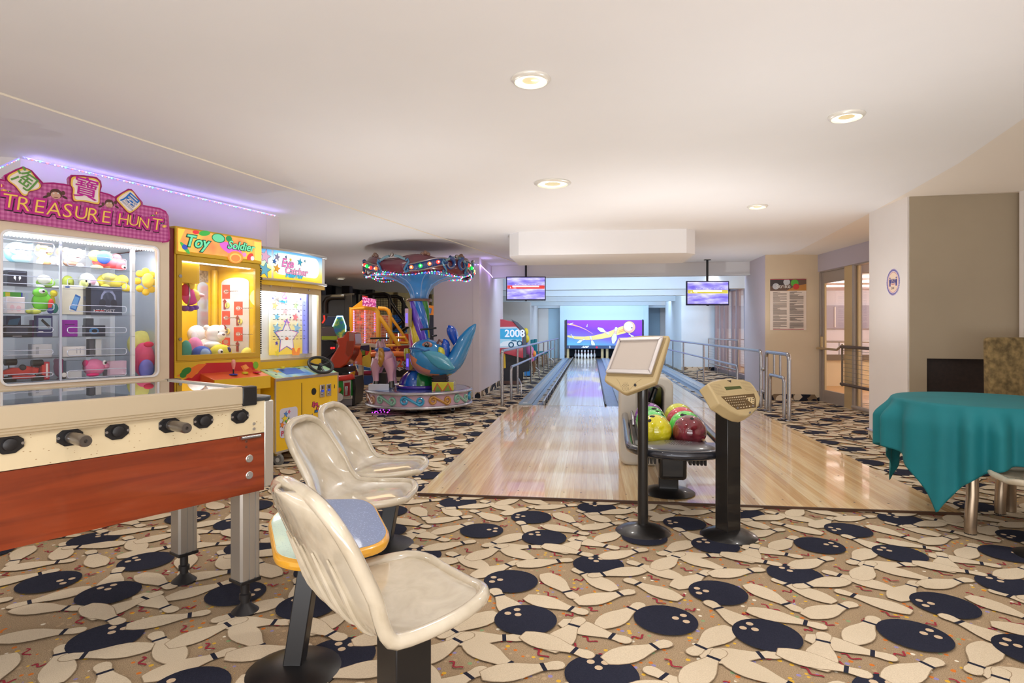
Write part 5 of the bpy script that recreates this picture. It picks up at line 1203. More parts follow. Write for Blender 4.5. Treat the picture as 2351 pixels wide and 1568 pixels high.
hb((80,190,90),120,240,60,18,-.8); hb((60,90,200),118,232,26,22); hb((70,180,80),300,105,55,22,.2); hb((230,60,70),220,95,30,16,.1)
hb((226,110,220),545,250,120,45,-.3); hb((246,160,80),585,325,80,55,.1); hb((250,210,110),585,330,62,40,.1); hb((246,150,80),585,335,48,32,.1)
hb((240,150,220),668,302,20,20); hb((230,80,70),720,320,40,24,.8); hb((236,240,250),740,335,20,20); hb((40,150,90),525,155,30,26)
hb((30,120,80),428,150,66,40); hb((110,220,170),425,150,58,34)    # plain green helmet between the words
prints('header_picture',hp,sh,-.026,emit=.55)
for s_,x,y,sz,bo in (('Toy',222,188,.135,.010),('Soldier',632,228,.10,.007)):
    p=Y(*q5(x,y))
    for mm_,b2,yy in ((mat('hd_outline',(20,90,70),.4,emit=.3),bo,-.030),(mat('hd_green',(120,232,180),.4,emit=.6),bo*.25,-.034)):
        text(s_,sz,mm_,hp,'lettering',(p[0],yy,p[1]),ext=.0012,bold=b2,shear=.3)
# lower panel and console
lp=MB().box((0,-.002,.05),(WC,.04,dz0-.012)).build('lower_panel',m_yb,e)
sh=[]
hq((196,36,46),[(330,1300),(760,1290),(820,1480),(60,1480),(250,1400)]); hq((240,120,40),[(60,1420),(260,1310),(340,1305),(200,1440)])
hb((40,130,50),150,1375,48,28,.4); hb((40,130,50),120,1410,30,24); hb((120,190,50),790,1320,30,34)
hq((240,140,60),[(650,1330),(700,1310),(815,1480),(740,1480)]); hq((220,70,40),[(680,1350),(745,1340),(800,1440),(740,1470)]); hq((250,170,90),[(668,1330),(700,1315),(730,1345),(690,1365)])
prints('lower_picture',lp,sh,-.002)
ca,cb_,cc,cd_=Y(*q5(305,1395)),Y(*q5(650,1378)),Y(*q5(735,1420),-.16),Y(*q5(350,1445),-.16)
cz1=ca[1]; cz0=cz1-.05
con=MB(); con.prism([(-.18,cz0-.10),(-.18,cz0),(0,cz1),(0,cz0-.14)],'x',.22,.80); con=con.build('console',mat('console_orange',(226,96,44),.35,coat=.3),e,bevel=.005)
MB().box((.22,-.185,cz0-.11),(.80,-.17,cz0+.0)).build('console_front',m_yb,con)
jx=.47; jz=cz0+.025
MB().lathe([(.035,0),(.034,.006),(.01,.012)],(jx,-.10,jz),seg=20).build('joystick_washer',mat('joy_blue',(40,60,170),.3),con); MB().cyl((jx,-.10,jz),(jx,-.10,jz+.07),.006).build('joystick_shaft',m_black,con)
MB().lathe([(.008,.05),(.014,.07),(.018,.10),(.016,.125),(.006,.135)],(jx,-.10,jz),seg=20).build('joystick_grip',mat('joy_pink',(232,150,140),.3,coat=.5),con,ang=60)
MB().lathe([(.026,0),(.026,.014),(.018,.018),(.017,.012)],(.60,-.09,jz),seg=20).build('push_button',mat('button_yellow',(206,200,40),.3),con)
MB().box((.69,-.13,jz+.004),(.745,-.08,jz+.014)).build('coin_plate',mat('coin_pink',(206,30,80),.4),con)
# plush inside the claw machine
def plush2(name,label,box,y,parts,base=None,free=False):
    a=Y(*q5(box[0],box[3]),y); b=Y(*q5(box[2],box[1]),y); w=b[0]-a[0]; zb2=dz0 if not free else a[1]; h=b[1]-zb2
    o=empty(name,f2.wd((a[0]+w/2,y,zb2)),f2.a,label,'plush toy','plush prizes in the yellow claw machine')
    for nm,c,cx_,cz_,rx,rz,ry,dy in parts: MB().sph(((cx_-.5)*w,dy,cz_*h),1,(rx*w,ry*w,rz*h),18,12).build(nm,mat('plush_%d_%d_%d'%c,c,.9,var=.06,scale=30,bump=.2),o)
plush2('plush_bear','white plush bear with grey nose sitting in claw machine',(255,955,485,1190),.30,[('body',W_,.45,.3,.42,.32,.35,0),('head',W_,.6,.74,.38,.28,.3,-.04),('ear',W_,.3,.93,.12,.09,.08,-.02),('ear',W_,.9,.93,.12,.09,.08,-.02),('muzzle',(250,244,242),.6,.68,.15,.11,.12,-.12),('nose',(130,110,120),.6,.72,.06,.035,.04,-.145),('arm',W_,.3,.4,.32,.11,.2,-.1),('eye',K_,.45,.80,.025,.02,.02,-.13),('eye',K_,.75,.80,.025,.02,.02,-.13)])
plush2('plush_dog','grey white plush dog lying behind the bear',(165,965,330,1090),.46,[('head',(226,226,232),.5,.75,.5,.3,.3,0),('ear',(200,200,210),.2,.6,.2,.25,.1,-.04)])
plush2('plush_pillow','pink furry plush beside the white bear',(155,1060,300,1200),.24,[('body',(244,150,200),.5,.5,.5,.5,.3,0),('fluff',(240,200,214),.45,.2,.4,.25,.25,-.03)])
plush2('plush_ball','blue striped round plush in front of the bear',(205,1160,375,1225),.10,[('body',(70,100,200),.5,.5,.5,.7,.35,0),('stripe',(150,180,230),.5,.5,.3,.5,.3,-.03)])
plush2('plush_ball','yellow one-eyed plush with toothy grin',(370,1150,560,1225),.12,[('body',(226,216,70),.5,.5,.5,.75,.35,0),('eye',W_,.28,.6,.12,.25,.08,-.06),('pupil',K_,.28,.6,.05,.1,.05,-.075),('mouth',(60,50,110),.7,.7,.12,.3,.1,-.05)])
plush2('plush_ball','teal plush in the front left corner of claw machine',(105,1090,190,1225),.08,[('body',(90,170,160),.5,.5,.6,.5,.4,0)])
plush2('plush_bunny','pink plush at the lower right of claw machine window',(685,1080,735,1140),.40,[('body',(226,70,150),.5,.6,.5,.5,.4,0)],free=False)
plush2('plush_ball','pale yellow plush in the right corner of the claw machine',(675,1160,780,1225),.14,[('body',(236,226,110),.5,.4,.6,.7,.4,0)])
a_=Y(*q5(200,760),.2); o=empty('plush_doll',f2.wd((Y(*q5(175,800),.2)[0],.2,Y(*q5(175,830),.2)[1])),f2.a,'doll plush in pink dress and yellow hat held by the claw','plush toy')
for nm,c,x_,z_,rx,rz in (('dress',(226,90,170),.0,.13,.075,.07),('dress',(246,214,120),.03,.14,.06,.06),('hat',(244,216,90),.0,.235,.05,.045),('foot',(130,90,200),-.05,.03,.025,.025),('foot',(130,90,200),.0,.03,.025,.025),('foot',(130,90,200),.045,.04,.022,.022),('scarf',(210,60,110),-.05,.18,.03,.06),('arm',(236,180,190),.08,.15,.05,.02)):
    MB().sph((x_,-.02 if nm!='hat' else -.01,z_),1,(rx,.045,rz),14,10).build(nm,mat('plush_%d_%d_%d'%c,c,.9,bump=.2,scale=30),o)

# ---- yellow star game with steering wheel
o_=AD((632-CX)/FP*5.7,5.7); f3=Fr((o_.x,o_.y,0),21.5); WE=.93
e=f3.e('star_prize_game','yellow prize game with steering wheel console, lit star window and steel casters','prize machine')
Z=lambda px,py,y=0:(lambda p:(p[0],p[2]))(f3.s(px,py,y))
q6=lambda x,y:(590+x/5.226,560+y/5.226); q7=lambda x,y:(590+x/5.808,810+y/5.808)
m_yc=mat('console_yellow',(232,186,22),.35,coat=.3)
zc0=Z(*q7(250,1335))[1]; zc1=Z(*q7(250,385))[1]; zc2=Z(*q7(250,345))[1]
RC=.21; zcb=Z(*q7(150,215),RC)[1]
cab=MB(); cab.prism([(0,zc0),(0,zc2),(RC,zcb),(.95,zcb),(.95,zc0)],'x',0,WE); cab=cab.build('lower_cabinet',m_yc,e,bevel=.004)
# sloped control deck
dn=Vector((0,zc2-zcb,RC)); 
def deck_mat():
    m,nt,b,N,L=nodemat('deck_print',.25,.5); tc=N('ShaderNodeTexCoord'); sp=N('ShaderNodeSeparateXYZ'); L(tc.outputs['Object'],sp.inputs[0])
    nz=N('ShaderNodeTexNoise'); nz.inputs['Scale'].default_value=4; L(tc.outputs['Object'],nz.inputs['Vector']); r=ramp(N,[(.35,(70,140,220)),(.48,(150,205,236)),(.56,(190,226,170)),(.7,(80,170,120))]); L(nz.outputs['Fac'],r.inputs[0]); L(r.outputs[0],b.inputs['Base Color']); return m
ddir=Vector((0,RC,zcb-zc2)); nd=Vector((0,-(zcb-zc2),RC)).normalized()
mb=MB(); P0=Vector((.01,.005,zc2)); mb.ext([P0,P0+Vector((WE-.02,0,0)),P0+Vector((WE-.02,0,0))+ddir*.96,P0+ddir*.96],nd*.004); deck=mb.build('control_deck',deck_mat(),e)
MB().box((0,-.006,zc1),(WE,.004,zc2)).build('chrome_band',m_steel,e,bevel=.002)
for x in (0,WE): MB().box((x-.006,-.006,zc0),(x+.006,.01,zc2)).build('corner_trim',m_alu,e)
MB().box((0,-.006,zc0-.01),(WE,.01,zc0+.008)).build('bottom_trim',m_alu,e)
# steering wheel
wc=Z(*q7(830,160),.07); Rm=Matrix.Translation((wc[0],.05,wc[1]))@Matrix.Rotation(math.radians(-28),4,'Z')@Matrix.Rotation(math.radians(38),4,'X')
mb=MB(Rm); mb.tube([(.125*math.cos(t*PI/18),.125*math.sin(t*PI/18),0) for t in range(36)],.016,12,closed=True); wh=mb.build('steering_wheel',m_black,e)
mb=MB(Rm)
for t in (.3,PI-.3,-PI/2): mb.tube([(0,0,-.012),(.06*math.cos(t),.06*math.sin(t),-.01),(.122*math.cos(t),.122*math.sin(t),0)],.011,8)
mb.build('wheel_spoke',m_black,wh,kind='stuff'); mb=MB(Rm); mb.cyl((0,0,-.09),(0,0,.008),.022,seg=20); mb.build('wheel_hub',mat('hub_dark',(60,60,64),.3,.4),wh)
p=Z(*q7(310,182),.18); MB().lathe([(.022,0),(.022,.014),(.016,.018)],(p[0],.15,p[1]-.02),seg=20).build('push_button',mat('button_yellow'),e)
# prints on deck
mb=MB()
def dk(x,y,s,c,n=5):
    pass
sh=[]
for x,y,c,s in ((325,260,(240,170,60),.05),(668,205,(20,30,60),.03),(640,250,(20,30,60),.02),(232,240,(20,30,60),.018),(250,300,(20,30,60),.014),(740,240,(20,30,60),.018)):
    u=Z(*q7(x,y),.08)[0]; v=(y-345)/(215-345) ; sh.append((c,u,v,s))
mb=MB(); cols=[]
for c,u,v,s in sh:
    if c not in cols: cols.append(c)
    mb.cur=cols.index(c); B=Vector((0,.005,zc2))+ddir*v+nd*.0045
    mb.ext([B+Vector((u+px_,0,0))+ddir.normalized()*pz_ for px_,pz_ in star(0,0,s)],nd*.001)
mb.build('deck_stars',[mat('dks_%d'%i,c,.4) for i,c in enumerate(cols)],deck)
B=Vector((0,.005,zc2))+nd*.0045; u0=Z(*q7(345,250),.1)[0]; u1=Z(*q7(600,250),.1)[0]
MB().ext([B+Vector((u0,0,0))+ddir*.25,B+Vector((u1,0,0))+ddir*.25,B+Vector((u1,0,0))+ddir*.85,B+Vector((u0,0,0))+ddir*.85],nd*.001).build('rules_sticker',mat('sticker_blue',(60,110,200),.4),deck)
# front door details
sh=[]
def zq(c,pts): sh.append((c,[Z(*q7(*p)) for p in pts]))
p=Z(*q7(283,438)); sh.append(((236,226,220),ell(p[0],p[1],.032,.032,20)))
p0,p1=Z(*q7(596,400)),Z(*q7(596,1100)); 
MB().box((p0[0]-.003,-.003,zc0+.05),(p0[0]+.003,.0,p0[1])).build('door_gap',m_hole,e)
p=Z(*q7(757,515)); MB().cyl((p[0],-.004,p[1]),(p[0],.0,p[1]),.036,seg=24).build('speaker_opening',mat('hole_black',(14,12,14),.6),e)
for x0,y0,x1,y1 in ((833,420,895,595),(920,410,980,580)):
    a=Z(*q7(x0,y1)); b=Z(*q7(x1,y0)); cs=MB().box((a[0],-.012,a[1]),(b[0],0,b[1])).build('coin_slot',mat('chrome',(200,200,205),.15,1),e,bevel=.003)
    cxm=(a[0]+b[0])/2; MB().box((cxm-.004,-.018,b[1]-.045),(cxm+.004,-.012,b[1]-.015)).build('slot',m_black,cs); MB().box((cxm-.015,-.018,(a[1]+b[1])/2-.01),(cxm+.015,-.012,(a[1]+b[1])/2+.012)).build('price_window',mat('coin_blue',(40,80,210),.3,emit=.4),cs); MB().cyl((cxm,-.02,a[1]+.035),(cxm,-.012,a[1]+.035),.014,seg=14).build('reject_button',m_steel,cs)
p=Z(*q7(1033,447)); MB().box((p[0]-.004,-.003,p[1]-.02),(p[0]+.004,0,p[1]+.02)).build('slot',m_black,e)
# prize chute
a=Z(*q7(303,1145)); b=Z(*q7(538,710)); ch=MB().prism(rrect(a[0],a[1],b[0],b[1],.035,6),'y',-.004,.0).build('prize_door',mat('chute_white',(206,206,226),.2,coat=.6),e)
sh2=[]
def pz(x,y): return Z(*q7(x,y))
for x,y,r,c,rt in ((380,820,.032,(60,120,200),.2),(425,785,.02,(226,90,130),.4),(365,880,.042,(236,210,50),.0),(330,960,.034,(230,130,50),.3),(410,930,.055,(80,180,70),.2)):
    p=pz(x,y); sh2.append(((30,40,50),star(p[0],p[1],r*1.08,rt))); sh2.append((c,star(p[0],p[1],r,rt)))
prints('prize_picture',ch,sh2,-.004)
p=pz(400,1065); text('PRIZE',.068,mat('prize_red',(196,40,80),.4),ch,'lettering',(p[0],-.006,p[1]),ext=.001,bold=.0015)
p=pz(780,690)
for s_,x,y,sz,c in (('Eye',770,685,.062,(226,60,110)),('Catcher',868,728,.058,(214,50,90)),('Falling Star',822,772,.030,(30,110,190))):
    p=pz(x,y)
    text(s_,sz,mat('logo_shadow',(30,34,60),.5),e,'lettering',(p[0],-.002,p[1]),ext=.001,bold=.005,shear=.2); text(s_,sz,mat('logo_%d'%c[0],c,.4),e,'lettering',(p[0],-.004,p[1]),ext=.001,bold=.0012,shear=.2)
p=pz(968,660); sh=[((236,210,60),star(p[0],p[1],.035,.2))]; 
p=pz(848,920); sh+=[((30,34,80),star(p[0],p[1],.075,0,5,.5)),((240,244,250),star(p[0],p[1],.062,0,5,.5)),((240,150,50),ell(p[0],p[1]-.02,.02,.016,12))]
p=pz(720,870); sh+=[((40,50,110),star(p[0],p[1],.05,.5)),((110,160,210),star(p[0],p[1],.035,.5))]
prints('front_stars',e,sh,0)
# casters
for x,y in ((.05,.02),(WE-.08,.02),(.05,.85),(WE-.08,.85)):
    cst=MB().box((x-.03,y-.02,.10),(x+.03,y+.05,zc0)).build('caster_fork',m_steel,e); MB().cyl((x+.002,y+.0,.055),(x+.032,y+.0,.055),.055,seg=24).build('caster_wheel',mat('caster_grey',(110,110,108),.5),cst,bevel=.006); MB().cyl((x-.002,y,.055),(x+.036,y,.055),.022,seg=16).build('caster_hub',mat('caster_hub',(190,190,186),.4),cst)
# upper cabinet: window box
ux0,ux1=-.0,Z(*q6(770,900),RC)[0]; uz0=Z(*q6(400,1395),RC)[1]; uz1=Z(*q6(400,520),RC)[1]; wz1_=Z(*q6(400,575),RC)[1]
MB().box((ux0,RC,uz0-.07),(ux1,.95,uz0)).build('window_sill',m_yc,e)
wr_=Z(*q6(742,900),RC)[0]
mb=MB(); frame_mesh(mb,[(ux1,uz1+.03),(ux0,uz1+.03),(ux0,uz0-.0),(ux1,uz0-.0)],[(wr_,wz1_-.01),(ux0+.02,wz1_-.01),(ux0+.02,uz0+.02),(wr_,uz0+.02)],RC,RC+.03); mb.build('window_frame',mat('frame_gold_grey',(190,170,130),.3,.3),e,bevel=.003)
MB().box((ux0,RC+.012,uz0),(ux1,RC+.016,uz1)).build('window_glass',m_glass,e)
MB().box((ux1-.015,RC+.03,uz0),(ux1,.95,uz1+.03)).build('side_wall',mat('liner_white2',(232,236,240),.4),e); MB().box((ux0,RC+.03,uz0),(ux0+.015,.95,uz1+.03)).build('side_wall',mat('liner_white2'),e)
MB().box((ux0,f3.sx(703,700,ux1-.015)[1],uz0),(ux1,f3.sx(703,700,ux1-.015)[1]+.02,uz1+.3)).build('back_wall',mat('liner_white2'),e)
light('AREA','star_game_lamp',f3.wd(((ux0+ux1)/2,RC+.12,uz1-.02)),7,(.95,.98,1),.7,(0,0,f3.a),.12)
# inner star board
yb=f3.sx(703,700,ux1-.015)[1]-.03; a=Z(*q6(162,1335),yb); b=Z(*q6(545,560),yb)
def board_mat():
    m,nt,b_,N,L=nodemat('board_print',.4); tc=N('ShaderNodeTexCoord'); sp=N('ShaderNodeSeparateXYZ'); L(tc.outputs['Generated'],sp.inputs[0]); r=ramp(N,[(0,(250,214,70)),(.4,(252,240,170)),(.6,(255,255,250)),(.85,(250,250,255)),(1,(190,225,240))]); L(sp.outputs[2],r.inputs[0]); L(r.outputs[0],b_.inputs['Base Color']); L(r.outputs[0],b_.inputs['Emission Color']); b_.inputs['Emission Strength'].default_value=.25; return m
bd=MB().box((a[0],yb,a[1]),(b[0],yb+.02,b[1])).build('star_board',board_mat(),e)
sh=[]
def bs(c,x,y,r,rt=.2,n=5): p=Z(*q6(x,y),yb); sh.append((c,star(p[0],p[1],r,rt,n)))
for x,y,c,r in ((215,740,(250,190,130),.05),(465,735,(170,236,150),.05),(338,800,(250,200,210),.05),(240,875,(120,200,236),.045),(460,880,(246,130,140),.05),(355,945,(200,90,210),.05),(235,1192,(80,70,180),.025),(240,1310,(220,200,60),.04),(400,883,(40,50,120),.012),(500,808,(40,50,120),.012),(190,650,(40,50,120),.012),(522,660,(60,60,160),.016),(235,1010,(150,200,230),.06),(478,1010,(150,200,230),.06),(240,640,(130,130,130),.05)): bs(c,x,y,r)
p=Z(*q6(352,1120),yb); sh+=[((90,130,200),star(p[0],p[1],.19,0,5,.52)),((246,170,190),star(p[0],p[1],.175,0,5,.52)),((250,250,252),star(p[0],p[1],.155,0,5,.56)),((236,120,80),ell(p[0],p[1]-.015,.025,.018,12))]
hqz=lambda pts:[Z(*q6(*p_),yb) for p_ in pts]
sh.append(((240,140,60),hqz([(415,1245),(440,1250),(465,1310),(490,1250),(515,1245),(500,1335),(425,1335)])))
prints('board_stars',bd,sh,yb,emit=.25)
for s_,x,y,sz,c in (('Eye',300,575,.07,(240,90,160)),('Catcher',380,640,.065,(240,90,150)),('Falling Star',325,690,.035,(40,150,220))):
    p=Z(*q6(x,y),yb); text(s_,sz,mat('blogo_%d'%c[0]+s_[:3].lower(),c,.4,emit=.2),bd,'lettering',(p[0],yb-.006,p[1]),ext=.001,bold=.002,shear=.2)
mb=MB()
for y in (680,720,785,850,912,975,1047,1115,1150):
    p0=Z(*q6(165,y-5),yb); p1=Z(*q6(575,y+8),yb)
    for k in range(9): t=k/9; x=p0[0]+(p1[0]-p0[0])*t; mb.cyl((x,yb-.03,p0[1]),(x+.03,yb-.03,p0[1]),.003,seg=6)
mb.build('hanging_rods',mat('rod_dark',(70,70,74),.4,.5),bd,kind='stuff')
x=Z(*q6(548,900),yb)[0]; MB().box((x,yb-.05,a[1]),(x+.02,yb+.02,b[1])).build('blue_post',mat('post_blue',(120,130,220),.4,emit=.4),bd)
x=Z(*q6(580,900),yb)[0]; MB().box((x,yb-.05,a[1]),(x+.05,yb-.03,b[1])).build('rail_post',m_alu,bd)
# star print ledge
a0=Z(*q6(175,1350),yb-.02); MB().box((.1,RC+.08,uz0),(ux1-.12,yb-.02,uz0+.008)).build('print_ledge',mat('ledge_blue',(190,220,232),.4,var=.3,scale=12),e)
# header, slightly bowed
hz1_=Z(*q6(470,110),RC-.04)[1]; hz0_=Z(*q6(470,460),RC-.04)[1]
bow=lambda t: RC-.02-.07*math.sin(PI*(t*.9+.05))
N_=14; pts=[(ux0+(ux1+.02-ux0)*k/N_,bow(k/N_)) for k in range(N_+1)]+[(ux1+.02,.6),(ux0,.6)]
MB().prism(pts,'z',uz1,hz0_).build('header_ledge',m_yc,e)
MB().prism(pts,'z',hz0_,hz1_).build('header_core',mat('liner_white2'),e)
for z0_,z1_ in ((hz0_-.012,hz0_+.012),(hz1_-.012,hz1_+.012)):
    mb=MB(); pp=[(ux0+(ux1+.03-ux0)*k/N_,bow(k/N_)-.012) for k in range(N_+1)]; mb.tube([(x,y,(z0_+z1_)/2) for x,y in pp],.014,8); mb.build('header_trim',m_alu,e)
def eye_mat():
    m,nt,b_,N,L=nodemat('header_print',.3); tc=N('ShaderNodeTexCoord'); sp=N('ShaderNodeSeparateXYZ'); L(tc.outputs['Generated'],sp.inputs[0]); r=ramp(N,[(0,(255,206,40)),(.3,(250,226,110)),(.45,(230,244,190)),(.7,(190,226,246)),(1,(90,170,232))]); L(sp.outputs[2],r.inputs[0]); L(r.outputs[0],b_.inputs['Base Color']); L(r.outputs[0],b_.inputs['Emission Color']); b_.inputs['Emission Strength'].default_value=.9; return m
for x0,x1,nm in ((ux0,Z(*q6(165,300),RC-.05)[0],'side_header'),(Z(*q6(187,300),RC-.05)[0],Z(*q6(762,330),RC-.03)[0],'main_header')):
    mb=MB(); K=10
    vs=[]; 
    for k in range(K+1):
        x=x0+(x1-x0)*k/K; y=bow((x-ux0)/(ux1+.02-ux0))-.006; vs+=[(x,y,hz0_+.015),(x,y,hz1_-.015)]
    mb.add(vs,[(2*k,2*k+2,2*k+3,2*k+1) for k in range(K)]); mb.build(nm,eye_mat() if 'header_print' not in MC or nm=='side_header' else MC['header_print'],e)
yh=bow(.5)-.012; a=Z(*q6(205,430),yh); b=Z(*q6(748,118),yh)
pl_=MB().prism(rrect(a[0]+.01,a[1]+.06,b[0]-.01,b[1]-.06,.07,6),'y',yh,yh+.004).build('header_window',mat('header_white',(255,255,246),.4,emit=1.2),e)
for s_,x,y,sz,c in (('Eye',365,235,.12,(240,120,190)),('Catcher',470,335,.10,(246,150,190)),('Falling Star',445,385,.055,(60,190,230))):
    p=Z(*q6(x,y),yh)
    text(s_,sz,mat('hl_out',(110,150,170),.4,emit=.3),pl_,'lettering',(p[0],yh-.001,p[1]),ext=.001,bold=.006,shear=.2); text(s_,sz,mat('hl_%d'%c[0],c,.4,emit=.8),pl_,'lettering',(p[0],yh-.003,p[1]),ext=.001,bold=.001,shear=.2)
sh=[]
def hs(c,x,y,r,rt=.2): p=Z(*q6(x,y),yh-.02); sh.append((c,star(p[0],p[1],r,rt)))
for x,y,c,r in ((100,150,(236,190,226),.07),(95,310,(110,190,220),.075),(240,155,(150,150,190),.04),(235,295,(246,180,60),.045),(512,220,(60,180,220),.04),(400,190,(236,220,80),.018),(345,155,(50,90,150),.014),(570,205,(110,170,200),.014),(205,210,(50,110,200),.025)): hs((30,50,90),x+1,y+1,r*1.1); hs(c,x,y,r)
prints('header_stars',e,sh,yh-.02,emit=.3)
MB().box((ux1+.0,RC+.02,hz0_),(ux1+.022,.55,hz1_)).build('header_side',header_mat('side_art',(250,220,90),(150,210,110),(190,230,240),.4,9),e)
for x,y in ((162,505),(405,525),(625,558)): p=Z(*q6(x,y),RC); MB().cyl((p[0],RC-.008,p[1]),(p[0],RC,p[1]),.011,seg=14).build('lock',m_steel,e)
# ================================================================ RAILINGS
def post(mb,p,z0,z1,r=.024): mb.cyl((p[0],p[1],z0),(p[0],p[1],z1),r,seg=14)
def bend(p0,p1,r=.07,n=6):
    """polyline: up at p0 to height, rounded into the rail"""
    out=[]
    p0,p1=Vector(p0),Vector(p1); d=(p1-p0); d.z=0; d.normalize()
    for i in range(n+1):
        a=PI/2*i/n; out.append(p0+Vector((0,0,-r))+Vector((0,0,1))*r*math.sin(a)+d*r*(1-math.cos(a)))
    return out
def flange(x,y,e,r=.045): MB().lathe([(r,0),(r,.006),(r*.7,.014),(r*.55,.016)],(x,y,.0045),seg=20).build('floor_flange',m_steel,e)
# left railing
e=empty('handrail',(-1.50,10.11,0),0,'long steel handrail left of the lanes with upper and lower bars','railing')
ht=.945; far=14.2
def loc(pts): return [Vector(p)-Vector((-1.50,10.11,0)) for p in pts]
MB().tube(loc([(-1.50,10.11,0)]+bend((-1.50,10.11,ht),(-1.46,12,ht),.08)+[(-1.46,12.1,ht),(-1.42,17,ht),(-1.36,24.9,ht)]+[(-1.355,25.0,ht-.03),(-1.355,25.05,0)]),.026,14).build('top_rail',m_steel,e)
MB().tube(loc([(-1.46,10.98,0)]+bend((-1.46,10.98,.62),(-1.44,12,.62),.08)+[(-1.44,12.1,.62),(-1.42,17,.62),(-1.37,22.5,.62)]),.023,14).build('lower_rail',m_steel,e)
for y in (12.05,14.55,16.5,18.1,19.8,21.0,23.0):
    x=-1.47+(y-12)*.0085; MB().cyl(*loc([(x,y,0),(x,y,ht-.02)]),.02,seg=12).build('post',m_steel,e)
for y in (12.0,15.5,20.6):
    x=-1.45+(y-12)*.0085; MB().tube(loc([(x,y,.33),(x+.10,y-.35 if y<13 else y+.0,.24),(x+.10,y-.36 if y<13 else y+.02,0)]),.014,10).build('side_brace',m_steel,e)
# right railing
e=empty('handrail',(2.80,10.62,0),0,'long steel handrail right of the lanes ending in a rounded corner post','railing')
o_=Vector((2.80,10.62,0)); loc=lambda pts:[Vector(p)-o_ for p in pts]
MB().tube(loc([(2.80,10.45,0)]+bend((2.80,10.45,.95),(2.78,12,.95),.09)+[(2.74,15,.95),(2.70,18.5,.95),(2.66,25,.95),(2.66,25.2,0)]),.027,14).build('top_rail',m_steel,e)
MB().tube(loc([(2.76,11.9,0)]+bend((2.76,11.9,.62),(2.74,14,.62),.09)+[(2.74,15,.62),(2.70,18.5,.62),(2.66,25,.62)]),.023,14).build('lower_rail',m_steel,e)
for y in (15.2,18.3,20.5,22.5): MB().cyl(*loc([(2.735-(y-15)*.007,y,0),(2.735-(y-15)*.007,y,.93)]),.022,seg=12).build('post',m_steel,e)
MB().tube(loc([(2.735,15.2,.36),(2.60,15.3,.28),(2.60,15.3,0)]),.016,10).build('side_brace',m_steel,e)
for z in (.29,.66): MB().sph(Vector((2.80,10.30,z))-o_,.036,nu=16,nv=10).build('hinge_ball',m_steel,e)
flange(0,-.17,e)
# gate
e=empty('steel_gate',(2.80,10.1,0),0,'small chrome hoop gate between handrail and glass door','gate'); o_=Vector((2.80,10.1,0))
MB().tube(loc([(2.80,10.13,0)]+bend((2.80,10.13,.95),(2.79,9,.95),.09)+bend((2.79,8.98,.95),(2.80,10,.95),.09)[::-1]+[(2.79,8.98,0)]),.029,16).build('outer_hoop',m_steel,e)
MB().tube(loc([(2.80,9.95,0)]+bend((2.80,9.93,.60),(2.79,9,.60),.07)+bend((2.79,9.2,.60),(2.80,10,.60),.07)[::-1]+[(2.79,9.2,0)]),.026,16).build('inner_hoop',m_steel,e)
for y in (9.70,9.40): MB().cyl(*loc([(2.795,y,.60),(2.795,y,.93)]),.017,seg=12).build('bar',m_steel,e)
for y in (10.13,9.93,9.2,8.98): flange(0 if y>9.5 else -.01,y-10.1,e,.05)
# ================================================================ RIGHT SIDE: DOOR, WINDOW, POSTER, STICKER
m_frame=mat('door_frame_metal',(176,164,154),.4,.35); m_gold=mat('post_cream_metal',(214,188,140),.35,.4); m_lgl=glass('lobby_glass',(.97,.95,.96),1.6)
fd=Fr((4.14,11.5,0),0)
d0=Vector(G(1890,922)); d0.z=0; d1=Vector(G(1948,936)); d1.z=0; d2=Vector(G(1966,941)); d2.z=0; d3=Vector(G(2030,961)); d3.z=0
def seg(a,b,z0,z1,t,name,m,par,base,**k):
    a,b=Vector(a),Vector(b); d=(b-a).normalized(); n=Vector((-d.y,d.x,0))*t; mb=MB(); z=Vector((0,0,z0)); mb.ext([a-n*.5+z-base,b-n*.5+z-base,b+n*.5+z-base,a+n*.5+z-base],(0,0,z1-z0)); return mb.build(name,m,par,**k)
zd=2.34
ed=empty('door_1',d0,0); ed['kind']='structure'
j0=Vector(G(1879,919)); j0.z=0
seg(j0,d0,0,zd,.10,'door_jamb',m_frame,ed,d0,bevel=.006)
seg(j0,d1,zd,zd+.06,.10,'door_head',m_frame,ed,d0)
u_=(d1-d0).normalized()
seg(d0,d0+u_*.07,0,zd,.045,'door_stile',m_frame,ed,d0,bevel=.004); seg(d1-u_*.05,d1,0,zd,.045,'door_stile',m_frame,ed,d0,bevel=.004)
seg(d0+u_*.07,d1-u_*.05,0,.22,.045,'door_bottom_rail',m_frame,ed,d0,bevel=.004); seg(d0+u_*.07,d1-u_*.05,zd-.20,zd,.045,'door_top_rail',m_frame,ed,d0,bevel=.004)
seg(d0+u_*.07,d1-u_*.05,.22,zd-.20,.008,'door_glass',m_lgl,ed,d0)
seg(d0+u_*.07,d0+u_*.09,.22,zd-.20,.03,'glazing_bead',m_gold,ed,d0)
nn_=Vector((u_.y,-u_.x,0));  nn_=-nn_ if nn_.x>0 else nn_
hb_=[d0+u_*.03+nn_*.05,d0+u_*.03+nn_*.12,d0+u_*.3+nn_*.13,d1-u_*.12+nn_*.13,d1-u_*.05+nn_*.06]
hz_=[.98,.97,.97,.965,1.06]
MB().tube([p-d0+Vector((0,0,z)) for p,z in zip(hb_,hz_)],.02,10).build('push_bar',mat('bar_champagne',(190,170,140),.3,.7),ed)
seg(d0+u_*.0+nn_*.035,d0+u_*.05+nn_*.035,.94,1.18,.04,'door_lever_plate',m_gold,ed,d0,bevel=.004)
ew=empty('window_2',d1,0); ew['kind']='structure'
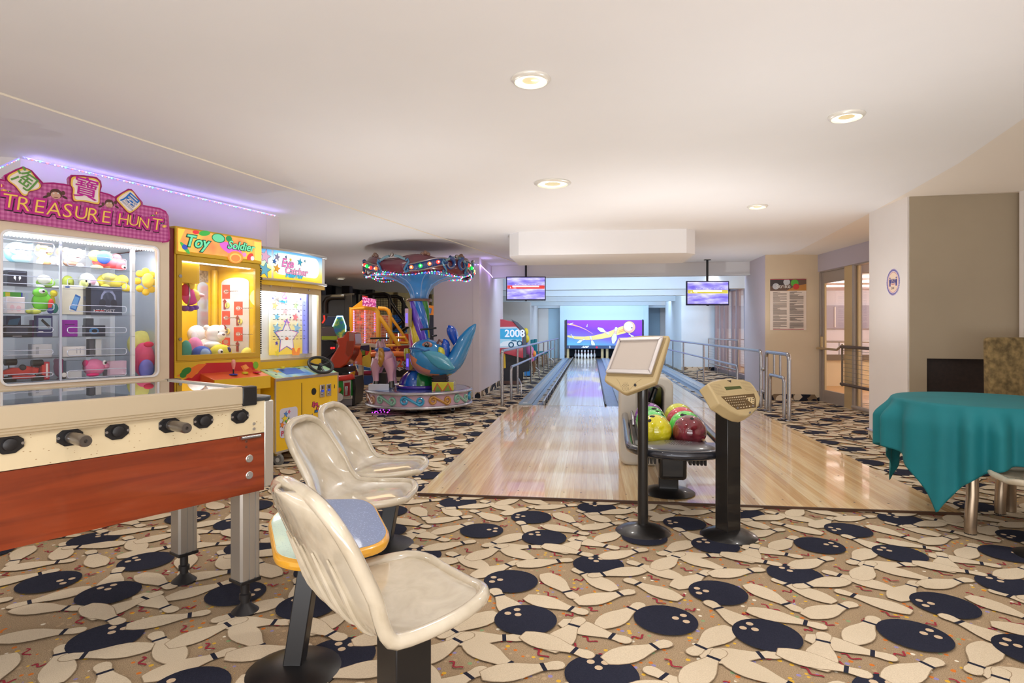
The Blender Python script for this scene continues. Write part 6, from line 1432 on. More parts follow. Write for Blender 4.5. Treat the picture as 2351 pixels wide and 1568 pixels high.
seg(d1+nn_*.03,d2+nn_*.03,0,CEIL-.3,.08,'mullion_post',m_gold,ew,d1,bevel=.006); seg(d2,d2+u_*.05,0,CEIL-.3,.14,'mullion',m_frame,ew,d1,bevel=.004)
seg(d2+u_*.06,d2+u_*.10,.06,2.36,.04,'side_bead',m_gold,ew,d1)
seg(d2+u_*.1,d3+u_*.3,.06,2.36,.008,'window_glass',m_lgl,ew,d1)
seg(d2,d3+u_*.3,2.34,2.40,.12,'head_rail',m_frame,ew,d1); 
MB().tube([d2+nn_*.05-d1+Vector((0,0,.05)),d3+u_*.3+nn_*.05-d1+Vector((0,0,.05))],.035,12).build('bottom_rail',m_frame,ew)
for z in (1.02,.40): MB().tube([d1-d1+nn_*.12+Vector((0,0,z)),d3+u_*.3+nn_*.12-d1+Vector((0,0,z))],.026,12).build('guard_rail',mat('rail_gunmetal',(96,86,90),.3,.7),ew)
for k in range(8): MB().cyl(nn_*.12+Vector((0,0,.47+k*.07)),d3+u_*.3+nn_*.12-d1+Vector((0,0,.47+k*.07)),.003,seg=6).build('guard_wire',m_dsteel,ew)
MB().box((-.012,-.03,.36),(.012,.0,1.04)).build('guard_bracket',m_dsteel,ew).location=nn_*.11
# poster
fp=Fr((3.2,11.65,0),0); fp.a=math.atan2(-.05,.93); fp.u=Vector((math.cos(fp.a),math.sin(fp.a),0)); fp.n=Vector((-fp.u.y,fp.u.x,0))
a=fp.s(1768,758,-.004); b=fp.s(1851,640,-.004); 
e=empty('rules_poster',fp.wd((a[0],-.004,a[2])),fp.a,'rules poster with bowling photo banner and two columns of small print','poster'); w=b[0]-a[0]; h=b[2]-a[2]
MB().box((0,-.006,0),(w,0,h)).build('poster_sheet',mat('poster_paper',(236,220,206),.4),e)
sh=[]
zb2=h*.77
sh.append(((110,84,70),[(0,zb2),(w,zb2),(w,h),(0,h)])); sh.append(((70,60,60),[(0,h*.86),(w*.55,h*.9),(w*.6,h),(0,h)])); sh.append(((190,130,60),[(w*.45,zb2),(w,zb2),(w,h*.9),(w*.7,h*.86)]))
for x,z,r,c in ((.16,.86,.075,(196,196,200)),(.46,.94,.075,(206,206,208)),(.68,.92,.085,(90,180,60)),(.72,.85,.07,(206,60,50))): sh.append((c,ell(x*w,z*h,r*w*1.25,r*w*1.25,16)))
sh.append(((170,40,70),[(w*.0,h*.985),(w,h*.985),(w,h),(0,h)])); sh.append(((170,40,60),[(w*.08,h*.012),(w*.93,h*.012),(w*.93,h*.022),(w*.08,h*.022)]))
rg=random.Random(4)
for cx0,cx1 in ((.08,.46),(.54,.92)):
    z=.745
    k=0
    while z>.035:
        L=cx1 if rg.random()>.25 else cx0+(cx1-cx0)*rg.uniform(.3,.9)
        head=k%11==0
        sh.append(((120,106,98) if not head else (90,76,70),[(cx0*w,z*h),(L*w if not head else (cx0+.2)*w,z*h),(L*w if not head else (cx0+.2)*w,(z+.006)*h),(cx0*w,(z+.006)*h)]))
        z-=.0145 if rg.random()>.12 else .026; k+=1
prints('poster_print',e,sh,-.006,.0004)
text('Strike',.105,mat('poster_white',(240,236,228),.5),e,'lettering',(w*.36,-.024,h*.855),ext=.0005)
# sticker on the pier
fs=Fr((3.27,7.35,0),0); fs.a=-PI/2; fs.u=Vector((0,-1,0)); fs.n=Vector((1,0,0)); fs.o=Vector((3.27,7.62,0))
a=fs.s(2032,682,-.001); b=fs.s(2070,612,-.001); cx_,cz_=(a[0]+b[0])/2,(a[2]+b[2])/2; r_=(b[2]-a[2])/2*1.0
e=empty('distancing_sticker',fs.wd((cx_,-.001,cz_)),fs.a,'round purple and peach distancing sticker on the white pier','sticker')
sh=[((236,226,232),ell(0,0,r_,r_,40)),((120,110,170),ell(0,0,r_*.96,r_*.96,40)),((236,226,232),ell(0,0,r_*.80,r_*.80,36)),((206,150,150),ell(0,0,r_*.76,r_*.76,36)),((240,214,190),ell(0,0,r_*.70,r_*.70,36))]
for s in (-1,1):
    x=s*r_*.45; sh+=[((60,60,140),ell(x,r_*.30,r_*.07,r_*.07,12)),((60,60,140),[(x-r_*.09,-r_*.28),(x+r_*.09,-r_*.28),(x+r_*.12,r_*.2),(x-r_*.12,r_*.2)])]
sh.append(((190,60,90),[(-r_*.25,-r_*.16),(r_*.25,-r_*.16),(r_*.25,-r_*.12),(-r_*.25,-r_*.12)]))
for k in range(48):
    t=2*PI*k/48; c,s=math.cos(t),math.sin(t); sh.append(((236,226,232),[(c*r_*.90-s*.0015,s*r_*.90+c*.0015),(c*r_*.97-s*.0015,s*r_*.97+c*.0015),(c*r_*.97+s*.0015,s*r_*.97-c*.0015),(c*r_*.90+s*.0015,s*r_*.90-c*.0015)]))
prints('sticker_print',e,sh,0,.0004)
m_pt=mat('sticker_ink',(70,70,150),.5)
text('SOCIAL',r_*.22,m_pt,e,'lettering',(0,-.02*0-.004-.0008,r_*.13),ext=.0004,bold=.001); text('DISTANCE',r_*.17,m_pt,e,'lettering',(0,-.0048,-r_*.02),ext=.0004,bold=.001); text('2 m',r_*.30,mat('sticker_grey',(90,80,100),.5),e,'lettering',(0,-.0048,-r_*.42),ext=.0004)
for o in e.children:
    if o.name.startswith('lettering'): o.location.y=-.0085
    
# pier skirting cap
mb=MB(); mb.box((3.245,6.75,.12),(3.272,7.62,.135)); structure('trim_5',mb,mat('lilac_trim',(190,186,206),.4))
# ================================================================ GLAZED FACADE BESIDE THE LANES (gallery)
ga=Vector((3.92,19.75,0)); gb=Vector((4.02,16.3,0)); gc=Vector((3.9,13.7,0))
e=empty('window_3',ga,0); e['kind']='structure'
for k,t in enumerate((0.0,.22,.34,.60,.72,.98)):
    p=ga+(gb-ga)*t; lean=.10 if k%2 else -.04
    mb=MB(); q_=p-ga; mb.ext([q_+Vector((-.03,-.05,0)),q_+Vector((.03,-.05,0)),q_+Vector((.03,.05,0)),q_+Vector((-.03,.05,0))],(0,lean,2.42)); mb.build('mullion',mat('facade_metal',(158,148,158),.35,.5),e)
seg(ga,gb,2.40,2.50,.1,'head_rail',mat('facade_metal'),e,ga); seg(ga,gb,0,.12,.08,'sill_rail',mat('facade_metal'),e,ga)
seg(ga+Vector((.03,0,0)),gb+Vector((.03,0,0)),.12,2.4,.008,'window_glass',m_lgl,e,ga)
off=Vector((-.22,0,0))
for z in (1.03,.25): MB().tube([off+Vector((0,0,z)),gb-ga+off+Vector((0,0,z))],.02,10).build('guard_rail',m_steel,e)
for t in (0,.35,.7,1): q_=(gb-ga)*t+off; MB().cyl(q_+Vector((0,0,.0)),q_+Vector((0,0,1.03)),.016,seg=8).build('guard_post',m_steel,e)
for k in range(9): MB().cyl(off+Vector((0,0,.32+k*.075)),gb-ga+off+Vector((0,0,.32+k*.075)),.003,seg=5).build('guard_wire',m_steel,e)
structure('wall_facade_header',MB().ext([ga+Vector((-.02,0,2.5)),gb+Vector((-.02,0,2.5)),gb+Vector((.1,0,2.5)),ga+Vector((.1,0,2.5))],(0,0,.22)),m_cool)
# red awning-like boards seen through the facade
for k,(y,c) in enumerate(((15.6,(196,50,44)),(17.2,(236,230,224)),(18.6,(190,60,50)))):
    mb=MB(); mb.ext([(5.6,y,0),(5.6,y+.5,0),(5.66,y+.5,0),(5.66,y,0)],(0,.15,1.25)); tag(mb.build('leaning_board',mat('board_%d'%k,c,.5),None),['red board leaning beyond the facade, nearest','white board leaning beyond the facade','red board leaning beyond the facade, farthest'][k],'board')
# ================================================================ CEILING FITTINGS
m_ring=mat('downlight_ring',(236,232,222),.3,.2); m_lamp=mat('downlight_glow',(255,244,214),.5,emit=5)
lab=['recessed downlight nearest the camera, top middle of the ceiling','recessed downlight above the approach, second in the middle row','recessed downlight at upper right of the ceiling','smaller looking downlight at right above the second lane','downlight over the star prize game','downlight above the back arcade, left','downlight above the back arcade, half hidden by the carousel','farthest downlight above the arcade']
for i,(x,y,k) in enumerate(DOWN[:8]):
    zc=CEIL if x>sx(y) else CEIL-.012-.098*min(1,max(0,(sx(y)-x)/(sx(y)+11)))
    e=empty('downlight',(x,y,zc),0,lab[i],'ceiling light','recessed downlights'); e.scale=(1.75,1.75,1) if i==1 else (1.1,1.1,1)
    MB().lathe([(.098,0),(.1,-.006),(.096,-.012),(.086,-.022),(.082,-.022),(.080,-.012),(.078,-.004)],seg=40,cap=False).build('ring',m_ring,e,ang=60)
    MB().lathe([(.078,-.004),(.072,-.012),(.066,-.016)],seg=40,cap=False).build('baffle',mat('baffle',(250,240,210),.2,.3,emit=2.5),e)
    MB().lathe([(.066,-.016),(.044,-.012)],seg=40,cap=False).build('glow_ring',m_lamp,e)
    MB().lathe([(.044,-.012),(.0,-.010)],seg=40,cap=False).build('lens',mat('lens_beige',(214,196,150),.2,.3,emit=.9),e)
# LED tape on the left wall, on the pier and hanging
def led_tape(pts,label,n,r=.006,cols=((60,60,255),(120,120,255),(255,60,60),(60,255,120))):
    e=empty('led_strip',pts[0],0,label,'led strip'); o_=Vector(pts[0]); P=[Vector(p)-o_ for p in pts]
    MB().tube(P,.005,6).build('tape',mat('tape_white',(230,230,245),.4,emit=.8,ecol=(130,120,255)),e)
    Ls=[(P[i+1]-P[i]).length for i in range(len(P)-1)]; T=sum(Ls); ms=[mat('led_%d_%d_%d'%c,c,.4,emit=14) for c in cols]; mb=MB()
    for k in range(n):
        d=T*(k+.5)/n; i=0
        while i<len(Ls)-1 and d>Ls[i]: d-=Ls[i]; i+=1
        p=P[i]+(P[i+1]-P[i])*(d/Ls[i]); mb.cur=[0,1,2,1,3,0,2][k%7] if len(cols)>3 else k%len(cols); mb.sph(p+Vector((0,0,-.006)),r,nu=6,nv=4)
    mb.build('led_bead',ms,e,kind='stuff'); return e
nL=Vector((uL.n.x,uL.n.y,0)); 
p0=W(47,361,4.72); p1=W(628,495,6.98)
led_tape([p0-nL*.03,p1-nL*.03],'multicolour led tape along the top of the white wall above prize machines',95)
led_tape([W(-20,392,4.2),W(44,363,4.66)],'short led tape rising at the top left corner',12)
for k in range(16):
    t=(k+.5)/16; p=p0+(p1-p0)*t-nL*.10+Vector((0,0,-.06)); light('POINT','led_glow',p,.38,(.42,.36,1),.0)
zz=2.50
led_tape([(-2.9,11.27,2.53),(-2.08,11.16,2.54),(-2.075,12.3,2.46),(-2.08,12.68,2.42)],'led tape around the top of the lilac pier',40,.007,((120,110,255),(200,190,255),(255,110,140)))
for p in ((-2.5,11.0,2.5),(-2.0,11.3,2.5),(-1.95,12.4,2.42),(-1.95,13.3,2.34)): light('POINT','led_glow',p,1.3,(.5,.4,1),.0)
# ================================================================ LEFT OF THE LANES
o_=G(1155,884); fr7=Fr((o_.x-.05,o_.y,0),90); e=fr7.e('simulator_machine','red and grey driving machine with blue car picture beside the lilac pier','arcade machine')
Q=lambda px,py,y=0:(lambda p:(p[0],p[2]))(fr7.s(px,py,y))
q8=lambda x,y:(1130+x/7.465,740+y/7.465)
m_rr=mat('machine_red',(200,44,66),.35,coat=.4); m_gg=mat('machine_grey',(96,100,112),.4)
A=lambda *p:[Q(*q8(*t)) for t in p]
MB().prism(A((100,-50),(180,-50),(360,-10),(430,70),(505,165),(525,240),(525,440),(100,440)),'y',.0,.5).build('sign_body',m_rr,e,bevel=.008)
MB().prism(A((525,240),(505,165),(430,70),(360,-10),(330,-50),(440,0),(560,120),(582,200),(585,600),(530,610)),'y',-.02,.5).build('grey_fin',m_gg,e,bevel=.006)
MB().prism(A((100,445),(530,430),(530,615),(390,580),(220,535),(100,535)),'y',-.06,.4).build('red_skirt',m_rr,e,bevel=.006)
bd=MB().prism(A((100,80),(410,75),(480,140),(515,200),(515,438),(100,442)),'y',-.012,0).build('picture_border',mat('picture_white',(226,230,236),.4),e)
sh=[((60,170,214),A((110,110),(430,105),(505,215),(505,300),(110,280))),((170,216,232),A((110,280),(505,300),(505,412),(110,418))),((226,240,246),A((120,380),(190,330),(300,315),(420,320),(490,350),(500,400),(120,410)))]
for x,y in ((325,385),(470,360)): c_=Q(*q8(x,y)); sh+=[((30,90,120),ell(c_[0],c_[1],.07,.07,14)),((200,220,230),ell(c_[0],c_[1],.04,.04,12))]
sh.append(((60,120,150),A((310,325),(350,300),(400,300),(440,330))))
prints('car_picture',bd,sh,-.012,emit=.3)
p=Q(*q8(300,195)); text('2008',.24,mat('logo_white',(240,244,250),.5,emit=.4),bd,'lettering',(p[0]+.12,-.02,p[1]),ext=.001,bold=.006)
MB().prism(A((200,540),(640,560),(640,840),(530,850),(530,1000),(200,1020)),'y',.02,.6).build('seat_base',mat('machine_black',(26,26,34),.4),e,bevel=.01)
MB().box(Q(*q8(185,1040))[0:1]+(.0,.0) if 0 else (Q(*q8(185,1040))[0],.0,.02),(Q(*q8(515,1040))[0],.6,.10)).build('plinth',mat('plinth_brown',(96,66,56),.5),e)
MB().prism(A((190,540),(225,540),(235,780),(190,790)),'y',-.03,.1).build('yellow_panel',mat('panel_yellow',(236,190,40),.4),e)
e=empty('balloon_bunch',G(1208,872),0,'yellow plush stars and pink toys piled behind the red machine','toys')
for x,y,c,r in ((1207,762,(240,214,50),.10),(1209,778,(240,214,50),.10),(1216,806,(226,120,180),.15),(1226,812,(244,150,60),.08),(1220,822,(230,120,170),.10)):
    p=W(x,y,15.0); MB().sph(p-e.location,r,(.7,.7,1),14,10).build('toy_ball',mat('toy_%d_%d_%d'%c,c,.5),e)
MB().tube([(0,0,0),(0,.0,1.3)],.012,6).build('stick',m_steel,e)
o=MB().box((-.09,-.05,.0),(.09,.05,.17)).build('power_box',mat('power_blue',(60,150,230),.4)); o.location=G(1212,865)+Vector((0,0,.03)); tag(o,'small bright blue box on the floor behind the red machine','box')
# dining chairs in a row behind the railing
def dchair(x,y,rz,c,lab):
    e=empty('dining_chair',(x,y,0),rz,lab,'chair','dining chairs behind the left handrail'); m=mat('velvet_%d_%d_%d'%c,c,.8); wd_=mat('dark_wood')if'dark_wood' in MC else mat('dark_wood',(60,38,24),.4)
    MB().box((-.22,-.22,.42),(.22,.22,.50)).build('seat',m,e,bevel=.03)
    MB().prism([(-.22,.46),(.22,.46),(.20,.96),(-.20,.96)],'y',.18,.25).build('backrest',m,e,bevel=.02)
    for a in (-.18,.18):
        for b in (-.18,.2): MB().cyl((a,b,0),(a,b*.9,.43),.014,.022,seg=10).build('leg',mat('chair_leg_wood',(120,84,54),.4),e)
for i,(x,y,rz,c,l) in enumerate(((-1.86,17.3,1.9,(66,84,176),'blue velvet dining chair nearest, behind the left handrail'),(-1.9,18.5,1.6,(66,84,176),'second blue velvet dining chair behind the left handrail'),(-1.9,19.7,1.7,(72,92,186),'third blue velvet dining chair behind the left handrail'),(-1.85,21.2,1.5,(20,120,130),'teal dining chair behind the left handrail, nearer of two'),(-1.85,22.4,1.5,(20,120,130),'teal dining chair behind the left handrail, farther of two'))): dchair(x,y,rz,c,l)
# ================================================================ CAROUSEL
KS=9.82/FP
kc=AD((963-CX)/FP*9.82,9.82); fk=Fr((kc.x,kc.y,0),90)
e=fk.e('carousel','small fibreglass carousel with whale and horse seats, LED lit canopy and scroll base','carousel')
def K(px,py,y=0): return ((px-963)*KS*(1+y/9.82),y,1.3-(py-757.5)*KS*(1+y/9.82))
def gl(n,c=(128,128,128),r=.15): return mat('fibre_'+n,c,r,coat=.9,var=.05,scale=4)
m_sil=mat('silver_trim',(186,184,190),.25,.7)
R0=.84
MB().lathe([(.0,.13),(R0-.06,.13),(R0-.02,.12),(R0-.02,.34),(R0-.05,.352),(0,.352)],seg=64,cap=False).build('platform',mat('platform_lilac',(196,160,178),.3,coat=.4),e)
MB().lathe([(0,.353),(R0-.06,.353),(R0-.055,.358),(0,.358)],seg=64,cap=False).build('deck',gl('deck_blue',(86,126,190)),e)
for z in (.125,.335): MB().tube([(R0*math.cos(t*PI/32),R0*math.sin(t*PI/32),z) for t in range(64)],.026,8,closed=True).build('rim',m_sil,e)
mb=MB()
for z in (.125,.335):
    for t in range(30): a=2*PI*t/30; mb.sph((1.028*R0*math.cos(a),1.028*R0*math.sin(a),z),.007,nu=6,nv=4)
mb.build('rivet',m_sil,e,kind='stuff')
cols=[gl('scroll_copper',(190,140,110)),gl('scroll_green',(130,176,158)),gl('scroll_blue',(40,150,196)),gl('scroll_gold',(186,134,56))]
for k in range(12):
    phi=-PI/2+(k-3)*PI/6+.02; pts=[]
    for i in range(15):
        t=i/14; a=math.radians(90+430*(1-t)); r=.015+.050*t; pts.append((-.115+r*math.cos(a),-.0+r*math.sin(a)*.95))
    path=pts+[(-x,-y) for x,y in pts[::-1]]
    P=[((R0-.012)*math.cos(phi+s/R0),(R0-.012)*math.sin(phi+s/R0),.23+z) for s,z in path]
    n=len(P); MB().tube(P,.02,8,rs=[.012+.010*math.sin(PI*min(1,(i+2)/(n+3))) for i in range(n)]).build('scroll',cols[[1,2,3,1,0,2,3,1,0,1,3,0][(k)%12]] if 0 else cols[{1:0,2:1,3:2,4:3,5:1}.get(k,(k)%4)],e)
MB().box((-.6,-.05,.05),(.6,.05,.12)).build('chassis_bar',m_black,e); MB().box((-.05,-.6,.05),(.05,.6,.12)).build('chassis_bar',m_black,e)
for a in (-2.45,-.62,.8,2.3):
    x,y=.72*math.cos(a),.72*math.sin(a); MB().cyl((x-.02,y,.045),(x+.02,y,.045),.045,seg=18).build('caster',m_black,e); MB().box((x-.03,y-.02,.05),(x+.03,y+.02,.13)).build('caster_bracket',m_dsteel,e)
mb=MB()
for i in range(14): mb.sph((-.62+.02*i+random.uniform(-.02,.02),-.62+.02*math.sin(i*2),.05+random.uniform(-.02,.03)),.008,nu=6,nv=4)
mb.build('under_led',mat('led_violet',(200,60,255),.4,emit=5),e,kind='stuff')
def merge(o,d=.0005,sm=True):
    bm=bmesh.new(); bm.from_mesh(o.data); bmesh.ops.remove_doubles(bm,verts=bm.verts,dist=d); bmesh.ops.recalc_face_normals(bm,faces=bm.faces)
    for f in bm.faces: f.smooth=sm
    bm.to_mesh(o.data); bm.free(); md=o.modifiers.new('u','SUBSURF'); md.levels=1; md.render_levels=1
# lobed dome and twisted column
lob=[gl('violet',(70,40,150)),gl('blue',(20,90,180)),gl('green',(20,120,60)),gl('navy',(20,50,140))]
mb=MB(); seg=64; rows=[(.335,.365),(.335,.42),(.315,.50),(.27,.57),(.20,.625),(.15,.65)]
vs=[]
for r,z in rows:
    for i in range(seg): a=2*PI*i/seg; rr=r*(1-.07*(1-abs(math.sin(a*4)))**2*1.3); vs.append((rr*math.cos(a),rr*math.sin(a),z))
for j in range(len(rows)-1):
    for i in range(seg):
        s_=(int(i/8)+0)%8
        mb.cur={4:0,5:1,6:2,7:2}.get(s_,s_%4); mb.add([vs[j*seg+i],vs[j*seg+(i+1)%seg],vs[(j+1)*seg+(i+1)%seg],vs[(j+1)*seg+i]],[(0,1,2,3)])
merge(mb.build('dome',lob,e,smooth=False))
MB().tube([(.35*math.cos(t*PI/24),.35*math.sin(t*PI/24),.385) for t in range(48)],.03,8,closed=True).build('dome_ring',lob[0],e)
for z,r in ((.665,.185),(1.785,.185)): MB().tube([(r*math.cos(t*PI/20),r*math.sin(t*PI/20),z) for t in range(40)],.024,8,closed=True).build('collar',gl('bronze',(120,84,66)),e)
tw=[gl('t_purple',(96,60,190)),gl('t_blue',(20,110,200)),gl('t_green',(20,130,40)),gl('t_red',(170,24,50)),gl('t_magenta',(180,60,130)),gl('t_yellow',(216,186,30))]
mb=MB(); nz_=36; seg=48; z0_,z1_=.66,1.79
def cv_(i,j):
    a=2*PI*i/seg; z=z0_+(z1_-z0_)*j/nz_; lobe=abs(math.sin(a*3)); r=.135+.03*lobe; tw_=a-1.05*PI*j/nz_; return (r*math.cos(tw_),r*math.sin(tw_),z)
for j in range(nz_):
    for i in range(seg):
        mb.cur=int(i/8)%6; mb.add([cv_(i,j),cv_(i+1,j),cv_(i+1,j+1),cv_(i,j+1)],[(0,1,2,3)])
merge(mb.build('twisted_column',tw,e,smooth=False))
# trumpet and canopy
MB().lathe([(.135,1.79),(.14,1.86),(.17,1.94),(.24,2.03),(.36,2.10),(.54,2.15),(.74,2.18),(.80,2.19)],seg=64,cap=False).build('trumpet',mat('trumpet_blue',(70,140,205),.15,coat=.9,var=.12,scale=2.5),e,ang=80)
for t in range(8):
    a=2*PI*t/8+.3; MB().tube([(r*math.cos(a),r*math.sin(a),z-.004) for r,z in ((.137,1.80),(.142,1.86),(.172,1.94),(.242,2.03),(.362,2.10),(.542,2.15),(.74,2.18))],.010,6).build('trumpet_rib',mat('trumpet_rib',(130,170,220),.2,coat=.8),e)
RC_=.83
low=lambda a: 2.165+.03*math.cos(a*6+.4); hi=lambda a: 2.40+.035*math.cos(a*6+2.4)
mb=MB(); mb.grid(lambda u,v:((RC_-.03*math.sin(PI*v)*-1)*math.cos(2*PI*u),(RC_+.03*math.sin(PI*v))*math.sin(2*PI*u),low(2*PI*u)+(hi(2*PI*u)-low(2*PI*u))*v),97,7); mb.build('canopy_band',gl('maroon',(96,34,48)),e,solid=.02,ang=80)
MB().lathe([(RC_,2.38),(.6,2.42),(.3,2.445),(0,2.45)],seg=64,cap=False).build('canopy_top',gl('maroon',(96,34,48)),e)
MB().lathe([(.78,2.185),(.66,2.23),(.5,2.25)],seg=64,cap=False).build('canopy_soffit',gl('plum',(80,50,92)),e)
def cyl_path(pts,R=RC_+.045): return [(R*math.cos(a),R*math.sin(a),z) for a,z in pts]
rb=gl('ribbon_blue',(26,66,130)); rt=mat('ribbon_edge',(140,130,134),.3,.4); blue_m=gl('moulding_blue',(50,110,150))
def ribbon(a0,a1,flip,cl):
    N_=26; up=[];dn=[]
    for i in range(N_):
        t=i/(N_-1); a=a0+(a1-a0)*t; s=math.sin((t-.5)*PI)*(-1 if flip else 1); zc=2.285+.055*s; w=.045+.02*math.sin(PI*t)
        up.append((a,zc+w)); dn.append((a,zc-w))
    mb=MB(); U=cyl_path(up,RC_+.035); D=cyl_path(dn,RC_+.035)
    for i in range(N_-1): mb.add([D[i],D[i+1],U[i+1],U[i]],[(0,1,2,3)])
    mb.build('ribbon',rb,e,solid=.02)
    for p in (up,dn): MB().tube(cyl_path(p),.010,6).build('ribbon_edge',rt,e)
    # curl at the high end
    ae=a1 if not flip else a0; sg_=1 if not flip else -1; cz=2.285+.02
    cur=[]
    for i in range(22):
        t=i/21; an=PI/2-(t*1.75*PI); r=.10*(1-.72*t); cur.append((ae+sg_*(.03+r*math.cos(an))/RC_,cz+r*math.sin(an)))
    MB().tube(cyl_path(cur),.028,8,rs=[.034-.02*i/21 for i in range(22)]).build('curl',rb,e); MB().tube(cyl_path(cur,RC_+.065),.008,5).build('curl_edge',rt,e)
    for i,c in enumerate(cl):
        t=.12+.62*i/3; t=t if not flip else 1-t; a=a0+(a1-a0)*t; s=math.sin((t-.5)*PI)*(-1 if flip else 1); zc=2.285+.055*s
        p=((RC_+.05)*math.cos(a),(RC_+.05)*math.sin(a),zc); m=mat('bulb_%d_%d_%d'%c,c,.3,emit=2.2); MB().sph(p,.03,(1,1,1),12,8).build('bulb',m,e)
        q_=((RC_+.075)*math.cos(a),(RC_+.075)*math.sin(a),zc); MB().sph(q_,.012,nu=8,nv=6).build('bulb_core',mat('bulb_core_%d'%c[0],tuple(min(255,v+110) for v in c),.3,emit=6),e)
RD,GN,OR,YL=(236,50,40),(20,200,70),(236,110,50),(200,220,40)
d2r=math.radians
ribbon(d2r(-90-4),d2r(-90+38),False,[OR,GN,OR,RD]); ribbon(d2r(-90-78),d2r(-90-34),True,[OR,RD,GN,RD]); ribbon(d2r(-90+60),d2r(-90+100),True,[RD,YL,GN,RD])
for k in range(3): ribbon(d2r(30+60*k),d2r(70+60*k),k%2==0,[RD,GN,OR,YL])
# moulded arch above the open panels
for ac in (-90-19,-90+49,10,170):
    for s in (-1,1):
        P=cyl_path([(d2r(ac+s*a_),z) for a_,z in ((3,2.41),(8,2.395),(12,2.365),(14,2.36))]); MB().tube(P,.020,8).build('arch_moulding',mat('grey_blue_moulding',(110,140,152),.25,coat=.6),e)
        P=cyl_path([(d2r(ac+s*a_),z) for a_,z in ((14.5,2.33),(16.5,2.36),(17.5,2.32),(15,2.26),(13,2.20),(14.5,2.165),(17,2.18),(16,2.205))],RC_+.05); MB().tube(P,.019,8).build('scroll_bracket',blue_m,e)
    MB().sph(cyl_path([(d2r(ac),2.43)])[0],.03,nu=12,nv=8).build('finial',m_dsteel,e)
for ac in (-90-48,-90+15,-90+62,60):
    for dx in (-3,0,3): MB().sph(cyl_path([(d2r(ac+dx),2.435+(.025 if dx==0 else 0))],RC_-.02)[0],.034,(1,1,1.1),10,8).build('leaf_finial',gl('bronze',(120,84,66)),e)
# LED strings
ledm=[mat('cled_%d'%i,c,.4,emit=5) for i,c in enumerate(((255,60,60),(60,90,255),(60,255,120),(220,220,255)))]
for nm,rr,zf in (('led_string',RC_+.02,lambda a:low(a)-.012),('led_string',.70,lambda a:2.155+.012*math.cos(a*5))):
    mb=MB()
    for k in range(110):
        a=2*PI*k/110; mb.cur=(k*7)%4; mb.sph((rr*math.cos(a),rr*math.sin(a),zf(a)),.0085,nu=6,nv=4)
    mb.build(nm,ledm,e,kind='stuff')
    MB().tube([(rr*math.cos(2*PI*k/60),rr*math.sin(2*PI*k/60),zf(2*PI*k/60)) for k in range(60)],.004,5,closed=True).build('led_wire',mat('wire_blue',(90,90,180),.4,emit=.3),e)
# panels on the column
for (x0,y0,x1,y1,c) in ((934,708,942,750,(200,160,180)),(936,812,944,850,(120,80,200))):
    a=K(x0,y1,-.2); b=K(x1,y0,-.2); MB().box((a[0],-.2,a[2]),(b[0],.0,b[2])).build('control_panel',mat('panel_%d'%c[0],c,.3,coat=.5),e,bevel=.005)
    MB().box((a[0]+.012,-.204,a[2]+.06),(b[0]-.012,-.2,b[2]-.08)).build('panel_light',mat('panel_violet',(110,90,255),.4,emit=1.5),e)
    MB().box((b[0],-.18,a[2]),(b[0]+.05,-.02,b[2])).build('panel_side',gl('olive',(150,130,60)),e)
# ---- whale seat
wh=[(948,806,4,4),(951,806,17,20),(960,808,30,36),(975,813,40,46),(992,822,44,48),(1009,832,38,44),(1024,838,30,38),(1038,840,24,32),(1050,832,21,26),(1059,815,19,23),(1067,796,18,21),(1075,780,16,18),(1083,767,13,14),(1091,755,9,9),(1099,744,2,2)]
yw=-.30
def loft(L,name,mats,par,yc=yw,seg=24,belly=None):
    rings=[]
    n=len(L)
    for i,(x,y,rv,rd) in enumerate(L):
        p=Vector(K(x,y,yc)); a=Vector(K(*L[max(i-1,0)][:2],yc)); b=Vector(K(*L[min(i+1,n-1)][:2],yc)); d=(b-a).normalized(); u=Vector((-d.z,0,d.x)); k=KS*(1+yc/9.82)
        rings.append([p+u*rv*k*math.sin(2*PI*t/seg)+Vector((0,1,0))*rd*k*math.cos(2*PI*t/seg) for t in range(seg)])
    mb=MB()
    for i in range(n-1):
        for t in range(seg):
            mb.cur=0
            if belly and belly(i,(t+.5)/seg): mb.cur=1
            mb.add([rings[i][t],rings[i][(t+1)%seg],rings[i+1][(t+1)%seg],rings[i+1][t]],[(0,1,2,3)])
    return mb.build(name,mats,par,sub=0,smooth=False),rings
wb_,_=loft(wh,'whale_body',[gl('whale_blue',(36,130,190)),gl('whale_belly',(216,136,96))],e,belly=lambda i,t:(abs(t-.75)<(.20 if i<3 else .21-.03*(i-2)) and i<8)); merge(wb_)
o2,_=loft([(1033,748,3,8),(1037,752,10,20),(1042,762,13,20),(1046,775,11,16),(1052,790,8,12)],'tail_fluke',[gl('whale_deep',(24,80,190))],wb_,yc=yw+.12); merge(o2)
o2,_=loft([(1026,778,2,10),(1030,784,9,22),(1030,800,12,26),(1028,815,12,26),(1030,828,8,20)],'seat_back',[gl('whale_deep')],wb_,yc=yw+.0); merge(o2)
o2,_=loft([(1018,798,2,6),(1022,800,8,16),(1025,812,9,18),(1027,824,4,10)],'seat_pad',[gl('seat_yellow',(206,200,30))],wb_,yc=yw-.16); merge(o2)
o2,_=loft([(985,806,4,3),(1000,815,12,5),(1018,824,18,6),(1034,834,17,6),(1046,842,10,5),(1057,846,2,2)],'side_fin',[gl('whale_teal',(60,150,180))],wb_,yc=yw-.30); merge(o2)
MB().tube([K(952,800,-.54),K(962,799,-.61),K(976,801,-.625),K(990,806,-.62),K(1000,803,-.61)],.012,8).build('mouth_line',gl('whale_mouth',(20,84,150)),wb_)
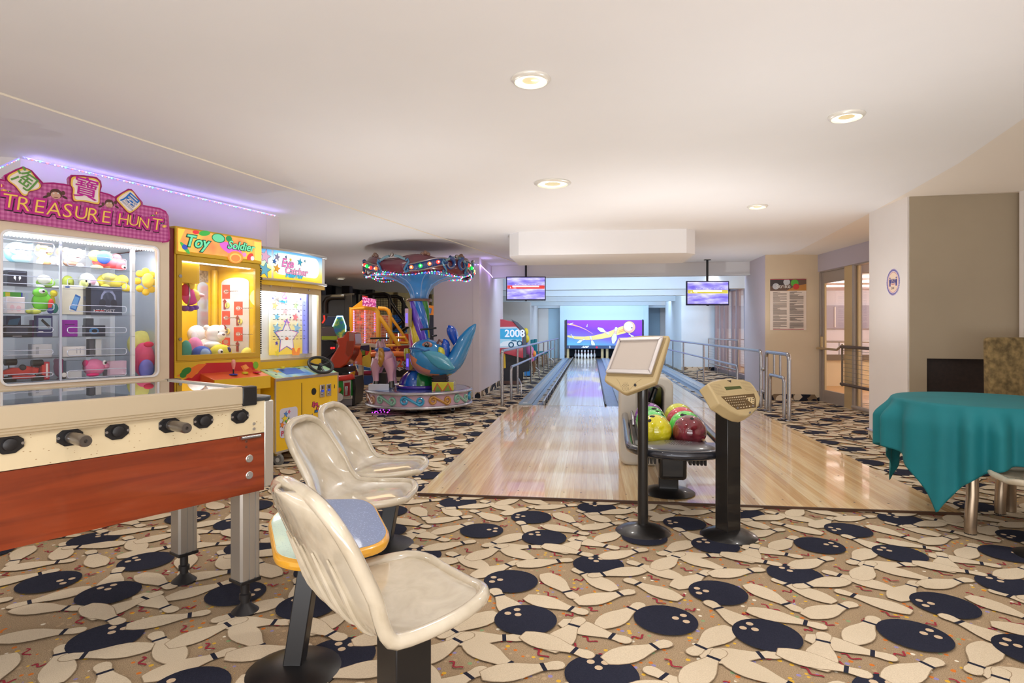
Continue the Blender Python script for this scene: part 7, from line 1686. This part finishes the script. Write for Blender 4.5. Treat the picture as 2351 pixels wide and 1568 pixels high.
c_=Vector(K(993,792,-.53)); MB().sph(c_,.075,(1.1,.45,.7),18,12).build('eye_surround',gl('eye_brown',(170,110,96)),wb_); MB().sph(c_+Vector((0,-.02,0)),.045,(1,.5,.9),16,10).build('eye',mat('eye_black',(12,12,30),.05,coat=1),wb_); MB().sph(c_+Vector((-.012,-.042,.014)),.009).build('eye_glint',mat('eye_white',(250,250,250),.2),wb_)
for y,z_ in ((-.44,754),): MB().cyl(K(975,757,y),K(1012,753,y),.016).build('handlebar',m_black,e); MB().cyl(K(993,775,y+.1),K(993,755,y),.014).build('handle_stem',gl('olive_yellow',(170,170,50)),e)
MB().cyl(K(995,772,-.2),K(1004,770,-.1),.016).build('handlebar',m_black,e)
MB().tube([K(1010,805,-.4),K(1012,790,-.4),K(1018,780,-.4),K(1024,786,-.4)],.02,8).build('back_strap',gl('brown_strap',(110,60,60)),e)
a=K(1003,880,-.5); b=K(1035,860,-.5); MB().box((a[0],-.46,a[2]-.03),(b[0],-.14,b[2]+.05)).build('bellows',mat('bellows_dark',(40,22,30),.6),e,bevel=.02)
for k in range(4): MB().box((a[0]-.012,-.475,a[2]-.02+k*.035),(b[0]+.012,-.125,a[2]-.008+k*.035)).build('bellows_fold',mat('bellows_dark'),e)
a=K(1003,897,-.5); b=K(1053,877,-.5); st=MB().box((a[0],-.52,.355),(b[0],-.08,b[2])).build('stand_block',gl('block_yellow',(196,186,40)),e,bevel=.01)
w_=b[0]-a[0]; h_=b[2]; sh=[((190,80,30),[(a[0]+.02,.36),(a[0]+w_*.25,h_-.01),(a[0]+w_*.5,.36)]),((190,80,30),[(a[0]+w_*.5,.36),(a[0]+w_*.75,h_-.01),(a[0]+w_-.02,.36)]),((110,140,40),[(a[0]+.05,.36),(a[0]+w_*.25,h_-.04),(a[0]+w_*.43,.36)]),((110,140,40),[(a[0]+w_*.57,.36),(a[0]+w_*.75,h_-.04),(a[0]+w_-.05,.36)])]
prints('block_pattern',st,sh,-.52)
# ---- horse seat (seen from behind)
yh_=-.28; hm=gl('horse_pink',(200,150,170)); 
def hl(L,name,m,par,seg=18): o,_=loft(L,name,[m],par,yc=yh_,seg=seg); merge(o); return o
hb_o=hl([(889,800,4,8),(889,805,18,20),(889,815,22,40),(889,828,20,42),(889,838,12,34),(889,843,3,10)],'horse_body',hm,e)
for s,xs in ((-1,((879,826),(873,842),(872,858),(873,872),(873,884))),(1,((898,826),(905,842),(906,858),(907,872),(908,884)))):
    P=[K(x,y,yh_-.16) for x,y in xs]; MB().tube(P,.05,12,rs=[.105,.085,.05,.045,.05]).build('hind_leg',hm,hb_o,ang=80); MB().cyl(K(xs[-1][0],889,yh_-.16),K(xs[-1][0],874,yh_-.16),.058,.046,seg=16).build('hoof',mat('hoof_black',(26,24,22),.2,coat=.6),hb_o)
    P=[K(x*1.0+(1 if s<0 else -1),y-4,yh_+.22) for x,y in xs]; MB().tube(P,.045,10,rs=[.09,.07,.04,.038,.045]).build('fore_leg',hm,hb_o,ang=80)
hl([(885,818,10,14),(882,806,13,16),(880,794,12,16),(879,786,10,18),(880,779,5,12),(880,776,1,4)],'horse_head',gl('horse_brown',(176,130,136)),hb_o)
MB().sph(K(875,781,yh_+.05),.02,(1,1,2)).build('ear',hm,hb_o); MB().sph(K(886,780,yh_+.05),.02,(1,1,2)).build('ear',hm,hb_o)
for k in range(3):
    P=[K(888+2*math.sin(t*1.3+k*2.1)+[0,0,1,0,-1,-1][t],800+t*8.5,yh_-.30-.02*math.cos(t*1.3+k*2.1)) for t in range(6)]; MB().tube(P,.03,8,rs=[.03,.038,.042,.04,.03,.008]).build('tail',gl('horse_gold',(170,120,30)),hb_o,ang=80)
MB().sph(K(886,803,yh_-.05),.13,(1,1,.35)).build('saddle',gl('saddle_blue',(30,80,170)),hb_o)
MB().cyl(K(859,777,yh_-.1),K(902,776,yh_-.1),.014).build('handlebar',m_black,e); MB().cyl(K(881,795,yh_-.05),K(881,777,yh_-.1),.012).build('handle_stem',gl('stem_green',(90,140,40)),e)
a=K(857,900,yh_-.2); b=K(900,883,yh_-.2); MB().box((a[0],yh_-.22,.355),(b[0]+.03,yh_+.2,b[2]+.01)).build('stand_block',gl('block_white',(196,200,214)),e,bevel=.01)
MB().box((K(882,0)[0],yh_-.1,.40),(K(897,0)[0],yh_+.1,.62)).build('support_post',m_black,e)
for t in range(3):
    P=[K(933+2*math.sin(k_+t*2),800+k_*8,.1) for k_ in range(5)]; MB().tube(P,.03,8,rs=[.04,.05,.045,.035,.01]).build('mane_lock',gl('mane_yellow',(180,180,30)),e,ang=80)

# ================================================================ ARCADE AT THE BACK LEFT
def frm(px,py,d,al=90,z=0): p=AD((px-CX)/FP*d,d); return Fr((p.x,p.y,z),al)
def mk(fr,name,label,cat='arcade machine',grp=None): return fr.e(name,label,cat,grp)
def P2(fr,pts,y=0): return [(lambda p:(p[0],p[2]))(fr.s(x,yy,y)) for x,yy in pts]
def pris(fr,e,name,m,pts,y0,y1,bev=.006,**k):
    pp=P2(fr,pts,y0); pp=[(x,max(z,.012)) for x,z in pp]; return MB().prism(pp,'y',y0,y1).build(name,m,e,bevel=bev,**k)
g_=lambda n,c=(128,128,128),r=.3:mat('arc_'+n,c,r,coat=.3)
qa=lambda L:[(730+x/6.032,640+y/6.032) for x,y in L]; qb=lambda L:[(730+x/9.8,800+y/9.8) for x,y in L]
# small green coin machine
f=frm(795,934,10.2); e=mk(f,'coin_pusher','small green and grey coin machine with red tube top, right of the star prize game')
pris(f,e,'cabinet',g_('green',(40,150,50)),qb([(400,700),(770,660),(780,1150),(400,1160)]),0,.5)
pris(f,e,'grey_base',g_('grey',(120,116,120)),qb([(400,1150),(770,1130),(770,1290),(400,1310)]),-.02,.5)
pris(f,e,'white_band',g_('pale',(220,214,200)),qb([(430,1090),(770,1060),(775,1130),(430,1155)]),-.03,0)
pris(f,e,'black_edge',m_black,qb([(770,650),(830,640),(850,900),(820,1270),(760,1290),(790,1000)]),-.02,.55)
MB().tube([f.s(730+x/9.8,800+y/9.8,-.02) for x,y in ((380,675),(600,665),(770,640),(800,620))],.05,12).build('red_tube',g_('red',(226,60,50)),e)
pris(f,e,'silver_plate',m_alu,qb([(560,730),(740,710),(740,1100),(560,1130),(580,900)]),-.05,-.02)
pris(f,e,'red_insert',g_('dred',(150,20,36)),qb([(590,780),(715,760),(715,1060),(585,1080)]),-.06,-.05)
pris(f,e,'coin_slot',mat('chrome',(200,200,205),.15,1),qb([(610,850),(670,840),(665,1050),(605,1060)]),-.07,-.06)
pris(f,e,'orange_knob',g_('orange',(230,140,60)),qb([(440,890),(500,880),(520,940),(480,1000),(440,1010)]),-.06,0,.01)
MB().cyl(f.s(778,912,-.06),f.s(778,912,-.02),.07,seg=20).build('wheel_disc',m_dsteel,e)
# orange ride-on fairing
f=frm(790,850,11.0); e=mk(f,'ride_on_fairing','glossy orange red moulded motorbike ride shell','arcade ride')
pris(f,e,'shell',mat('fibre_orange',(206,60,24),.15,coat=.9),qa([(400,725),(500,740),(515,880),(470,1060),(400,1180),(300,1245),(230,1240),(170,1180),(165,1110),(240,1000),(280,930),(250,860),(270,820),(350,810)]),-.25,.25,.05,bseg=4)
pris(f,e,'grey_panel',g_('pinkgrey',(186,130,120)),qa([(430,745),(495,748),(500,860),(432,860)]),-.255,-.25,.002)
pris(f,e,'shadow_panel',g_('dkorange',(170,60,26)),qa([(400,860),(505,860),(460,1050),(420,1080),(380,1040)]),-.26,-.25,.002)
pris(f,e,'base',m_black,qa([(200,1240),(400,1225),(420,1300),(180,1300)]),-.25,.3)
MB().cyl(f.s(775,857,0),(f.s(775,857,0)[0],0,.01),.08,seg=16).build('pedestal',m_black,e)
# fin shaped bench panels on a post
f=frm(828,893,12.6); e=mk(f,'fin_bench','orange and yellow fin shaped panels on a beige post','arcade ride')
pris(f,e,'orange_fin',mat('fin_orange',(226,100,40),.3,coat=.5,var=.25,scale=3),qb([(700,350),(640,200),(720,80),(780,-60),(860,-80),(930,0),(980,120),(990,380),(900,350)]),-.05,0)
pris(f,e,'yellow_fin',mat('fin_yellow',(220,180,50),.3,coat=.5,var=.2,scale=3),qb([(985,240),(1010,180),(1120,140),(1160,60),(1170,-60),(1185,0),(1200,420),(1100,420),(990,380)]),-.02,.04)
pris(f,e,'post',g_('beige',(206,180,140)),qb([(905,370),(1005,380),(1000,750),(905,750)]),.05,.15)
sh=[((120,40,24),P2(f,qb([(740,260),(770,160),(800,90),(830,130),(800,200),(850,240),(800,230),(780,290),(760,210)]),-.05))]
prints('fin_drawing',e,sh,-.05)
MB().cyl((f.s(828,880,.1)[0],.1,.0),(f.s(828,880,.1)[0],.1,.09),.05,seg=16).build('foot',m_black,e)
pris(f,e,'back_screen',g_('navy',(40,30,70)),qb([(930,-60),(1150,-80),(1160,60),(1100,60),(980,20)]),.04,.08)
# shooting cabinet with LED edged sign
f=frm(760,840,12.4,90); e=mk(f,'racing_cabinet','grey and black cabinet with LED edged picture sign behind star game')
pris(f,e,'cabinet',g_('black2',(28,26,36)),qa([(50,850),(200,860),(250,900),(260,1250),(50,1250)]),.1,.7)
pris(f,e,'grey_shelf',g_('taupe',(110,96,96)),qa([(50,670),(225,685),(270,830),(50,800)]),-.1,.5)
pris(f,e,'lime_band',g_('lime',(176,196,50)),qa([(50,795),(265,795),(265,845),(50,845)]),-.12,-.1)
pris(f,e,'blue_hood',g_('slate',(66,76,104)),qa([(130,520),(260,520),(250,650),(80,650)]),0,.4)
pris(f,e,'screen_arm',g_('black2'),qa([(50,1100),(50,1040),(180,930),(250,930),(240,980),(110,1110)]),-.16,-.1)
for x,y in ((188,960),(220,958)): MB().sph(f.s(730+x/6.032,640+y/6.032,-.17),.022).build('red_lamp',mat('lamp_red',(255,30,30),.3,emit=5),e)
hexp=[(205,655),(265,520),(340,520),(385,650),(385,735),(310,830),(240,760)]
pris(f,e,'picture_sign',header_mat('sign_art',(220,196,60),(60,130,90),(60,90,150),.35,9),qa(hexp),-.14,-.12)
led=[f.s(730+x/6.032,640+y/6.032,-.15) for x,y in hexp[:5]]; mb=MB()
for i in range(4):
    for k in range(9): p=Vector(led[i])+(Vector(led[i+1])-Vector(led[i]))*k/9; mb.sph(p,.011,nu=6,nv=4)
mb.build('led_edge',mat('led_iceblue',(150,210,255),.4,emit=7),e,kind='stuff')
mb=MB()
for k in range(26): mb.sph(f.s(802.5,833+k*.9,-.1),.012,nu=6,nv=4)
mb.build('led_column',mat('led_iceblue'),e,kind='stuff'); pris(f,e,'blue_panel',header_mat('blue_art',(60,110,190),(40,80,160),(90,80,170),.4,5),qa([(330,1160),(440,1160),(440,1300),(330,1300)]),-.08,.2)
# star / swoosh cabinet base
f=frm(835,886,14.2); e=mk(f,'lottery_cabinet','dark red cabinet base with star and blue white swirl letters')
pris(f,e,'body',g_('winered',(110,16,26)),qa([(450,1170),(740,1170),(740,1380),(450,1380)]),0,.5)
pris(f,e,'yellow_edge',g_('yellow2',(220,180,40)),qa([(440,1170),(470,1170),(470,1300),(440,1300)]),-.02,0)
pr_=P2(f,qb([(800,490)]),0)[0]; sh=[((240,200,60),star(pr_[0],pr_[1],.09,.1)),((226,236,246),P2(f,qb([(830,350),(1190,420),(1200,560),(900,540)]),0)),((40,110,200),P2(f,qb([(860,370),(1180,440),(1190,500),(900,470)]),0)),((170,30,90),P2(f,qb([(900,520),(1200,500),(1200,570),(900,560)]),0))]
prints('cabinet_print',e,sh,0)
pris(f,e,'plinth',g_('bluebase',(40,80,150)),qa([(450,1340),(830,1340),(830,1470),(450,1470)]),-.05,.5)
# yellow hoop machine
f=frm(866,885,13.7); e=mk(f,'hoop_game','yellow framed basketball hoop game with white mesh and slanted side rails')
ym=g_('hoop_yellow',(232,170,36)); r_=.045
T=lambda pts,y:[f.s(730+x/6.032,640+y_/6.032,y) for x,y_ in pts]
def tb(name,m,pts,y,r=.04,par=None): return MB().tube(T(pts,y),r,10).build(name,m,par or e)
tb('front_frame',ym,[(475,1470),(475,420),(720,405),(790,420),(830,470),(838,560),(838,1470)],-.0,.055)
tb('rear_frame',ym,[(835,410),(930,415),(975,440),(1000,500),(1003,980)],.6,.05)
tb('side_rail',ym,[(850,520),(1000,740),(1090,880),(1160,990)],.0,.05); tb('side_rail',ym,[(1010,530),(1130,700),(1255,900)],.6,.035)
tb('cross_rail',ym,[(1060,815),(1210,815)],.3,.03); tb('cross_rail',ym,[(1090,880),(1250,890)],.3,.03); tb('cross_rail',ym,[(850,930),(1100,930)],.1,.04)
pris(f,e,'gable',ym,qa([(470,400),(615,290),(800,400),(800,420),(470,420)]),.0,.05); pris(f,e,'side_post',ym,qa([(430,395),(465,395),(465,670),(430,665)]),.0,.3)
mb=MB(); mw=mat('net_white',(206,190,170),.6)
for k in range(17): x=490+k*21; mb.cyl(f.s(730+x/6.032,640+430/6.032,.02),f.s(730+x/6.032,640+890/6.032,.02),.005,seg=4,cap=False)
for k in range(22): y=430+k*21; mb.cyl(f.s(730+490/6.032,640+y/6.032,.02),f.s(730+825/6.032,640+y/6.032,.02),.005,seg=4,cap=False)
for k in range(8): x=862+k*18; mb.cyl(f.s(730+x/6.032,640+505/6.032,.3),f.s(730+x/6.032,640+910/6.032,.3),.005,seg=4,cap=False)
for k in range(18): y=510+k*22; mb.cyl(f.s(730+860/6.032,640+y/6.032,.3),f.s(730+990/6.032,640+y/6.032,.3),.005,seg=4,cap=False)
mb.build('net',mw,e,kind='stuff')
pris(f,e,'backboard',header_mat('hoop_art',(90,30,24),(200,84,40),(236,150,80),.35,14),qa([(500,430),(820,430),(820,880),(500,880)]),.35,.4)
pris(f,e,'backboard',header_mat('hoop_art2',(60,24,24),(150,40,40),(200,84,40),.25,14),qa([(860,505),(990,505),(990,900),(860,900)]),.7,.75)
pris(f,e,'score_display',mat('display_red',(255,60,50),.4,emit=1.5),qa([(540,590),(605,585),(605,620),(540,625)]),.30,.33); pris(f,e,'score_display',mat('display_red'),qa([(600,500),(630,500),(630,540),(600,540)]),.30,.33)
pris(f,e,'orange_ramp',g_('ramp_orange',(216,70,30)),qa([(500,760),(1250,760),(1260,900),(500,900)]),.8,.9)
for x in (497,650,785):
    mb=MB()
    for k in range(30 if x<700 else 20): mb.cur=k%2; mb.sph(f.s(730+x/6.032,640+(440+k*15)/6.032,-.06 if x<500 else .33),.013,nu=6,nv=4)
    mb.build('led_column',[mat('led_redish',(255,80,70),.4,emit=6),mat('led_blueish',(110,120,255),.4,emit=6)],e,kind='stuff')
for x,y0,y1 in ((952,760,860),(1115,760,880)):
    mb=MB()
    for k in range(9): mb.sph(f.s(730+x/6.032,640+(y0+k*(y1-y0)/9)/6.032,.7),.012,nu=6,nv=4)
    mb.build('led_column',mat('led_iceblue'),e,kind='stuff')
pris(f,e,'white_lane',g_('offwhite',(196,180,164)),qa([(510,880),(830,905),(850,960),(520,930)]),-.05,.3)
pris(f,e,'lower_box',g_('redstar',(130,20,30)),qa([(980,940),(1260,920),(1260,1030),(1000,1030)]),-.05,.4); c0=P2(f,qa([(1100,985)]),-.05)[0]; prints('star_print',e,[((226,130,50),star(c0[0],c0[1],.08)),((226,130,50),star(c0[0]-.13,c0[1]+.05,.04))],-.05)
pris(f,e,'header_sign',header_mat('pink_art',(240,200,230),(180,60,130),(120,60,120),.8,26),qa([(615,250),(800,285),(800,395),(615,375)]),-.12,-.06)
pris(f,e,'red_cap',g_('red3',(170,24,30)),qa([(610,232),(680,238),(680,260),(610,250)]),-.1,0)
pris(f,e,'ball_box',g_('olive2',(110,130,40)),qa([(600,1000),(650,995),(650,1060),(600,1060)]),-.06,.2); pris(f,e,'ball_box',g_('red4',(206,60,40)),qa([(655,990),(830,990),(830,1060),(655,1060)]),-.06,.2)
# black hoop machines behind
f2b=frm(900,880,16.2); e=mk(f2b,'hoop_game','black framed basketball hoop game behind the yellow one'); f=f2b
bk=g_('frame_black',(20,16,20))
tb('front_frame',bk,[(575,1370),(575,220),(920,210),(975,235),(1000,300),(1005,1370)],0,.055); tb('rear_frame',bk,[(790,250),(1090,245),(1150,270),(1185,340),(1185,780)],.6,.055)
tb('side_rail',bk,[(1005,330),(1130,500),(1240,650)],0,.05); tb('side_rail',bk,[(1185,340),(1250,430)],.6,.03); tb('cross_brace',bk,[(1030,700),(1200,570),(1240,520)],.2,.05); tb('cross_brace',bk,[(1150,720),(1250,660)],.2,.05)
mb=MB()
for k in range(20): x=800+k*22; mb.cyl(f.s(730+x/6.032,640+260/6.032,.3),f.s(730+x/6.032,640+740/6.032,.3),.005,seg=4,cap=False)
for k in range(21): y=265+k*24; mb.cyl(f.s(730+800/6.032,640+y/6.032,.3),f.s(730+1220/6.032,640+y/6.032,.3),.005,seg=4,cap=False)
mb.build('net',mat('net_black',(30,26,24),.6),e,kind='stuff')
pris(f,e,'blue_backboard',header_mat('blue_art2',(24,70,130),(30,100,160),(40,60,120),.3,6),qa([(1010,500),(1230,500),(1230,740),(1010,740)]),.9,.95)
pris(f,e,'dark_side',bk,qa([(570,300),(600,300),(600,1000),(570,1000)]),.0,.5)
# tall black cabinets far left
f=frm(770,850,15.0); e=mk(f,'black_cabinet','tall black cabinet with mesh window at the far left of the arcade')
pris(f,e,'cabinet_frame',bk,qa([(0,230),(500,200),(500,230),(380,240),(380,650),(430,660),(430,700),(0,700)]),0,.1)
pris(f,e,'side_wall',bk,qa([(370,230),(470,215),(470,700),(370,700)]),-.02,.4)
tb('inner_arch',bk,[(95,480),(95,330),(130,275),(200,258),(370,255)],-.05,.06)
pris(f,e,'back_panel',header_mat('mesh_teal',(60,70,64),(110,110,90),(44,50,52),.15,5),qa([(60,250),(370,250),(370,500),(60,500)]),.5,.55)
pris(f,e,'shelf_goods',header_mat('goods',(150,60,60),(170,130,80),(60,40,50),.3,20),qa([(305,390),(370,390),(370,500),(305,500)]),.3,.4)
MB().tube([f.s(740,742,-.1),f.s(745,734,-.1),f.s(744,724-.0,-.1)],.02,6).build('red_edge_lamp',mat('lamp_red2',(230,60,50),.4,emit=1),e)
pris(f,e,'base',bk,qa([(0,700),(430,700),(430,1440),(0,1440)]),0,.4)
# red ticket machine
f=frm(893,889,12.6); e=mk(f,'quick_draw_game','black and red coin game with orange tube top behind the carousel horse')
pris(f,e,'cabinet',g_('black3',(20,10,14)),qa([(735,1070),(1250,1050),(1250,1360),(750,1360)]),0,.6,.02)
pris(f,e,'red_side',g_('red5',(140,12,24)),qa([(735,1100),(800,1090),(810,1300),(735,1290)]),-.03,.1,.02)
pris(f,e,'red_front',g_('red6',(170,20,30)),qa([(1060,1090),(1250,1085),(1250,1140),(1060,1140)]),-.02,0)
MB().tube([f.s(730+x/6.032,640+y/6.032,-.02) for x,y in ((735,1050),(900,1040),(1230,1045))],.055,12).build('orange_tube',g_('orange2',(236,120,50)),e)
pn=pris(f,e,'text_panel',g_('panel_grey',(186,170,160)),qa([(1000,1140),(1250,1140),(1250,1200),(1000,1200)]),-.02,0); pn2=pris(f,e,'text_panel',g_('panel_white2',(206,196,190)),qa([(1000,1205),(1250,1205),(1250,1250),(1180,1250),(1130,1280),(1080,1250),(1000,1250)]),-.02,0)
p=P2(f,qa([(1125,1170)]),-.02)[0]; text('INSERT 2 COINS',.135,mat('panel_ink',(60,44,44),.5),e,'lettering',(p[0],-.024,p[1]),ext=.001,bold=.002); text('2',.24,mat('panel_orange',(216,90,40),.5),e,'lettering',(p[0]+.02,-.027,p[1]),ext=.001,bold=.006)
p=P2(f,qa([(1130,1230)]),-.02)[0]; text('QUICK DRAW',.10,mat('panel_ink'),e,'lettering',(p[0],-.024,p[1]),ext=.001,bold=.002)
# machine at the lilac pier edge
f=frm(992,870,13.2); e=mk(f,'navy_cabinet','navy cabinet with orange top just left of the lilac pier')
pris(f,e,'navy_body',g_('navy2',(24,28,50)),[(984,725),(997,722),(1003,800),(1003,896),(984,896)],0,.4); pris(f,e,'orange_top',g_('orange3',(226,130,40)),[(978,700),(996,702),(998,724),(980,722)],-.05,.3); pris(f,e,'screen',mat('screen_blue',(70,100,140),.2,emit=.3),[(981,706),(991,708),(989,720),(981,718)],-.06,-.05)
